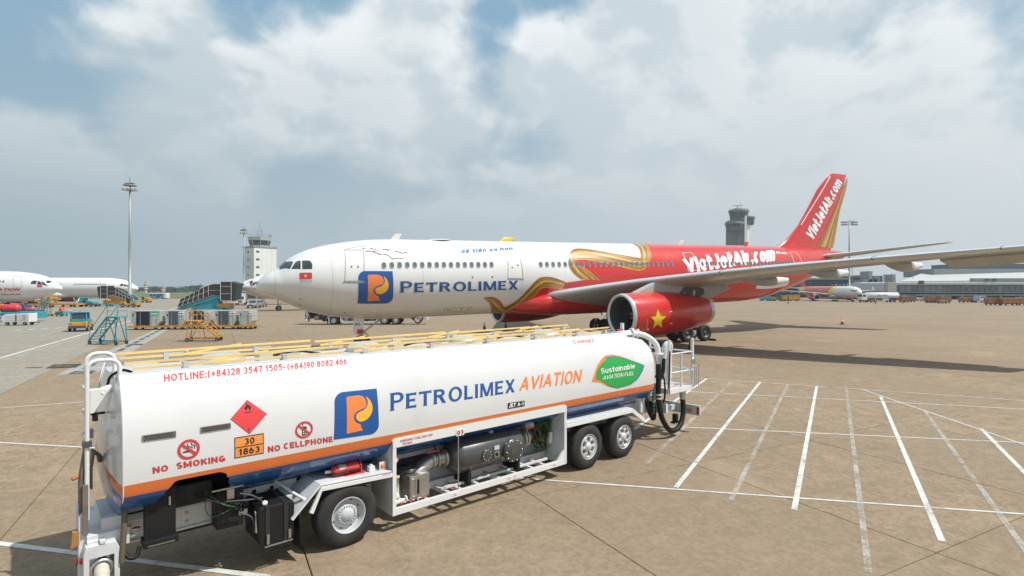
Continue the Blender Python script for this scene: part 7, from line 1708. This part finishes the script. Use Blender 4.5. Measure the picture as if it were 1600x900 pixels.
# cones
def cone(x, y, k, label, m=CONE):
    r_ = empty('traffic_cone', (x, y, .0), 0, label, 'traffic cone', 'traffic cones'); r_.scale = (k, k, k)
    MB().box(-.2, .2, -.2, .2, .004, .04).build('foot', BLACK if m is CONE else m, r_, .01); MB().lathe((0, 0, 0), (0, 0, 1), [(.04, .15), (.28, .11), (.28, .113, 1), (.46, .08, 1), (.46, .078), (.72, .03), (.72, 0)], 16).build('body', [m, LETW if m is CONE else m], r_)
for (px, py, k, l, m) in ((291.5, 557, 1.0, 'orange traffic cone on the apron just beyond the tanker handrails', CONE), (1316, 507, 1.2, 'orange traffic cone alone on the open apron behind the wing', CONE), (109.5, 489, 1.1, 'orange traffic cone beside the tool cart', CONE),
                       (757, 517, 1.25, 'dark traffic cone under the far engine, farther from the wheels', DGREY), (790, 516, 1.25, 'dark traffic cone under the far engine, nearer the wheels', DGREY), (1231.5, 474, 1.3, 'small dark cone before the yellow box trailer', DGREY), (1410, 474, 1.2, 'dark cone at the end of the far white tanker', DGREY), (1078, 549, 1.1, 'dark red traffic cone by the hoses of the tanker platform', mat('cone_dark', (.25, .05, .04), .6))):
    q = gpt(px, py); cone(q.x, q.y, k, l, m)
# bus, vans behind the stairs
p = at_depth(249, CY, 243); bus = empty('apron_bus', (p.x, p.y, 0), 0, 'blue and white apron bus in front of the grass field', 'bus')
MB().box(-3.8, 3.8, -1.2, 1.2, .35, 1.3).build('body', mat('bus_blue', (.10, .27, .45), .4), bus, .08); MB().box(-3.75, 3.75, -1.15, 1.15, 1.3, 2.2).build('window_band', GLASS, bus, .05); MB().box(-3.8, 3.8, -1.2, 1.2, 2.2, 2.65).build('roof', WHITE, bus, .1); MB().box(2.6, 3.82, -1.22, 1.22, .36, 2.3).build('front', WHITE, bus, .1); MB().box(-.6, .9, -1.22, -1.19, .4, 2.2).build('door', mat('bus_dark_blue', (.03, .12, .26), .4), bus)
for k in range(5): MB().box(-3.6 + k * 1.4, -3.5 + k * 1.4, -1.19, -1.12, 1.3, 2.2).build('pillar', WHITE, bus)
for x in (-2.4, 2.2):
    for y in (-1.1, 1.1): wheel(bus, x, y, .45, .25)
def car(px, Y, rz, label, m, k=1.0, pick=False):
    p = at_depth(px, CY, Y); r_ = empty('car', (p.x, p.y, 0), rz, label, 'car'); r_.scale = (k, k, k)
    P2('body', m, r_, [(-2.1, .4), (2.1, .4), (2.15, .8), (1.9, 1.0), (1.0, 1.08), (-2.1, 1.08)], -.86, .86, .07); P2('cabin', m, r_, [(-.6 if pick else -2.0, 1.06), (1.1, 1.06), (.45, 1.68), (-.5 if pick else -1.85, 1.72)], -.78, .78, .06)
    P2('windscreen', GLASS, r_, [(1.02, 1.10), (1.06, 1.10), (.50, 1.64), (.46, 1.64)], -.70, .70)
    for y in (-.79, .775): P2('side_window', GLASS, r_, [(-.4 if pick else -1.8, 1.14), (.85, 1.14), (.42, 1.60), (-.4 if pick else -1.7, 1.62)], y, y + .015)
    MB().box(2.13, 2.17, -.4, .4, .6, .78).build('grille', BLACK, r_)
    for y in (-.78, .55): MB().box(2.08, 2.16, y, y + .23, .72, .88).build('headlight', LETW, r_)
    for x in (-1.35, 1.35):
        for y in (-.78, .78): wheel(r_, x, y, .34, .22)
car(397, 127, R(-85), 'silver car facing the apron below the white noses', mat('car_silver', (.38, .42, .45), .3, .5, coat=.5), 1.05); car(408, 133, R(-80), 'dark pickup parked behind the silver car', mat('car_grey', (.16, .18, .19), .35, coat=.4), 1.0, True)
p = at_depth(377, CY, 150); ct = empty('catering_truck', (p.x, p.y, 0), R(-70), 'white service truck half hidden behind the teal covered stairs', 'truck')
P2('cab', WHITE, ct, [(1.2, .6), (3.0, .6), (3.0, 1.5), (2.6, 2.5), (1.2, 2.5)], -1.1, 1.1, .08); P2('windscreen', GLASS, ct, [(2.99, 1.55), (3.02, 1.55), (2.66, 2.4), (2.62, 2.4)], -.95, .95); MB().box(-3.5, 1.1, -1.2, 1.2, .9, 3.2).build('box_body', LGREY, ct, .05); MB().box(2.98, 3.03, -.5, .5, .8, 1.3).build('grille', DGREY, ct)
for x in (-2.3, 2.0):
    for y in (-1.0, 1.0): wheel(ct, x, y, .48, .28)
# --- right-hand side, before the terminal
def road_tanker(px0, px1, Y, rz, label):
    p = at_depth((px0 + px1) / 2, CY, Y); L = (px1 - px0) / F_PX * Y / 2; r_ = empty('road_tanker', (p.x, p.y, 0), rz, label, 'fuel tanker')
    MB().lathe((-L + 2.2, 0, 2.15), (1, 0, 0), [(0, 0), (.05, .8), (.25, 1.1), (2 * L - 2.6, 1.1), (2 * L - 2.35, .8), (2 * L - 2.3, 0)], 24).build('tank', TANKW, r_)
    MB().box(-L + .2, -L + 2.0, -1.15, 1.15, .7, 2.9).build('cab', WHITE, r_, .12); MB().box(-L + .18, -L + .22, -1, 1, 1.8, 2.6).build('windscreen', GLASS, r_); MB().box(-L + .5, -L + 1.5, -1.17, -1.14, 1.8, 2.5).build('side_window', GLASS, r_)
    MB().box(-L + .3, L - .2, -.9, .9, .7, 1.05).build('chassis', DGREY, r_); MB().box(.5, 2.6, -1.15, -.6, .5, 1.2).build('pump_box', LGREY, r_, .03); MB().box(-L + 2.6, L - .6, -1.105, -1.09, 2.0, 2.04).build('stripe', LBLUE, r_)
    M_ = Matrix.Translation((p.x, p.y, 0)) @ Matrix.Rotation(rz, 4, 'Z'); V, Fc = text_2d('PETROLIMEX', .03); decal_2d('lettering', Flat(M_, lambda x, z: -1.11), V, Fc, [(-1.2, 2.15), (2.2, 2.15), (2.2, 2.55), (-1.2, 2.55)], LBLUE, r_, .01, 2)
    for x in (-L + 1.1, -L + 3.4, -L + 4.8, L - 3.2, L - 2.0):
        for y in (-.95, .95): wheel(r_, x, y, .5, .3)
road_tanker(1341, 1405, 183, R(4), 'white road tanker parked behind the nose of the small red jet')
def box_dolly(px0, px1, y0, y1, label, m=RUST, name='baggage_trailer', group='orange baggage trailers by the terminal'):
    Y = (CAM_H) * F_PX / (y1 - CY); p = at_depth((px0 + px1) / 2, CY, Y); L = (px1 - px0) / F_PX * Y / 2; h = (y1 - y0) / F_PX * Y
    r_ = empty(name, (p.x, p.y, 0), 0, label, 'trailer', group)
    MB().box(-L, L, -.9, .9, .55, h).build('box', m, r_, .03); MB().box(-L - .06, L + .06, -.96, .96, h, h + .08).build('lid', mat('lid_pale', (.45, .42, .36), .6), r_); MB().box(-L, L, -.7, .7, .38, .52).build('chassis', DGREY, r_)
    n = max(2, int(2 * L / 1.1))
    for k in range(n + 1): x = -L + 2 * L * k / n; MB().box(x - .04, x + .04, -.94, -.9, .56, h - .02).build('rib', m, r_)
    for x in (-L * .65, L * .65):
        for y in (-.7, .7): wheel(r_, x, y, .26, .16)
for a, b, y0, y1, l in ((1407, 1418, 463.5, 472.5, 'orange baggage trailer just behind the white road tanker'), (1447, 1465.5, 464, 473.2, 'orange baggage trailer with a tug before it, by the terminal'), (1467, 1483, 464, 473.6, 'orange baggage trailer with a pale lid near a low cart'), (1500, 1511.5, 464.5, 472.6, 'dull orange baggage trailer in the shade of the terminal, first of two'), (1512.5, 1525, 464.5, 472.6, 'dull orange baggage trailer in the shade of the terminal, second of two'), (1541, 1562, 466, 477, 'orange baggage trailer heading the row on the open apron'), (1563, 1590, 466, 477.3, 'long orange baggage trailer in the row on the open apron'), (1591, 1625, 465, 477, 'orange baggage trailer closing the row at the apron edge')):
    box_dolly(a, b, y0, y1, l)
box_dolly(1419, 1428, 464, 472, 'brown baggage trailer next to the white bins', mat('box_brown', (.20, .12, .07), .6)); box_dolly(1430, 1437, 464.5, 470.5, 'white bin on wheels below the terminal, wider one', LGREY, 'wheeled_bin', 'white bins'); box_dolly(1440, 1446, 465, 470.5, 'white bin on wheels below the terminal, narrower one', LGREY, 'wheeled_bin', 'white bins'); box_dolly(1468, 1477, 470, 474.2, 'low cart with a pale top before the orange trailers', mat('box_ochre', (.40, .22, .07), .6), 'low_cart', 'low carts')
box_dolly(1221, 1229, 462, 470.4, 'yellow tug-like box cart ahead of the yellow box trailer', MYEL, 'box_cart', 'yellow box carts'); box_dolly(1231, 1248, 461, 470.4, 'yellow box trailer beside the tail of the small red jet', MYEL, 'box_cart', 'yellow box carts'); box_dolly(1188, 1203, 463, 470.2, 'teal box cart below the tail of the red airliner', TEAL, 'teal_cart', 'teal carts'); box_dolly(1204, 1210, 464.5, 470.2, 'small yellow cart between the teal cart and the teal tug', MYEL, 'box_cart', 'yellow box carts')
tug(1215, 203, R(160), 'teal tug near the yellow box trailer', TEAL, TEAL, 1.15); tug(1456, 176, R(10), 'dark tug in front of an orange baggage trailer', DGREY, DGREY, .9, False)
car(1534, 178, R(20), 'pale blue vehicle in front of the dark terminal ground floor', mat('car_pale', (.35, .45, .52), .35, coat=.4), 1.25)
# a worker by the far tanker
def person(px, py, label, shirt, legs):
    q = gpt(px, py); me = bpy.data.meshes.new('person')
    V = [(0, 0, .95), (0, 0, 1.2), (0, 0, 1.42), (0, 0, 1.52), (0, .01, 1.66), (.19, 0, 1.40), (.26, -.03, 1.12), (.25, -.12, .88), (-.19, 0, 1.40), (-.25, .02, 1.12), (-.24, -.06, .88), (.10, 0, .88), (.12, -.02, .48), (.13, .02, .07), (.13, -.14, .04), (-.10, 0, .88), (-.12, .04, .48), (-.13, .08, .07), (-.13, -.08, .04)]
    E_ = [(0, 1), (1, 2), (2, 3), (3, 4), (2, 5), (5, 6), (6, 7), (2, 8), (8, 9), (9, 10), (0, 11), (11, 12), (12, 13), (13, 14), (0, 15), (15, 16), (16, 17), (17, 18)]
    r_ = [.15, .15, .15, .06, .105, .07, .05, .04, .07, .05, .04, .09, .065, .045, .04, .09, .065, .045, .04]
    me.from_pydata(V, E_, []); o = bpy.data.objects.new('person', me); COL.objects.link(o); sk_ = o.modifiers.new('skin', 'SKIN'); o.modifiers.new('sub', 'SUBSURF').levels = 1
    for i, d_ in enumerate(me.skin_vertices[0].data): d_.radius = (r_[i], r_[i] * .8); d_.use_root = (i == 0)
    m = bpy.data.materials.new('person_cloth'); m.use_nodes = True; g = G(m.node_tree); z = g.xyz(g.node('ShaderNodeTexCoord').outputs['Object'])[2]
    c = g.mix(g.mr(z, .93, .95), legs, shirt); c = g.mix(g.mr(z, 1.50, 1.52), c, (.35, .20, .13)); c = g.mix(g.mr(z, 1.68, 1.70), c, (.03, .025, .02)); g.put(g.n['Principled BSDF'].inputs['Base Color'], c)
    me.materials.append(m); o.location = (q.x, q.y, 0.005); o.rotation_euler = (0, 0, .6); tag(o, label, 'person'); return o
person(1368, 475.5, 'person in a light blue shirt standing beside the far white tanker', (.22, .36, .50), (.05, .06, .10))

# ================================================================== HAZE
hm = bpy.data.materials.new('haze'); hm.use_nodes = True; g = G(hm.node_tree); g.n.remove(g.n['Principled BSDF'])
pv_ = g.node('ShaderNodeVolumePrincipled'); pv_.inputs['Color'].default_value = (.80, .87, .93, 1); pv_.inputs['Density'].default_value = .00030; pv_.inputs['Anisotropy'].default_value = .25
g.l.new(pv_.outputs[0], g.n['Material Output'].inputs['Volume'])
hz_ = MB().box(-2750, 2750, -130, 2750, -1.2, 78).build('haze', hm); hz_['kind'] = 'stuff'
